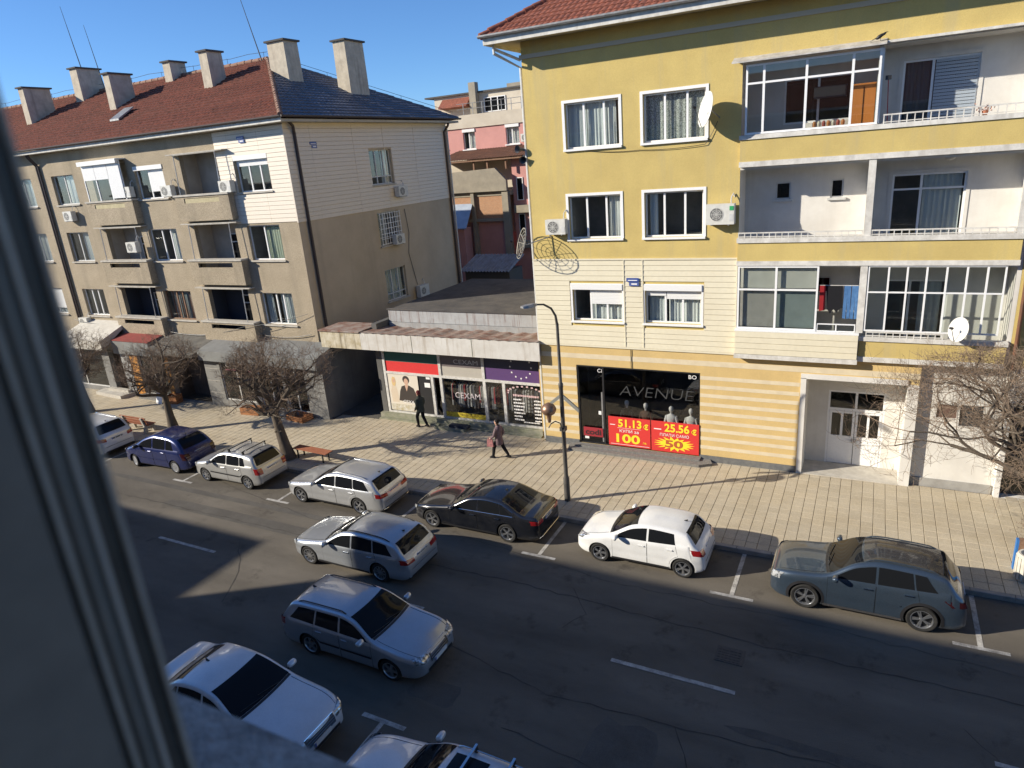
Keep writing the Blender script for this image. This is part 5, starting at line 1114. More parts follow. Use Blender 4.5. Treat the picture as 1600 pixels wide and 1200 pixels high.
# ================================================================== benches, bin, crates
M_slat=mat('red_brown_slats',(0.28,0.095,0.05),0.7,c2=(0.36,0.15,0.09),scale=8,stretch=(0.3,3,3)); M_leg=mat('bench_iron',(0.03,0.03,0.03),0.6)
def bench(label, loc, rz, back=False, L=2.0):
    T=thing('park_bench', label, 'bench', loc, rz, group='benches along the pavement')
    sl_=MB().box(-L/2,L/2,-0.045,0.045,0,0.035)
    me=sl_.mesh('slat', M_slat)
    for i in range(4):
        o=bpy.data.objects.new('seat_slat', me); col.objects.link(o); o.parent=T; o.location=(0,-0.18+i*0.115,0.43)
    if back:
        for i in range(3):
            o=bpy.data.objects.new('back_slat', me); col.objects.link(o); o.parent=T; o.location=(0,0.26+i*0.03,0.56+i*0.13); o.rotation_euler=(R(75),0,0)
    for sx in (-L/2+0.25,L/2-0.25):
        if back:
            MB().prismx([(-0.26,0),(-0.16,0),(-0.10,0.30),(0.12,0.30),(0.20,0),(0.32,0),(0.30,0.42),(0.40,0.86),(0.33,0.86),(0.23,0.43),(-0.25,0.43)],sx-0.06,sx+0.06).build('leg_frame', M_sillc, T, local=True)
        else:
            for yy in (-0.18,0.16): MB().box(sx-0.025,sx+0.025,yy-0.025,yy+0.025,0,0.40).build('leg', M_leg, T, local=True)
            MB().box(sx-0.03,sx+0.03,-0.22,0.21,0.401,0.429).build('crossbar', M_leg, T, local=True)
    return T
bench('backless bench of red brown slats on black iron legs beside the bare tree', (-21.1,20.15,PAVE_Z), R(-3))
bench('wooden bench with backrest and pale concrete ends behind the white suv', (-32.9,20.15,PAVE_Z), R(180), back=True)
BN=thing('litter_bin','pale ribbed round litter bin with dark opening on the pavement','litter bin',(4.35,20.05,PAVE_Z))
M_bin=mat('bin_concrete',(0.58,0.55,0.48),0.85,c2=(0.48,0.45,0.39),scale=6)
MB().lathe([(0.0,0.0),(0.24,0.0),(0.27,0.05),(0.28,0.72),(0.25,0.78),(0.20,0.78),(0.19,0.70),(0.0,0.45)],n=24,c=(4.35,20.05,PAVE_Z)).build('drum', M_bin, BN, smooth=40)
me=MB().box(-0.012,0.012,-0.022,0.022,0.06,0.70).mesh('rib', M_bin)
for k in range(18): a=2*math.pi*k/18; piece('rib', me, BN, (4.35+0.283*math.cos(a),20.05+0.283*math.sin(a),PAVE_Z), (0,0,a))
BX=thing('utility_post','blue and brown box on a short post beside the litter bin','post',(4.15,20.55,PAVE_Z))
MB().box(4.10,4.16,20.45,20.60,PAVE_Z,1.05).build('blue_board', mat('blue_plastic',(0.03,0.16,0.45),0.5), BX); MB().box(4.161,4.5,20.45,20.62,0.55,1.05).build('brown_box', M_wood, BX)
M_crate=mat('orange_wood_crate',(0.42,0.19,0.08),0.8,c2=(0.30,0.13,0.06),scale=8)
def crate(label, x, y, rz, n=1, w=0.9, d=0.5, h=0.28):
    T=thing('wooden_crate', label, 'crate', (x,y,PAVE_Z), rz, group='wooden crates by the shops')
    for i in range(3):
        for sy in (-1,1): MB().box(-w/2,w/2,sy*d/2-0.012,sy*d/2+0.012,0.01+i*h/3,0.01+i*h/3+h/3-0.02).build('side_slat', M_crate, T, local=True)
        for sx in (-1,1): MB().box(sx*w/2-0.012,sx*w/2+0.012,-d/2+0.013,d/2-0.013,0.012+i*h/3,0.012+i*h/3+h/3-0.024).build('end_slat', M_crate, T, local=True)
    MB().box(-w/2+0.013,w/2-0.013,-d/2+0.013,d/2-0.013,0.0,0.02).build('base', M_crate, T, local=True)
    return T
crate('orange wooden crate on the pavement below the grey shop window',-28.7,23.75,R(5),w=1.2,h=0.4)
crate('orange wooden crate at the corner pillar by the alley',-25.4,23.8,R(-8),w=1.3,d=0.7,h=0.3)
crate('small stack crate leaning beside the orange printed panel',-35.0,23.8,R(12),w=0.7,h=0.5)
# folding board sign by the orange panel
AB=thing('pavement_sign','small black and white folding sign by the dark shop step','sign',(-35.9,23.6,PAVE_Z))
for sg in (-1,1): MB()._a([(-0.25,sg*0.18-0.01,0),(0.25,sg*0.18-0.01,0),(0.25,sg*0.02-0.01,0.6),(-0.25,sg*0.02-0.01,0.6),(-0.25,sg*0.18+0.01,0),(0.25,sg*0.18+0.01,0),(0.25,sg*0.02+0.01,0.6),(-0.25,sg*0.02+0.01,0.6)],[(0,1,2,3),(7,6,5,4),(0,4,5,1),(1,5,6,2),(2,6,7,3),(3,7,4,0)]).build('board', M_whp if sg < 0 else M_blk, AB, local=True)

# ================================================================== air conditioners
M_ac=mat('ac_casing',(0.66,0.65,0.60),0.5,c2=(0.55,0.54,0.49),scale=5); M_fan=mat('ac_fan_dark',(0.10,0.10,0.10),0.6)
def ac(label, F, u, z, w=0.82, h=0.56, d=0.30, stand=True):
    O=F['O']+F['U']*u+Vector((0,0,z)); T=thing('air_conditioner', label, 'air conditioner', tuple(O), group='air conditioners on the facades')
    g=dict(U=F['U'],N=F['N'],O=F['O'])
    FB(g).box(u-w/2,u+w/2,0.10,0.10+d,z,z+h).build('casing', M_ac, T)
    q=FB(g); n=20; cu=u-w*0.12; cz=z+h/2
    q._a([(cu+0.225*math.cos(2*math.pi*i/n),0.10+d+0.004,cz+0.225*math.sin(2*math.pi*i/n)) for i in range(n)]+[(cu+0.225*math.cos(2*math.pi*i/n),0.10+d-0.02,cz+0.225*math.sin(2*math.pi*i/n)) for i in range(n)],[tuple(range(n))]+[(i,(i+1)%n,n+(i+1)%n,n+i) for i in range(n)])
    fo_=q.build('fan_opening', M_fan, T)
    q=FB(g)
    for rr_ in (0.21,0.15,0.09,0.04):
        ring=[(cu+rr_*math.cos(2*math.pi*i/n),0.10+d+0.012,cz+rr_*math.sin(2*math.pi*i/n)) for i in range(n+1)]
        ring2=[(cu+(rr_+0.014)*math.cos(2*math.pi*i/n),0.10+d+0.012,cz+(rr_+0.014)*math.sin(2*math.pi*i/n)) for i in range(n+1)]
        q.grid([ring,ring2])
    for k in range(4):
        a=math.pi*k/4; c_,s2_=0.22*math.cos(a),0.22*math.sin(a); px_,pz_=-0.006*math.sin(a),0.006*math.cos(a)
        q.quad((cu-c_+px_,0.10+d+0.010,cz-s2_+pz_),(cu-c_-px_,0.10+d+0.010,cz-s2_-pz_),(cu+c_-px_,0.10+d+0.010,cz+s2_-pz_),(cu+c_+px_,0.10+d+0.010,cz+s2_+pz_))
    q.build('fan_grille', M_ac, fo_, kind='stuff', recalc=False)
    FB(g).box(u+w/2-0.16,u+w/2-0.03,0.10+d,0.10+d+0.006,z+h*0.15,z+h*0.5).build('service_panel', M_pvcg, T)
    for s2 in (-1,1): FB(g).box(u+s2*w*0.3-0.02,u+s2*w*0.3+0.02,0.0,0.10+d,z-0.04,z-0.002).build('bracket', M_zinc, T)
    p0=F['O']+F['U']*(u+w*0.35); q=MB(); q.tube([p0+F['N']*0.2+Vector((0,0,z+h-0.02)),p0+F['N']*0.16+Vector((0,0,z+h+0.2)),p0+F['U']*0.05+F['N']*0.05+Vector((0,0,z+h+0.32)),p0+F['U']*0.08+F['N']*0.01+Vector((0,0,z+h+0.2))],0.018,6).build('hose', M_pvcg, T, smooth=50)
    return T
A1=ac('air conditioner at the edge of the yellow wall under a mesh dish arm',F,-10.86,9.05)
A2=ac('air conditioner with green badge beside the open white loggia',F,-4.72,9.25,w=0.95,h=0.68)
q=FB(F).box(-4.40,-4.27,0.405,0.412,9.72,9.86).build('green_badge', mat('green_badge',(0.03,0.35,0.12),0.5), A2)
ac('air conditioner under the top floor window next to the brown downpipe',FG_,-42.6,10.45); ac('air conditioner beside the shuttered bay of the grey house',FG_,-36.75,11.55); ac('air conditioner under the half shuttered top floor window',FG_,-33.4,11.45)
ac('air conditioner on the white siding beside the loggia',FG_,-28.95,11.45); ac('air conditioner standing on a middle balcony coping of the grey house',front(GY-0.35),-36.9,8.6); ac('air conditioner above the cream awning',FG_,-44.0,3.95)
ac('air conditioner with dark louvres below the upper side window',FSd,33.85,10.35,w=0.9); ac('air conditioner hung in front of the grilled side window',FSd,33.0,7.72); ac('air conditioner low on the side wall above the flat roof',FSd,34.8,4.25,w=0.95,h=0.7)
ac('air conditioner on the pink house between its two upper windows',FP,-24.0,13.05)
# ================================================================== dishes, loudspeakers, plates, antennas
M_dish=mat('dish_white',(0.58,0.57,0.53),0.5,c2=(0.62,0.61,0.57),scale=5)
def dish(label, c, axis, r, m, arm_to, mesh=False):
    T=thing('satellite_dish', label, 'satellite dish', tuple(arm_to), group='satellite dishes')
    a=Vector(axis).normalized(); u=a.cross(Vector((0,0,1))).normalized(); v=u.cross(a); c=Vector(c)
    pt=lambda rr_,t: c+(u*math.cos(t)+v*math.sin(t)*1.08)*rr_+a*(0.22*rr_*rr_/r)
    if not mesh:
        rows=[[pt(r*i/7,2*math.pi*k/28) for k in range(29)] for i in range(8)]
        bk=[[p-a*0.012 for p in rw] for rw in reversed(rows)]
        MB().grid(rows+bk).build('reflector', m, T, smooth=50, recalc=False)
    else:
        b=MB()
        for i in range(1,6): b.tube([pt(r*i/5,2*math.pi*k/24) for k in range(25)],0.009 if i<5 else 0.02,4,cap=False)
        for k in range(10): b.tube([pt(r*i/5,2*math.pi*k/10) for i in range(6)],0.009,4)
        b.build('mesh_reflector', m, T)
    f=c+a*r*0.95
    MB().tube([pt(r,-math.pi/2),f],0.012,5).tube([f-a*0.05,f+a*0.06],0.04,8).build('feed_horn', M_trim, T)
    MB().tube([c-a*0.01,c-a*0.12,Vector(arm_to)],0.022,6).build('mount_arm', M_zinc, T)
    return T
dish('white satellite dish seen edge on beside the lace curtain window',(-5.10,24.35,12.95),(-0.80,-0.55,0.22),0.52,M_dish,(-4.85,24.89,12.7))
dish('open mesh satellite dish on long arms at the corner of the yellow house',(-12.10,24.25,8.75),(-0.75,-0.60,0.28),0.55,mat('mesh_dish_grey',(0.34,0.32,0.27),0.6),(-11.2,24.89,8.95),mesh=True)
dish('small white satellite dish standing on the loggia parapet above the bare tree',(2.60,24.50,5.85),(-0.72,-0.60,0.25),0.36,M_dish,(2.75,24.8,5.45))
LSP=thing('loudspeaker','pair of dark horn loudspeakers on the corner of the yellow house','loudspeaker',(-12.05,24.8,12.1))
for dz,ax in ((0.12,(-0.4,-0.9,0.1)),(-0.18,(0.3,-0.9,-0.3))):
    a=Vector(ax).normalized(); p=Vector((-12.22,24.98,12.12+dz)); MB().tube([p,p+a*0.08,p+a*0.22,p+a*0.30],[0.05,0.06,0.10,0.15],12,cap=False).tube([p-a*0.10,p],0.06,10).build('horn', mat('speaker_grey',(0.08,0.085,0.095),0.6), LSP, smooth=50)
def plate(label, F, u, z, w=0.48, h=0.26):
    T=thing('street_plate', label, 'sign', tuple(F['O']+F['U']*u+Vector((0,0,z))), group='blue street plates'); g=dict(F)
    FB(g).box(u-w/2,u+w/2,0.03,0.05,z-h/2+0.12,z+h/2).build('name_plate', mat('plate_blue',(0.03,0.07,0.28),0.4), T); FB(g).box(u-w/2+0.1,u+w/2,0.03,0.05,z-h/2-0.04,z-h/2+0.10).build('number_plate', mat('plate_blue2',(0.08,0.12,0.32),0.4), T)
    FB(g).box(u-w*0.38,u+w*0.38,0.0505,0.054,z+0.03,z+0.06).box(u-w*0.1,u+w*0.36,0.0505,0.054,z-0.12,z-0.07).build('white_print', M_whp, T)
plate('blue street plate between the two windows of the cream siding',front(YF-0.03),-7.95,7.2); plate('blue street plate on the white siding above the corner window',front(GY-0.03),-27.6,13.85); plate('blue street plate on the side siding near the front downpipe',FSd,27.35,13.35)
def antenna(label, x, y, z0, h, lean=0.0):
    T=thing('antenna_mast', label, 'antenna', (x,y,z0)); MB().tube([(x,y,z0),(x+lean,y,z0+h)],[0.035,0.012],6).build('mast', M_pole, T)
antenna('thin leaning antenna mast on the far left chimney',-47.9,31.8,19.85,3.8,-0.6); antenna('shorter antenna mast beside the far left chimney mast',-47.0,32.5,18.6,3.9,-0.6); antenna('tall thin mast on the ridge of the brown roof',-32.2,32.4,18.3,4.0,-1.0)
def cable(label, pts, sag=0.0, r=0.012):
    T=thing('cable', label, 'cable', tuple(pts[0])); q=[]
    for i in range(len(pts)-1):
        a=Vector(pts[i]); c=Vector(pts[i+1])
        for k in range(9): t=k/8; q.append(a.lerp(c,t)-Vector((0,0,sag*4*t*(1-t))))
    MB().tube(q,r,5).build('strand', M_trim, T)
cable('black cable drooping along the canopies of the grey house',[(-44.5,24.9,4.45),(-40.2,25.3,4.2),(-36.3,25.3,3.95),(-32.4,25.3,3.95),(-28.6,25.35,4.05),(-25.2,25.4,4.2)],0.14,0.018)
cable('thin cable strung from the grey house balcony to its corner',[(-34.0,25.3,3.75),(-29.5,24.95,4.55),(-25.1,25.35,5.3)],0.1,0.012)
cable('thin black cable hanging down the side wall by the grilled window',[(-24.80,34.2,9.6),(-24.79,34.35,8.2),(-24.80,34.1,7.0),(-24.8,34.6,5.0)],0.0,0.015)
cable('thin cable from the white dish along the window sills of the yellow house',[(-4.9,24.86,12.6),(-5.3,24.84,11.9),(-7.6,24.86,11.88),(-9.6,24.88,12.0)],0.05,0.01)
cable('short black conduit above the dark boutique window',[(-8.1,24.87,4.5),(-8.1,24.87,3.75)],0,0.014)
# lightning wire along the ridge
lw=thing('lightning_wire','thin wire on small posts along the ridge of the brown roof','wire',(-40,32.6,18.4))
MB().tube([(-31.9-i*1.5,32.6,18.85+0.06*(i%2)) for i in range(20)],0.012,4).build('wire', M_pole, lw)
for i in range(10): MB().tube([(-32.2-i*3,32.6,18.4),(-32.2-i*3,32.6,18.9)],0.014,4).build('wire_post', M_pole, lw)
lw=thing('lightning_wire','thin wire on small posts down the slate grey hip','wire',(-28,36,16.5))
MB().tube([(-31.9+i*0.75,32.6+i*0.75,18.75-i*0.375) for i in range(11)],0.012,4).build('wire', M_pole, lw)
for i in range(1,10,2): MB().tube([(-31.9+i*0.75,32.6+i*0.75,18.4-i*0.375),(-31.9+i*0.75,32.6+i*0.75,18.76-i*0.375)],0.014,4).build('wire_post', M_pole, lw)
# ================================================================== laundry and balcony things
def garment(name, label, cat, pts, m, y, thick=0.03):
    T=thing(name, label, cat, (sum(p[0] for p in pts)/len(pts),y,max(p[1] for p in pts)), group='washing on the loggia line')
    # gently folded cloth from the outline
    b=MB().prism(pts,y-thick/2,y+thick/2); b.build('cloth', m, T)
M_jean=mat('denim',(0.045,0.12,0.28),0.9,c2=(0.09,0.20,0.40),scale=9); M_blkc=mat('black_cloth',(0.015,0.015,0.018),0.95); M_redc=mat('red_cloth',(0.40,0.03,0.035),0.9)
garment('hanging_towel','red towel at the end of the washing line','towel',[(-1.48,7.09),(-1.30,7.09),(-1.29,6.25),(-1.47,6.22)],M_redc,24.98)
garment('hanging_jumper','black jumper in the middle of the washing line','jumper',[(-1.27,7.09),(-0.78,7.09),(-0.75,6.35),(-0.85,6.30),(-0.92,6.18),(-1.02,6.30),(-1.12,6.15),(-1.22,6.30)],M_blkc,24.97,0.05)
for i,x0 in enumerate((-0.73,-0.50)):
    garment('hanging_jeans',('blue jeans hanging next to the black jumper','blue jeans hanging last on the line next to the white post')[i],'jeans',[(x0,7.09),(x0+0.20,7.09),(x0+0.21,6.0),(x0+0.115,5.98),(x0+0.10,6.7),(x0+0.085,5.98),(x0-0.01,6.0)],M_jean,24.97-0.02*i,0.06)
wd=thing('orange_wardrobe','orange wardrobe standing behind the top floor glazing','wardrobe',(-0.62,25.6,11.2)); MB().box(-0.95,-0.28,25.3,25.95,11.2,13.3).build('case', mat('orange_laminate',(0.58,0.20,0.04),0.6), wd); MB().box(-0.62,-0.60,25.285,25.299,11.3,13.2).build('door_gap', M_seam, wd)
sf=thing('shelf_unit','dark shelf unit with small orange and white items behind the top floor glazing','shelf',(-1.6,25.8,11.2))
MB().box(-2.1,-1.05,25.6,26.0,11.2,12.15).build('case', M_wood, sf); MB().box(-2.05,-1.1,25.55,25.95,13.0,13.35).build('box_row', M_blk, sf)
for i in range(7): MB().lathe([(0,0),(0.05,0),(0.06,0.1),(0.03,0.17),(0,0.17)],n=8,c=(-2.0+i*0.14,25.7,12.151)).build('item', mat('item_%d'%(i%3),[(0.5,0.2,0.06),(0.6,0.55,0.45),(0.35,0.08,0.06)][i%3],0.6), sf)
FL_=thing('flower_pot','pot of pink and orange flowers on the top loggia parapet','flower pot',(2.55,24.85,12.08))
MB().lathe([(0,0),(0.06,0),(0.085,0.12),(0.0,0.12)],n=12,c=(2.55,24.85,12.075)).build('pot', mat('terracotta',(0.45,0.18,0.10),0.8), FL_)
b=MB(); rr=random.Random(2)
for i in range(40):
    p=Vector((2.55+rr.gauss(0,.09),24.85+rr.gauss(0,.06),12.25+rr.gauss(0,.05))); u=Vector((rr.gauss(0,1),rr.gauss(0,1),rr.gauss(0,1))).normalized()*0.035; v=u.orthogonal().normalized()*0.03; b.quad(p-u,p-v,p+u,p+v)
b.build('blossom', mat('blossom',(0.75,0.35,0.25),0.8,c2=(0.6,0.5,0.4),scale=20), FL_, kind='stuff', recalc=False)
mp_=thing('floor_mop','mop with red handle leaning in the top loggia corner','mop',(0.1,25.0,11.2)); MB().tube([(0.14,25.2,11.2),(0.03,24.95,13.35)],0.014,6).build('handle', M_redc, mp_); MB().box(-0.05,0.11,24.9,25.0,13.3,13.42).build('head', M_trim, mp_)
# ================================================================== crow on the awning
CR=thing('crow','black crow standing on the sheet awning of the top loggia','bird',(-0.25,24.6,14.36))
cx,cy,cz=-0.25,24.62,14.36
b=MB(); prof_=[(0.0,0.0),(0.02,0.015),(0.05,0.045),(0.10,0.058),(0.17,0.055),(0.22,0.04),(0.25,0.038),(0.285,0.036),(0.31,0.02),(0.32,0.0)]
rows=[]
for t,r_ in prof_:
    ang=0.5; X0=cx-0.15+t*math.cos(ang); Z0=cz+0.06+t*math.sin(ang)*0.9; rows.append([(X0,cy+r_*math.cos(2*math.pi*k/10),Z0+r_*1.05*math.sin(2*math.pi*k/10)) for k in range(11)])
b.grid(rows); M_crow=mat('crow_feathers',(0.012,0.012,0.015),0.5)
b.build('body', M_crow, CR, smooth=60)
MB()._a([(cx-0.13,cy-0.03,cz+0.075),(cx-0.13,cy+0.03,cz+0.075),(cx-0.30,cy+0.025,cz+0.0),(cx-0.30,cy-0.025,cz+0.0),(cx-0.13,cy,cz+0.10)],[(0,1,2,3),(0,3,4),(1,4,2),(3,2,4)]).build('tail', M_crow, CR)
MB().tube([(cx+0.125,cy,cz+0.215),(cx+0.19,cy,cz+0.205)],[0.014,0.003],6).build('beak', M_blk, CR)
for s2 in (-0.02,0.02): MB().tube([(cx-0.02,cy+s2,cz+0.08),(cx-0.01,cy+s2,cz-0.0)],0.006,5).build('leg', M_blk, CR)

# ================================================================== cars
def lerp(a, b, t): return a+(b-a)*t
class Body:
    def __init__(s, L, W, H, wb, fo, top, belt, rw=0.32, pf=0.66, lf=0.8, pr=0.78, lr=0.7, inset=0.17, rr=0.10, z0=0.2):
        s.L=L; s.W=W; s.H=H; s.wb=wb; s.fo=fo; s.zt=pchip(top); s.zb=pchip(belt); s.rw=rw
        s.pf=pf; s.lf=lf; s.pr=pr; s.lr=lr; s.inset=inset; s.rr=rr; s.z0=z0
        s.ax=(fo, fo+wb)
    def plan(s, x):
        k=1.0
        if x < s.lf: k *= s.pf+(1-s.pf)*math.sqrt(max(0, 1-(1-x/s.lf)**2.3))
        if x > s.L-s.lr: k *= s.pr+(1-s.pr)*math.sqrt(max(0, 1-(1-(s.L-x)/s.lr)**2.3))
        return k
    def bot(s, x):
        a=min(x, s.L-x)
        return s.z0+0.10*max(0, 1-a/0.35)**2
    def side(s, x, z):
        zb=s.zb(x); w=s.W/2*s.plan(x)
        q=lambda zz: 1-0.05*((zz-0.58)/0.5)**2-0.010*math.exp(-((zz-0.50)/0.07)**2)+0.008*math.exp(-((zz-zb+0.10)/0.05)**2)
        for a in s.ax:                                   # swollen arches
            r=math.hypot(x-a, z-s.rw); w += 0.012*math.exp(-((r-s.rw-0.06)/0.05)**2)
        if z <= zb: return w*q(z)
        h=z-zb; H=max(0.2, s.H-zb)
        return w*q(zb)-0.012*min(1, h/0.02)-s.inset*(0.75*h/H+0.25*(h/H)**2)
    def r(s, x):
        zt=s.zt(x); return min(s.rr, (zt-s.bot(x))*0.3)
    def top(s, x, y):
        zt=s.zt(x); ye=max(0.05, s.side(x, zt)); t=min(1.0, abs(y)/ye)
        return zt-0.045*t*t
    def section(s, x):
        z0=s.bot(x); zt=s.zt(x); r=s.r(x); zb=s.zb(x); zc=zt-0.045-r
        pts=[(s.side(x,z0)-0.10, z0), (s.side(x,z0)-0.015, z0+0.02)]
        if zc > zb+0.06:
            zs=[lerp(z0+0.05, zb, i/7) for i in range(8)]+[lerp(zb+0.02, zc, i/4) for i in range(5)]
        else:
            zs=[lerp(z0+0.05, max(zc, z0+0.07), i/12) for i in range(13)]
        pts += [(s.side(x,z), z) for z in zs]
        ye=s.side(x, zt); y1=max(0.03, ye-r*1.05); a=pts[-1]; z1=s.top(x, y1)
        cx=(a[0]+0.0, z1)                               # corner control
        for t in (0.3, 0.6, 0.85):
            k0=(1-t)**2; k1=2*t*(1-t); k2=t*t
            pts.append((k0*a[0]+k1*lerp(a[0],ye,0.6)+k2*y1, k0*a[1]+k1*(zt-0.03)+k2*z1))
        for i in range(7):
            y=y1*(1-i/6); pts.append((y, s.top(x, y)))
        return pts
    def inv(s, y, z, front=True):
        lo, hi = 0.0, 1.2
        f=(lambda d: d) if front else (lambda d: s.L-d)
        ok=lambda d: s.side(f(d), z) >= abs(y) and s.zt(f(d))-0.02 >= z and s.bot(f(d)) <= z
        if ok(0.0): return f(0.0)
        for _ in range(22):
            m=(lo+hi)/2
            if ok(m): hi=m
            else: lo=m
        return f(hi)
    def X(s, x): return x-s.L/2

M_tyre = mat('tyre_rubber', (0.018,0.018,0.019), 0.8, c2=(0.035,0.034,0.032), scale=9, local=True)
M_arch = mat('wheel_arch_dark', (0.012,0.012,0.013), 0.9)
M_alloy = mat('alloy_rim', (0.46,0.47,0.49), 0.3, metal=0.85)
M_alloyd = mat('alloy_rim_dark', (0.035,0.036,0.04), 0.4, metal=0.4)
M_cap = mat('hubcap_grey', (0.42,0.43,0.45), 0.42, metal=0.5)

M_trim = mat('black_trim', (0.018,0.018,0.02), 0.45)
M_chrome = mat('chrome', (0.72,0.73,0.75), 0.12, metal=1.0)
M_lens = mat('headlight_lens', (0.10,0.11,0.12), 0.06, metal=0.5, coat=1.0, c2=(0.80,0.82,0.84), scale=11, local=True, contrast=(0.40,0.58))
M_tail = mat('tail_light_red', (0.30,0.012,0.014), 0.12, coat=1.0)
M_taildk = mat('tail_light_dark', (0.045,0.008,0.01), 0.12, coat=1.0)
M_plate = mat('number_plate', (0.62,0.63,0.63), 0.5)
M_plateb = mat('number_plate_blue', (0.03,0.07,0.35), 0.5)
M_seam = mat('door_gap_dark', (0.01,0.01,0.011), 0.8)

def wheel_meshes(rw, style):
    w=0.205; rr=rw*0.70
    t=MB().lathe([(rr,-w/2+0.01),(rr+0.015,-w/2),(rw-0.03,-w/2),(rw-0.008,-w/2+0.02),(rw,-w/2+0.05),(rw,w/2-0.05),(rw-0.008,w/2-0.02),(rw-0.03,w/2),(rr,w/2-0.01)], n=36, axis='y', close=True)
    tyre=t.mesh('tyre', M_tyre, smooth=40)
    m=MB()                                               # outward is -y
    m.lathe([(rr+0.004,-w/2+0.004),(rr-0.012,-w/2+0.002),(rr-0.022,-w/2+0.02),(rr-0.022,0.02),(rr+0.003,0.02)], n=36, axis='y')
    m.lathe([(0.0,-w/2+0.012),(0.03,-w/2+0.012),(0.052,-w/2+0.026),(0.055,-0.02)], n=18, axis='y')
    n, double, width = style['n'], style.get('double', False), style.get('w', 0.045)
    for k in range(n):
        for dd in ((-0.13, 0.13) if double else (0,)):
            a=2*math.pi*k/n+0.3+dd
            a0=2*math.pi*k/n+0.3+dd*0.55
            p0=(0.035*math.cos(a0), 0.035*math.sin(a0)); p1=(rr*0.985*math.cos(a), rr*0.985*math.sin(a))
            d=Vector((p1[0]-p0[0], p1[1]-p0[1])).normalized(); q=Vector((-d.y, d.x))
            wi=width*0.62; wo=width*0.5
            m.prism([(p0[0]+q.x*wi,p0[1]+q.y*wi),(p0[0]-q.x*wi,p0[1]-q.y*wi),(p1[0]-q.x*wo,p1[1]-q.y*wo),(p1[0]+q.x*wo,p1[1]+q.y*wo)], -w/2+0.016, -w/2+0.045)
    rim=m.mesh('rim', style['mat'], smooth=35)
    d=MB().lathe([(0.0,-0.012),(rr-0.02,-0.012),(rr-0.02,0.0),(0.0,0.0)], n=24, axis='y')
    brake=d.mesh('brake_disc', M_alloyd)
    return tyre, rim, brake

RIM5=dict(n=5, w=0.06, mat=M_alloy); RIM5D=dict(n=5, w=0.028, double=True, mat=M_alloy)
RIM10=dict(n=10, w=0.026, mat=M_alloy); RIMCAP=dict(n=9, w=0.085, mat=M_cap); RIM7=dict(n=7, w=0.045, mat=M_alloy)

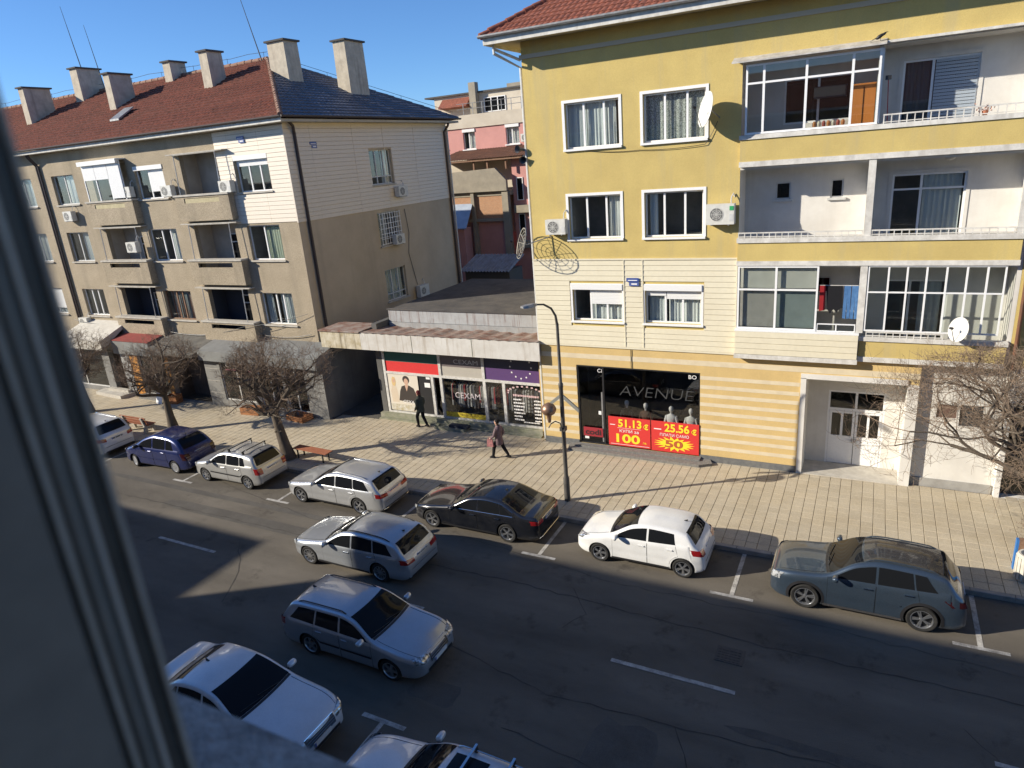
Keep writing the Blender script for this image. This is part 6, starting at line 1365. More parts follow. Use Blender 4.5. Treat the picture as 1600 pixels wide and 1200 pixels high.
def make_car(name, label, category, loc, rz, B, paint, rim=RIM5, lights=M_tail, roof=None, rails=None, bars=None, group='cars in the street',
             wins=None, doors=None, glass_top=None, lower=None, chrome_line=False, rear_win=(0,0), wind=(0,0), head=None, tail=None,
             grille=None, sunroof=None, moulding=None, handles=M_chrome, antenna=True, mirror_mat=None, clad=None, steer=0.0):
    T=thing(name, label, category, (loc[0], loc[1], ROAD_Z), rz, group)
    L=B.L; X=B.X
    # ---- shell with wheel arches cut out
    st=[0,0.012,0.035,0.07,0.12,0.19,0.28]; x=0.4
    while x < L-0.55: st.append(x); x += 0.115
    x=L-0.55
    while x < L-0.13: st.append(x); x += 0.05
    st += [L-0.12, L-0.07, L-0.035, L-0.012, L]
    secs=[B.section(x) for x in st]; n=len(secs[0])
    rows=[]
    for x, sec in zip(st, secs):
        rows.append([(X(x), y, z) for y, z in sec]+[(X(x), -y, z) for y, z in reversed(sec[:-1])])
    m=len(rows[0]); vs=[p for r_ in rows for p in r_]; fs=[]
    for i in range(len(rows)-1):
        for j in range(m):
            j2=(j+1)%m; fs.append((i*m+j, i*m+j2, (i+1)*m+j2, (i+1)*m+j))
    fs.append(tuple(range(m))); q=(len(rows)-1)*m; fs.append(tuple(range(q+m-1, q-1, -1)))
    me=bpy.data.meshes.new('body'); me.from_pydata(vs, [], fs)
    me.materials.append(paint); me.materials.append(M_arch)
    bm=bmesh.new(); bm.from_mesh(me); bmesh.ops.recalc_face_normals(bm, faces=bm.faces); bm.to_mesh(me); bm.free()
    body=bpy.data.objects.new('tmp_body', me); col.objects.link(body)
    cu=MB(); R_=B.rw+0.045
    for a in B.ax:
        for sg in (-1, 1):
            k=26; ring=[(X(a)+R_*math.cos(2*math.pi*i/k), B.rw+0.01+R_*math.sin(2*math.pi*i/k)) for i in range(k)]
            y0=B.W/2-0.30; cu.prism(ring, sg*y0 if sg>0 else -B.W/2-0.2, B.W/2+0.2 if sg>0 else -y0)
    cme=cu.mesh('cut', [paint, M_arch])
    for p in cme.polygons: p.material_index=1
    cut=bpy.data.objects.new('tmp_cut', cme); col.objects.link(cut)
    md=body.modifiers.new('b', 'BOOLEAN'); md.operation='DIFFERENCE'; md.object=cut; md.solver='EXACT'
    dg=bpy.context.evaluated_depsgraph_get(); dg.update()
    bme=bpy.data.meshes.new_from_object(body.evaluated_get(dg)); bme.name='body'
    bpy.data.objects.remove(body, do_unlink=True); bpy.data.objects.remove(cut, do_unlink=True)
    for p in bme.polygons: p.use_smooth=True
    bme.set_sharp_from_angle(angle=R(38))
    bobj=link('body', bme, T, local=True)
    def P(nm, mb, mt, parent=T, smooth=50, **kw): return mb.build(nm, mt, parent, smooth=smooth, local=True, **kw)
    hi=lambda x: B.zt(x)-0.045-B.r(x)+0.030
    lo=lambda x: B.zb(x)+0.018
    # ---- side windows
    def side_patch(mb, sa, sb, flo, fhi, sg, off=0.004, nu=10, nv=5):
        rows=[]
        for i in range(nu+1):
            r_=[]
            for j in range(nv+1):
                v=j/nv; xx=lerp(lerp(sa[0],sa[1],v), lerp(sb[0],sb[1],v), i/nu)
                a, b=flo(xx), fhi(xx)
                if b < a+0.004: b=a+0.004
                z=lerp(a, b, v); r_.append((X(xx), sg*(B.side(xx, z)+off), z))
            rows.append(r_)
        return mb.grid(rows)
    for sg in (-1, 1):
        for (sa, sb) in wins:
            P('side_window', side_patch(MB(), sa, sb, lo, hi, sg), M_carglass)
    if chrome_line:
        for sg in (-1, 1):
            x0=wins[0][0][0]; x1=wins[-1][1][0]
            pl=[(X(lerp(x0,x1,i/14)), sg*(B.side(lerp(x0,x1,i/14), lo(lerp(x0,x1,i/14))-0.012)+0.004), lo(lerp(x0,x1,i/14))-0.012) for i in range(15)]
            x2=wins[-1][1][1]
            pu=[(X(lerp(x1,x0,i/16)), sg*(B.side(lerp(x1,x0,i/16), hi(lerp(x1,x0,i/16))+0.004)+0.003), max(lo(lerp(x1,x0,i/16))-0.012, hi(lerp(x1,x0,i/16))+0.006)) for i in range(17)]
            P('window_trim', MB().tube(pl, 0.008, 5).tube(pu, 0.008, 5), M_chrome)
    # ---- windscreen and rear window
    def top_patch(xa, xb, m0, off=0.006, nu=8, nv=8, bulge=0.07):
        rows=[]
        for i in range(nu+1):
            r_=[]
            for j in range(-nv, nv+1):
                t=j/nv; x0=lerp(xa, xb, i/nu)
                xx=x0+(bulge*(t*t) if xa < L/2 else -bulge*(t*t))
                ye=B.side(xx, B.zt(xx))-B.r(xx)*1.0-m0
                y=t*max(0.05, ye); r_.append((X(xx), y, B.top(xx, y)+off))
            rows.append(r_)
        return MB().grid(rows)
    # bonnet shut lines and wipers
    hl_=MB()
    for sg in (-1,1):
        q_=[]
        for k in range(10):
            xx=lerp(0.16,wind[0]-0.05,k/9); ye=B.side(xx,B.zt(xx))-B.r(xx)*1.05; q_.append((X(xx),sg*ye*0.97,B.top(xx,ye*0.97)+0.001))
        hl_.tube(q_,0.006,4)
    P('bonnet_gap', hl_, M_seam, kind='stuff')
    for y0_,y1_ in ((-0.45,0.10),(0.05,0.60)):
        xa=wind[0]+0.02; xb_=wind[0]+0.12
        P('wiper', MB().tube([(X(xa),y0_,B.top(xa,y0_)+0.025),(X(xb_),y1_,B.top(xb_,y1_)+0.02)],0.009,5), M_trim)
    P('windscreen', top_patch(wind[0], wind[1], -0.035), M_carglass)
    P('cowl', top_patch(wind[0]-0.07, wind[0]-0.005, -0.02, off=0.004, nu=2), M_trim)
    P('rear_window', top_patch(rear_win[0], rear_win[1], rear_win[2] if len(rear_win) > 2 else 0.02, bulge=0.03), M_carglass)
    if roof: P('roof_panel', top_patch(roof[0], roof[1], 0.0, off=0.003, nu=14, bulge=0.0), roof[2])
    if sunroof: P('sunroof', top_patch(sunroof[0], sunroof[1], sunroof[2], off=0.007, bulge=0.0), M_carglass)
    # ---- doors, gaps, handles
    gaps=MB()
    for sg in (-1, 1):
        for (a, b, a2, b2) in doors:
            arch=lambda x: max([0.27]+[B.rw+math.sqrt(max(0, (B.rw+0.10)**2-(x-c)**2)) for c in B.ax if abs(x-c) < B.rw+0.10])
            up=lambda x: B.zb(x)-0.015
            side_patch(gaps, (a-0.007,a2-0.007), (b+0.007,b2+0.007), lambda x: arch(x)-0.008, lambda x: B.zb(x)+0.02, sg, off=0.0025, nu=16, nv=12)
            d=P('door', side_patch(MB(), (a,a2), (b,b2), arch, lambda x: B.zb(x)+0.02, sg, off=0.0055, nu=16, nv=12), paint)
            xh=b2-0.17; zh=B.zb(xh)-0.13; yh=B.side(xh, zh)
            P('handle', MB().box(X(xh)-0.095, X(xh)+0.095, sg*(yh+0.012), sg*(yh+0.035), zh-0.014, zh+0.014), handles, parent=d, smooth=30)
            if moulding:
                P('side_moulding', side_patch(MB(), (a+0.01,a+0.01), (b-0.01,b-0.01), lambda x: max(arch(x)+0.01, 0.50), lambda x: max(arch(x)+0.02, 0.56), sg, off=0.016, nu=8, nv=2), moulding, parent=d)
    P('door_gaps', gaps, M_seam, kind='stuff')
    if lower:
        for sg in (-1, 1):
            P('side_sill', side_patch(MB(), (B.ax[0]+B.rw+0.08,)*2, (B.ax[1]-B.rw-0.08,)*2, lambda x: 0.22, lambda x: 0.29, sg, off=0.010, nu=10, nv=3), lower)
    if clad:
        for sg in (-1, 1):
            for c in B.ax:
                ring=[]
                for i in range(17):
                    a=math.pi*(i/16*1.16-0.08); row=[]
                    for rr_ in (B.rw+0.047, B.rw+0.115):
                        xx=c+rr_*math.cos(a); zz=max(0.2, B.rw+0.01+rr_*math.sin(a)); row.append((X(xx), sg*(B.side(min(max(xx,0.02),L-0.02), zz)+0.007), zz))
                    ring.append(row)
                P('arch_cladding', MB().grid(ring), clad)
    # ---- front and rear faces
    def end_patch(y0, y1, zf0, zf1, front=True, off=0.008, nu=10, nv=6, mirror=False):
        mb=MB()
        for sg in ((1,-1) if mirror else (1,)):
            rows=[]
            for i in range(nu+1):
                y=lerp(y0, y1, i/nu); t=i/nu; a=zf0(t) if callable(zf0) else zf0; b=zf1(t) if callable(zf1) else zf1
                r_=[]
                for j in range(nv+1):
                    z=lerp(a, b, j/nv); xx=B.inv(y, z, front); r_.append((X(xx)+(-off if front else off), sg*(y+off*0.6*(1 if y>0.3 else 0)), z))
                rows.append(r_)
            mb.grid(rows)
        return mb
    for sg in (1, -1):
        a, b, za0, za1, zb0, zb1 = head
        hl=end_patch(a, b, lambda t: lerp(za0, zb0, t), lambda t: lerp(za1, zb1, t))
        if sg < 0: hl.v=[(p[0], -p[1], p[2]) for p in hl.v]
        P('headlight', hl, M_lens)
        a, b, za0, za1, zb0, zb1 = tail
        tl=end_patch(a, b, lambda t: lerp(za0, zb0, t), lambda t: lerp(za1, zb1, t), front=False)
        if sg < 0: tl.v=[(p[0], -p[1], p[2]) for p in tl.v]
        P('tail_light', tl, lights)
    gy, gz0, gz1 = grille
    g=P('grille', end_patch(-gy, gy, gz0, gz1, nu=12), M_trim)
    sl=MB()
    for i in range(4):
        z=lerp(gz0, gz1, (i+0.5)/4); sl.tube([(X(B.inv(y, z))-0.014, y, z) for y in [lerp(-gy*0.95, gy*0.95, k/10) for k in range(11)]], 0.006, 5)
    pth=[(lerp(-gy, gy, k/10), gz1+0.006) for k in range(11)]
    sl.tube([(X(B.inv(y, z))-0.012, y, z) for y, z in pth], 0.012, 6)
    P('grille_bars', sl, M_chrome, parent=g)
    P('lower_intake', end_patch(-B.W*0.30, B.W*0.30, 0.27, 0.40, nu=12, nv=3), M_trim)
    pf=P('number_plate', MB().box(X(0)-0.035, X(0)-0.012, -0.26, 0.26, 0.43, 0.54), M_plate, smooth=None)
    P('plate_band', MB().box(X(0)-0.038, X(0)-0.0355, 0.222, 0.258, 0.434, 0.536), M_plateb, parent=pf, smooth=None)
    zp=tail[2]-0.01 if tail[2] > 0.62 else 0.7
    zr=0.80 if B.H < 1.6 else 0.86
    xr=B.inv(0.26, zr+0.06, False)
    pr=P('number_plate', MB().box(X(xr)+0.008, X(xr)+0.026, -0.26, 0.26, zr-0.055, zr+0.055), M_plate, smooth=None)
    P('plate_band', MB().box(X(xr)+0.0265, X(xr)+0.029, -0.258, -0.222, zr-0.051, zr+0.051), M_plateb, parent=pr, smooth=None)
    mk=MB(); rp=random.Random(int(abs(loc[0])*100)); yy=-0.20
    for k_ in range(8):
        w_=rp.uniform(0.028,0.042); mk.box(X(xr)+0.0265,X(xr)+0.0285,yy,yy+w_,zr-0.034,zr+0.034); yy+=w_+(0.018 if k_ not in (1,5) else 0.045)
    P('plate_characters', mk, M_trim, parent=pr, smooth=None, kind='stuff')
    if B.H < 1.48 or True:
        yb_=B.side(L-0.06,0.62)*0.80
        tg=MB()
        tg.tube([(X(B.inv(y,0.56,False))+0.003,y,0.56) for y in [lerp(-yb_,yb_,k/12) for k in range(13)]],0.006,4)
        P('tailgate_gap', tg, M_seam)
    P('rear_bumper', end_patch(-B.W*0.43, B.W*0.43, 0.27, 0.36, front=False, nu=14, nv=3), M_trim)
    tb=[lerp(-B.W*0.42, B.W*0.42, k/12) for k in range(13)]
    if chrome_line:
        P('bumper_trim', MB().tube([(X(B.inv(y, 0.31, False))+0.014, y, 0.31) for y in tb], 0.012, 6), M_chrome)
        P('tailgate_trim', MB().tube([(X(B.inv(y, zr+0.09, False))+0.012, y, zr+0.09) for y in [lerp(-0.5,0.5,k/8) for k in range(9)]], 0.012, 6), M_chrome)
    # ---- mirrors
    for sg in (-1, 1):
        xm=wins[0][0][0]+0.16; zm=B.zb(xm)+0.07; ym=B.side(xm, B.zb(xm))
        mm=MB().lathe([(0.0,-0.115),(0.06,-0.11),(0.082,-0.085),(0.088,-0.03),(0.086,0.05),(0.07,0.10),(0.04,0.118),(0.0,0.12)], n=14, axis='y')
        mm.v=[(X(xm)+p[0]*(0.62 if p[0] > 0 else 1.1), sg*(ym+0.15)+p[1], zm+p[2]*0.85+0.02) for p in mm.v]
        mo=P('side_mirror', mm, mirror_mat or paint, smooth=60)
        P('mirror_arm', MB().box(X(xm)-0.02, X(xm)+0.04, min(sg*(ym-0.02), sg*(ym+0.09)), max(sg*(ym-0.02), sg*(ym+0.09)), zm-0.05, zm-0.01), M_trim, parent=mo, smooth=None)
    # ---- wheels
    tyre, rm, brake = wheel_meshes(B.rw, rim)
    for i, a in enumerate(B.ax):
        for sg in (-1, 1):
            w=bpy.data.objects.new('wheel', tyre); col.objects.link(w); w.parent=T
            w.location=(X(a), sg*(B.W/2-0.115), B.rw); w.rotation_euler=(0, random.uniform(0,6), (0 if sg < 0 else math.pi)+(steer if i == 0 else 0))
            w.rotation_mode='XYZ'
            for nm, me_ in (('rim', rm), ('brake_disc', brake)):
                c=bpy.data.objects.new(nm, me_); col.objects.link(c); c.parent=w
    # ---- roof gear
    if rails:
        xa, xb, mt, lift = rails
        for sg in (-1, 1):
            pts=[]
            for k in range(13):
                xx=lerp(xa, xb, k/12); y=sg*(B.side(xx, B.zt(xx))-B.r(xx)*0.75); pts.append((X(xx), y, B.top(xx, y)+(lift if 0 < k < 12 else 0.0)))
            P('roof_rail', MB().tube(pts, 0.016, 7), mt)
    if bars:
        for xx in bars[0]:
            y=B.side(xx, B.zt(xx))-B.r(xx)*0.6; z=B.top(xx, y)
            b=P('roof_bar', MB().box(X(xx)-0.025, X(xx)+0.025, -y-0.06, y+0.06, z+0.11, z+0.135), bars[1], smooth=None)
            for sg in (-1, 1):
                P('bar_foot', MB().prism([(X(xx)-0.05, z-0.02),(X(xx)+0.05, z-0.02),(X(xx)+0.03, z+0.109),(X(xx)-0.03, z+0.109)], sg*y-0.03, sg*y+0.03), M_trim, parent=b, smooth=None)
    if antenna:
        xx=rear_win[0]-0.18 if rear_win[0] > L/2 else L*0.75
        P('antenna', MB().prism([(X(xx)-0.06, B.zt(xx)-0.004),(X(xx)+0.07, B.zt(xx)-0.004),(X(xx)+0.07, B.zt(xx)+0.05)], -0.015, 0.015), M_trim, smooth=None)
    return T

def paint(name, c, rough=0.28, metal=0.6, coat=1.0, dust=0.06):
    return mat(name, c, rough, c2=tuple(min(1, x*0.9+0.012) for x in c), scale=2.2, local=True, metal=metal, coat=coat, fine=dust, fscale=55)
P_silver=paint('paint_silver', (0.60,0.61,0.62)); P_silver2=paint('paint_silver_warm', (0.50,0.50,0.49), metal=0.5)
P_silver3=paint('paint_silver_cool', (0.46,0.49,0.53)); P_white=paint('paint_white', (0.74,0.74,0.73), 0.3, 0.0)
P_black=paint('paint_black', (0.008,0.009,0.013), 0.2, 0.2, dust=0.1); P_blue=paint('paint_dark_blue', (0.012,0.022,0.11), 0.25, 0.3)
P_slate=paint('paint_slate_blue', (0.048,0.072,0.105), 0.32, 0.5, dust=0.16); P_pearl=paint('paint_pearl_white', (0.66,0.68,0.71), 0.3, 0.2)
M_roofdk=mat('dark_roof_panel', (0.03,0.032,0.036), 0.2, coat=1.0)
GR='cars parked along the far kerb'
tp=lambda *a: list(a)
# wagon
def wagon(L=4.70, W=1.81, H=1.46, wb=2.84, fo=0.79):
    return Body(L, W, H, wb, fo, [(0,.58),(.03,.67),(.12,.74),(.35,.81),(1.2,.94),(1.42,.985),(2.25,1.40),(2.75,1.46),(3.5,1.44),(4.05,1.375),(4.22,1.32),(4.52,1.01),(4.60,.93),(4.66,.80),(4.70,.60)],
                [(0,.70),(.8,.80),(1.4,.905),(3.4,.955),(4.7,.99)], rw=0.325)
WG=dict(wins=[((1.52,1.62),(2.56,2.56)),((2.62,2.62),(3.42,3.38)),((3.46,3.42),(4.18,3.92))], doors=[(1.42,2.58,1.42,2.58),(2.60,3.56,2.60,3.50)],
        wind=(1.45,2.26), rear_win=(4.20,4.52), head=(0.52,0.83,.56,.70,.62,.76), tail=(0.42,0.86,.72,.84,.76,.92), grille=(0.40,.52,.68))
make_car('estate_car', 'silver estate car parked at the kerb, directly in front of the black sedan', 'car', (-17.28,17.88), 0, wagon(), P_silver, rim=RIM5D, chrome_line=True, lower=M_trim, rails=(2.35,4.0,M_chrome,0.03), group=GR, **WG)
make_car('estate_car', 'silver estate car driving along the carriageway, half in the shade line', 'car', (-13.86,14.66), 0, wagon(), P_silver3, rim=RIM10, lower=M_trim, rails=(2.35,4.0,M_trim,0.03), group='cars in the carriageway', **WG)
# black sedan
make_car('sedan_car', 'glossy black sedan with chrome window trim parked by the street lamp', 'car', (-11.25,18.02), 0,
    Body(4.92,1.85,1.46,2.94,.84,[(0,.56),(.03,.66),(.12,.74),(.4,.82),(1.35,.96),(1.58,1.0),(2.45,1.395),(3.0,1.455),(3.5,1.42),(4.28,1.10),(4.42,1.065),(4.76,1.045),(4.86,.97),(4.90,.80),(4.92,.58)],
         [(0,.70),(.8,.80),(1.5,.91),(3.4,.96),(4.92,.98)], rw=0.335), P_black, rim=RIM5D, chrome_line=True, lower=M_trim, group=GR,
    wins=[((1.68,1.78),(2.66,2.66)),((2.72,2.72),(3.52,3.46)),((3.56,3.50),(4.02,3.60))], doors=[(1.55,2.68,1.55,2.68),(2.70,3.72,2.70,3.62)],
    wind=(1.62,2.46), rear_win=(3.56,4.24), head=(0.52,0.84,.56,.69,.62,.74), tail=(0.45,0.88,.76,.88,.78,.92), grille=(0.42,.50,.68))
# white hatchback
HT=dict(wind=(1.12,1.88), wins=[((1.22,1.42),(2.26,2.26)),((2.32,2.32),(3.12,3.06))], doors=[(1.22,2.28,1.22,2.28),(2.30,3.20,2.30,3.12)])
make_car('hatchback_car', 'white hatchback parked between the black sedan and the slate blue suv', 'car', (-5.55,17.98), 0,
    Body(3.96,1.74,1.46,2.54,.80,[(0,.56),(.03,.67),(.12,.76),(.35,.85),(.95,.98),(1.1,1.025),(1.9,1.40),(2.35,1.46),(3.0,1.435),(3.40,1.36),(3.68,1.07),(3.80,.97),(3.90,.80),(3.96,.55)],
         [(0,.74),(.8,.84),(1.2,.93),(2.6,.98),(3.96,1.06)], rw=0.31, inset=0.19), P_white, rim=RIM5D, group=GR, lower=M_trim,
    rear_win=(3.40,3.70), head=(0.42,0.80,.60,.74,.70,.86), tail=(0.50,0.84,.72,.90,.78,.96), grille=(0.36,.42,.60), handles=P_white, **HT)
# slate suv
make_car('suv_car', 'slate blue suv with dark glass roof and grey rims parked near the litter bin', 'car', (0.46,17.82), 0,
    Body(4.515,1.865,1.65,2.68,.90,[(0,.66),(.03,.80),(.1,.92),(.3,1.0),(1.15,1.10),(1.36,1.14),(2.12,1.55),(2.65,1.645),(3.4,1.62),(3.98,1.53),(4.28,1.18),(4.38,1.08),(4.47,.90),(4.515,.62)],
         [(0,.85),(.8,.96),(1.4,1.05),(2.8,1.09),(4.515,1.16)], rw=0.36, inset=0.2, rr=0.11), P_slate, rim=dict(n=5, w=0.03, double=True, mat=M_alloy), lights=M_taildk, group=GR,
    roof=(2.2,3.95,M_roofdk), rails=(2.25,3.85,P_slate,0.035), clad=M_trim, lower=M_chrome,
    wins=[((1.46,1.62),(2.50,2.50)),((2.56,2.56),(3.36,3.30)),((3.40,3.34),(3.86,3.60))], doors=[(1.42,2.52,1.42,2.52),(2.54,3.50,2.54,3.42)],
    wind=(1.38,2.14), rear_win=(3.98,4.30), head=(0.50,0.86,.66,.84,.74,.94), tail=(0.30,0.90,.82,.92,.84,1.0), grille=(0.46,.56,.80))
# silver small hatchback with roof bars
make_car('hatchback_car', 'small silver hatchback with two roof bars parked at the foot of a bare tree', 'car', (-23.12,17.94), 0,
    Body(3.99,1.69,1.47,2.47,.79,[(0,.54),(.03,.65),(.12,.76),(.3,.84),(.9,.97),(1.05,1.02),(1.78,1.40),(2.2,1.465),(3.2,1.45),(3.52,1.39),(3.78,1.04),(3.88,.93),(3.95,.76),(3.99,.5)],
         [(0,.72),(.8,.82),(1.2,.92),(2.6,.96),(3.99,1.02)], rw=0.30, inset=0.18), P_silver2, rim=RIM7, group=GR, moulding=M_trim,
    bars=((2.25,3.05),M_trim), rear_win=(3.52,3.80), head=(0.42,0.78,.58,.72,.66,.80), tail=(0.52,0.80,.68,.92,.70,.96), grille=(0.36,.52,.62), handles=P_silver2,
    wind=(1.08,1.76), wins=[((1.18,1.36),(2.14,2.14)),((2.20,2.20),(2.92,2.88)),((2.96,2.92),(3.26,3.12))], doors=[(1.16,2.16,1.16,2.16),(2.18,3.04,2.18,2.98)])
# blue people carrier
make_car('minivan_car', 'dark blue rounded people carrier with plain hubcaps parked beside a bare tree', 'car', (-27.72,18.02), R(1.5),
    Body(4.28,1.75,1.64,2.60,.84,[(0,.50),(.03,.63),(.12,.76),(.3,.87),(.72,1.02),(.92,1.09),(1.75,1.50),(2.3,1.635),(3.0,1.62),(3.6,1.49),(3.92,1.22),(4.08,1.02),(4.2,.82),(4.28,.5)],
         [(0,.74),(.8,.90),(1.2,1.0),(2.8,1.04),(4.28,1.06)], rw=0.30, inset=0.2, rr=0.12), P_blue, rim=RIMCAP, lights=M_taildk, group=GR, moulding=P_blue,
    wind=(0.96,1.72), rear_win=(3.60,4.02), head=(0.40,0.80,.58,.74,.70,.88), tail=(0.55,0.84,.66,.92,.68,.98), grille=(0.30,.50,.60), handles=P_blue, mirror_mat=M_trim,
    wins=[((1.14,1.42),(2.12,2.12)),((2.20,2.20),(2.98,2.98)),((3.04,3.04),(3.52,3.36))], doors=[(1.12,2.15,1.12,2.15),(2.17,3.06,2.17,3.00)], steer=R(-14))
# white suv at the far end
make_car('suv_car', 'white suv with roof rails parked next to the wooden bench with a backrest', 'car', (-33.6,17.95), 0,
    Body(4.6,1.85,1.66,2.66,.92,[(0,.66),(.03,.78),(.1,.90),(.3,.98),(1.15,1.08),(1.36,1.12),(2.0,1.54),(2.5,1.65),(3.6,1.63),(4.1,1.55),(4.38,1.18),(4.48,1.06),(4.56,.88),(4.6,.60)],
         [(0,.85),(.8,.95),(1.4,1.04),(2.8,1.07),(4.6,1.12)], rw=0.35, inset=0.2), P_pearl, rim=RIM5, group=GR, rails=(2.2,3.9,M_chrome,0.04), clad=M_trim,
    wins=[((1.46,1.60),(2.50,2.50)),((2.56,2.56),(3.40,3.36)),((3.44,3.40),(4.1,3.85))], doors=[(1.42,2.52,1.42,2.52),(2.54,3.50,2.54,3.44)],
    wind=(1.38,2.0), rear_win=(4.10,4.40), head=(0.50,0.86,.66,.82,.74,.90), tail=(0.52,0.88,.80,.94,.84,1.02), grille=(0.46,.56,.78))
# silver-blue estate towards the right
make_car('estate_car', 'silver estate car with black roof rails driving the other way, wholly in shade', 'car', (-11.08,11.32), math.pi,
    Body(4.57,1.77,1.47,2.58,.93,[(0,.56),(.03,.68),(.12,.76),(.35,.84),(1.2,.97),(1.36,1.01),(2.08,1.40),(2.5,1.465),(3.6,1.45),(4.05,1.405),(4.36,1.07),(4.46,.95),(4.54,.78),(4.57,.52)],
         [(0,.74),(.8,.83),(1.4,.925),(2.8,.96),(4.57,1.0)], rw=0.315), P_silver3, rim=RIM5, group='cars in the carriageway', moulding=M_trim, rails=(2.3,3.9,M_trim,0.035),
    wins=[((1.48,1.62),(2.42,2.42)),((2.48,2.48),(3.24,3.20)),((3.29,3.25),(4.10,3.82))], doors=[(1.44,2.44,1.44,2.44),(2.46,3.34,2.46,3.28)],
    wind=(1.38,2.08), rear_win=(4.06,4.38), head=(0.40,0.80,.58,.74,.64,.80), tail=(0.52,0.84,.70,.90,.72,.94), grille=(0.38,.50,.74), handles=P_silver3)
# white sedan below the sill
make_car('sedan_car', 'white sedan with a chrome edged grille parked below the window sill', 'car', (-12.15,8.10), math.pi,
    Body(4.80,1.82,1.47,2.75,.93,[(0,.56),(.03,.68),(.12,.77),(.4,.86),(1.3,.98),(1.5,1.02),(2.35,1.41),(2.85,1.47),(3.4,1.42),(4.05,1.12),(4.22,1.075),(4.62,1.05),(4.73,.97),(4.78,.80),(4.80,.56)],
         [(0,.74),(.8,.83),(1.5,.93),(3.4,.97),(4.8,1.0)], rw=0.325), P_pearl, rim=RIM5, group='cars parked along the near kerb', lower=M_trim,
    wins=[((1.62,1.74),(2.58,2.58)),((2.64,2.64),(3.44,3.38)),((3.48,3.42),(3.86,3.5))], doors=[(1.5,2.6,1.5,2.6),(2.62,3.56,2.62,3.48)],
    wind=(1.54,2.36), rear_win=(3.46,4.02), head=(0.48,0.83,.58,.72,.66,.80), tail=(0.5,0.86,.74,.88,.78,.92), grille=(0.44,.50,.72), handles=P_pearl)
# pale estate with roof bars and glass roof
make_car('estate_car', 'pale estate car with steel roof bars and a glass sunroof parked below', 'car', (-6.35,7.66), 0,
    wagon(4.66,1.80,1.50,2.70,.88), P_pearl, rim=RIM5, group='cars parked along the near kerb', rails=(2.35,4.0,M_chrome,0.05), sunroof=(2.42,3.15,0.12), bars=((2.75,3.55),M_chrome), **WG)

# ================================================================== people
M_skin=mat('skin',(0.46,0.27,0.19),0.6)
def skin_body(name, T, nodes, edges, m, root):
    me=bpy.data.meshes.new(name); me.from_pydata([n[0] for n in nodes], edges, [])
    o=bpy.data.objects.new('tmp_skin', me); col.objects.link(o)
    sk=o.modifiers.new('s','SKIN'); sk.use_smooth_shade=True
    for i,n in enumerate(nodes): me.skin_vertices[0].data[i].radius=(n[1],n[2] if len(n) > 2 else n[1])
    me.skin_vertices[0].data[root].use_root=True
    o.modifiers.new('d','SUBSURF').levels=2
    o.modifiers['d'].render_levels=2
    dg=bpy.context.evaluated_depsgraph_get(); dg.update()
    out=bpy.data.meshes.new_from_object(o.evaluated_get(dg)); out.name=name
    bpy.data.objects.remove(o, do_unlink=True)
    out.materials.clear(); out.materials.append(m)
    for p in out.polygons: p.use_smooth=True
    return link(name, out, T, local=True)
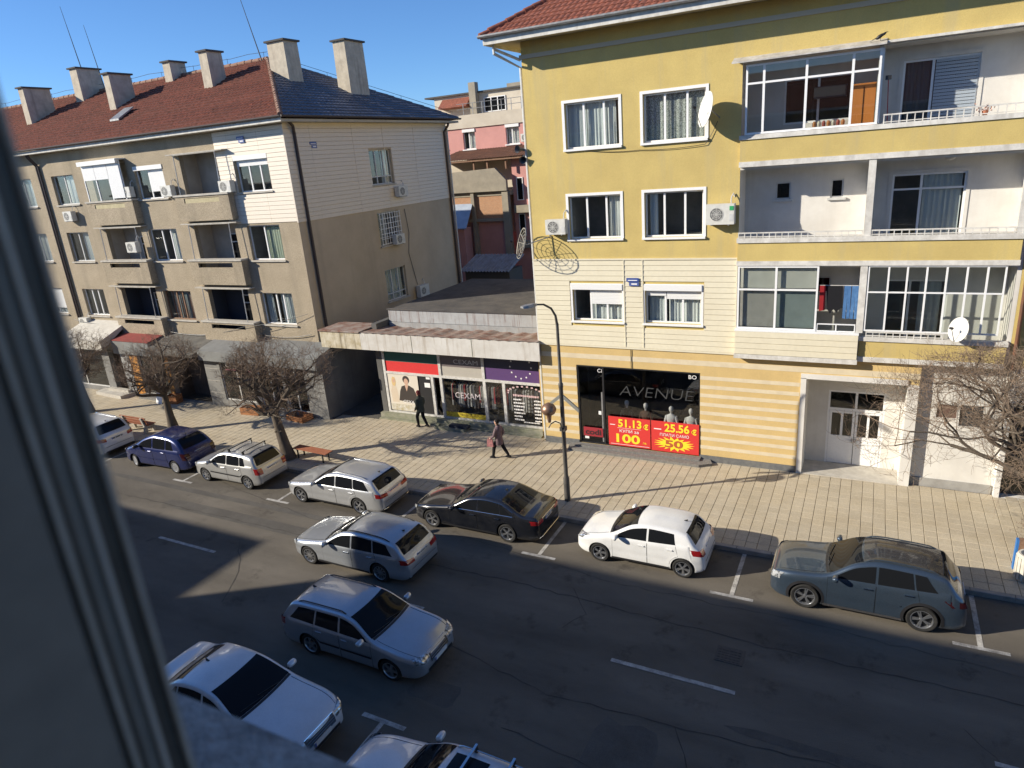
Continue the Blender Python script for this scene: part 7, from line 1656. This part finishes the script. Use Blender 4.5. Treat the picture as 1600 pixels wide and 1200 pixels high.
def person(label, loc, rz, h, legs, coat_m, trouser_m, hair_m, coat_len, bag=None, arms=None, hat=False, shoe_m=None, coat_w=1.0):
    """local axes: the person walks towards +X; z up; metres scaled to height h"""
    T=thing('person', label, 'person', loc, rz, group='people on the pavement'); k=h/1.75
    V=lambda x,y,z: (x*k,y*k,z*k)
    # body under the clothes: one continuous figure
    hipz=0.92; (lf,lk,la),(rf,rk,ra)=legs          # foot toe x, knee (x,z), ankle (x,z)
    n=[(V(0,0,0.95),0.13*k,0.11*k),(V(0.0,0,1.15),0.12*k,0.10*k),(V(0.02,0,1.35),0.15*k,0.11*k),(V(0.02,0,1.46),0.07*k),(V(0.04,0,1.55),0.055*k),
       (V(0.05,0,1.66),0.09*k),(V(0.04,0,1.75),0.05*k)]
    e=[(0,1),(1,2),(2,3),(3,4),(4,5),(5,6)]
    for sg,(toe,kn,an) in ((1,legs[0]),(-1,legs[1])):
        b=len(n); n += [(V(0,sg*0.09,0.90),0.108*k),(V(kn[0],sg*0.10,kn[1]),0.084*k),(V(an[0],sg*0.10,an[1]),0.062*k),(V(toe,sg*0.11,max(0.04,an[1]-0.06)),0.04*k)]
        e += [(0,b),(b,b+1),(b+1,b+2),(b+2,b+3)]
    body=skin_body('body', T, n, e, trouser_m, 0)
    # head with face
    hd=MB(); rings=[(1.50,0.052,0.052),(1.53,0.058,0.056),(1.56,0.078,0.064),(1.60,0.092,0.072),(1.645,0.098,0.077),(1.69,0.097,0.078),(1.73,0.083,0.068),(1.76,0.05,0.042),(1.772,0.004,0.004)]
    rows=[]
    for z,a,c in rings: rows.append([V(0.05+a*math.cos(2*math.pi*i/16)+0.01*(1 if z > 1.55 else 0),c*math.sin(2*math.pi*i/16),z) for i in range(17)])
    hd.grid(rows); hd.tube([V(0.145,0,1.655),V(0.172,0,1.625),V(0.15,0,1.615)],[0.010*k,0.016*k,0.012*k],6)
    for sg in (-1,1): hd.tube([V(0.05,sg*0.076,1.67),V(0.045,sg*0.088,1.65),V(0.05,sg*0.078,1.62)],[0.012*k,0.018*k,0.01*k],6)
    H=hd.build('head', M_skin, T, smooth=70, local=True)
    ey=MB()
    for sg in (-1,1): ey.box(0.146*k,0.151*k,sg*0.032*k-0.012*k,sg*0.032*k+0.012*k,1.652*k,1.662*k)
    ey.box(0.143*k,0.148*k,-0.022*k,0.022*k,1.587*k,1.594*k).build('facial_features', mat('face_dark',(0.10,0.045,0.04),0.7), H, local=True)
    hr=MB(); rows=[]
    for z,a,c in ([(1.60,0.085,0.082),(1.65,0.10,0.087),(1.70,0.108,0.088),(1.745,0.095,0.078),(1.785,0.055,0.048),(1.795,0.004,0.004)]):
        rows.append([V(0.035+(a if math.cos(2*math.pi*i/16) < 0.35 or z > 1.69 else a*0.25)*math.cos(2*math.pi*i/16),c*math.sin(2*math.pi*i/16),z) for i in range(17)])
    hr.grid(rows).build('hair' if not hat else 'cap', hair_m, T, smooth=60, local=True)
    # coat as one garment with sleeves and hands
    c=MB(); W_=coat_w; prof_c=[(coat_len,0.20*W_,0.17),(coat_len+0.12,0.195*W_,0.165),(1.0,0.185*W_,0.15),(1.12,0.18*W_,0.145),(1.28,0.20*W_,0.15),(1.38,0.205*W_,0.14),(1.44,0.16,0.11),(1.49,0.085,0.08),(1.53,0.075,0.072)]
    rows=[]
    for z,a,d_ in prof_c: rows.append([V(0.01+d_*math.cos(2*math.pi*i/20)*(1+0.06*math.sin(3*i)),a*math.sin(2*math.pi*i/20)*(1+0.03*math.sin(5*i+z*9)),z) for i in range(21)])
    c.grid(rows)
    C_=c.build('coat', coat_m, T, smooth=60, local=True)
    for sg,(el,wr) in ((1,arms[0]),(-1,arms[1])):
        MB().tube([V(0.01,sg*0.17,1.40),V(lerp(0.01,el[0],0.5),sg*0.225,lerp(1.40,el[1],0.5)),V(el[0],sg*0.235,el[1]),V(lerp(el[0],wr[0],0.5),sg*0.235,lerp(el[1],wr[1],0.5)),V(wr[0],sg*0.225,wr[1])],[0.075*k,0.07*k,0.062*k,0.055*k,0.05*k],10).build('sleeve', coat_m, C_, smooth=60, local=True)
        d=(Vector((wr[0],0,wr[1]))-Vector((el[0],0,el[1]))).normalized(); w0=Vector((wr[0],sg*0.225,wr[1]))
        hn=MB(); P_=lambda v: V(v.x,v.y,v.z)
        hn.tube([P_(w0),P_(w0+d*0.05),P_(w0+d*0.09)],[0.026*k,0.036*k,0.034*k],8)
        for fi in range(4):
            o_=Vector((0.03-fi*0.02,0,0)); ln_=(0.07,0.08,0.075,0.06)[fi]; q0=w0+d*0.08+Vector((0.028-fi*0.018,0,0)); hn.tube([P_(q0),P_(q0+d*ln_*0.5),P_(q0+d*ln_*0.8+Vector((0,-sg*0.02,0)))],[0.010*k,0.009*k,0.007*k],5)
        hn.tube([P_(w0+d*0.03+Vector((0.02,0,0))),P_(w0+d*0.06+Vector((0.045,-sg*0.01,0))),P_(w0+d*0.09+Vector((0.045,-sg*0.02,0)))],[0.012*k,0.011*k,0.008*k],5)
        hn.build('hand', M_skin, T, smooth=60, local=True)
    for sg,(toe,kn,an) in ((1,legs[0]),(-1,legs[1])):
        zt=max(0.0,an[1]-0.085)
        s=MB(); rows=[]
        for t,wd_,hh in ((-0.09,0.03,0.05),(-0.07,0.042,0.09),(0.0,0.045,0.095),(0.08,0.048,0.06),(0.15,0.042,0.045),(0.18,0.02,0.03)):
            x0=an[0]+t; rows.append([V(x0,sg*0.105-wd_,zt),V(x0,sg*0.105+wd_,zt),V(x0,sg*0.105+wd_*0.8,zt+hh),V(x0,sg*0.105-wd_*0.8,zt+hh),V(x0,sg*0.105-wd_,zt)])
        s.grid(rows)._a([rows[0][i] for i in range(4)],[(0,1,2,3)])._a([rows[-1][i] for i in range(4)],[(3,2,1,0)]).build('shoe', shoe_m or M_blkc, T, smooth=50, merge=True, local=True)
    return T
# walking by the low shop towards the right, seen from behind the left shoulder
person('person in long dark olive coat and dark cap walking past the poster', (-18.45,24.75,PAVE_Z), R(165), 1.80,
       ((0.28,(0.20,0.50),(0.16,0.09)),(-0.10,(0.02,0.50),(-0.22,0.12))), mat('olive_coat',(0.06,0.068,0.055),0.9), mat('dark_trousers',(0.015,0.015,0.017),0.9), mat('dark_red_cap',(0.14,0.03,0.03),0.8), 0.78,
       arms=(((-0.05,1.13),(0.10,0.92)),((0.02,1.13),(0.14,0.95))), hat=True)
P2=person('person in mottled purple grey coat with black hair carrying a pink bag', (-13.15,22.72,PAVE_Z), R(178), 1.70,
       ((0.42,(0.22,0.52),(0.30,0.09)),(-0.22,(-0.12,0.50),(-0.36,0.13))), mat('purple_coat',(0.11,0.072,0.09),0.9,c2=(0.22,0.16,0.16),scale=14,local=True), mat('dark_trousers',(0.015,0.015,0.017),0.9), mat('black_hair',(0.012,0.011,0.011),0.7), 0.66,
       arms=(((0.10,1.10),(0.26,0.98)),((-0.10,1.12),(0.04,0.92))))
hb_=thing('handbag','pink and brown bag held by the person in the purple coat','bag',(-13.45,22.5,PAVE_Z+0.62))
M_bag=mat('pink_bag',(0.42,0.17,0.17),0.8,c2=(0.20,0.10,0.10),scale=12)
MB()._a([(-13.60,22.44,0.72),(-13.30,22.44,0.72),(-13.30,22.54,0.72),(-13.60,22.54,0.72),(-13.57,22.46,1.02),(-13.33,22.46,1.02),(-13.33,22.52,1.02),(-13.57,22.52,1.02)],[(0,3,2,1),(4,5,6,7),(0,1,5,4),(1,2,6,5),(2,3,7,6),(3,0,4,7)]).build('pouch', M_bag, hb_)
MB().tube([(-13.55,22.49,1.02),(-13.50,22.49,1.12),(-13.42,22.49,1.13),(-13.36,22.49,1.02)],0.012,6).build('strap', M_bag, hb_)
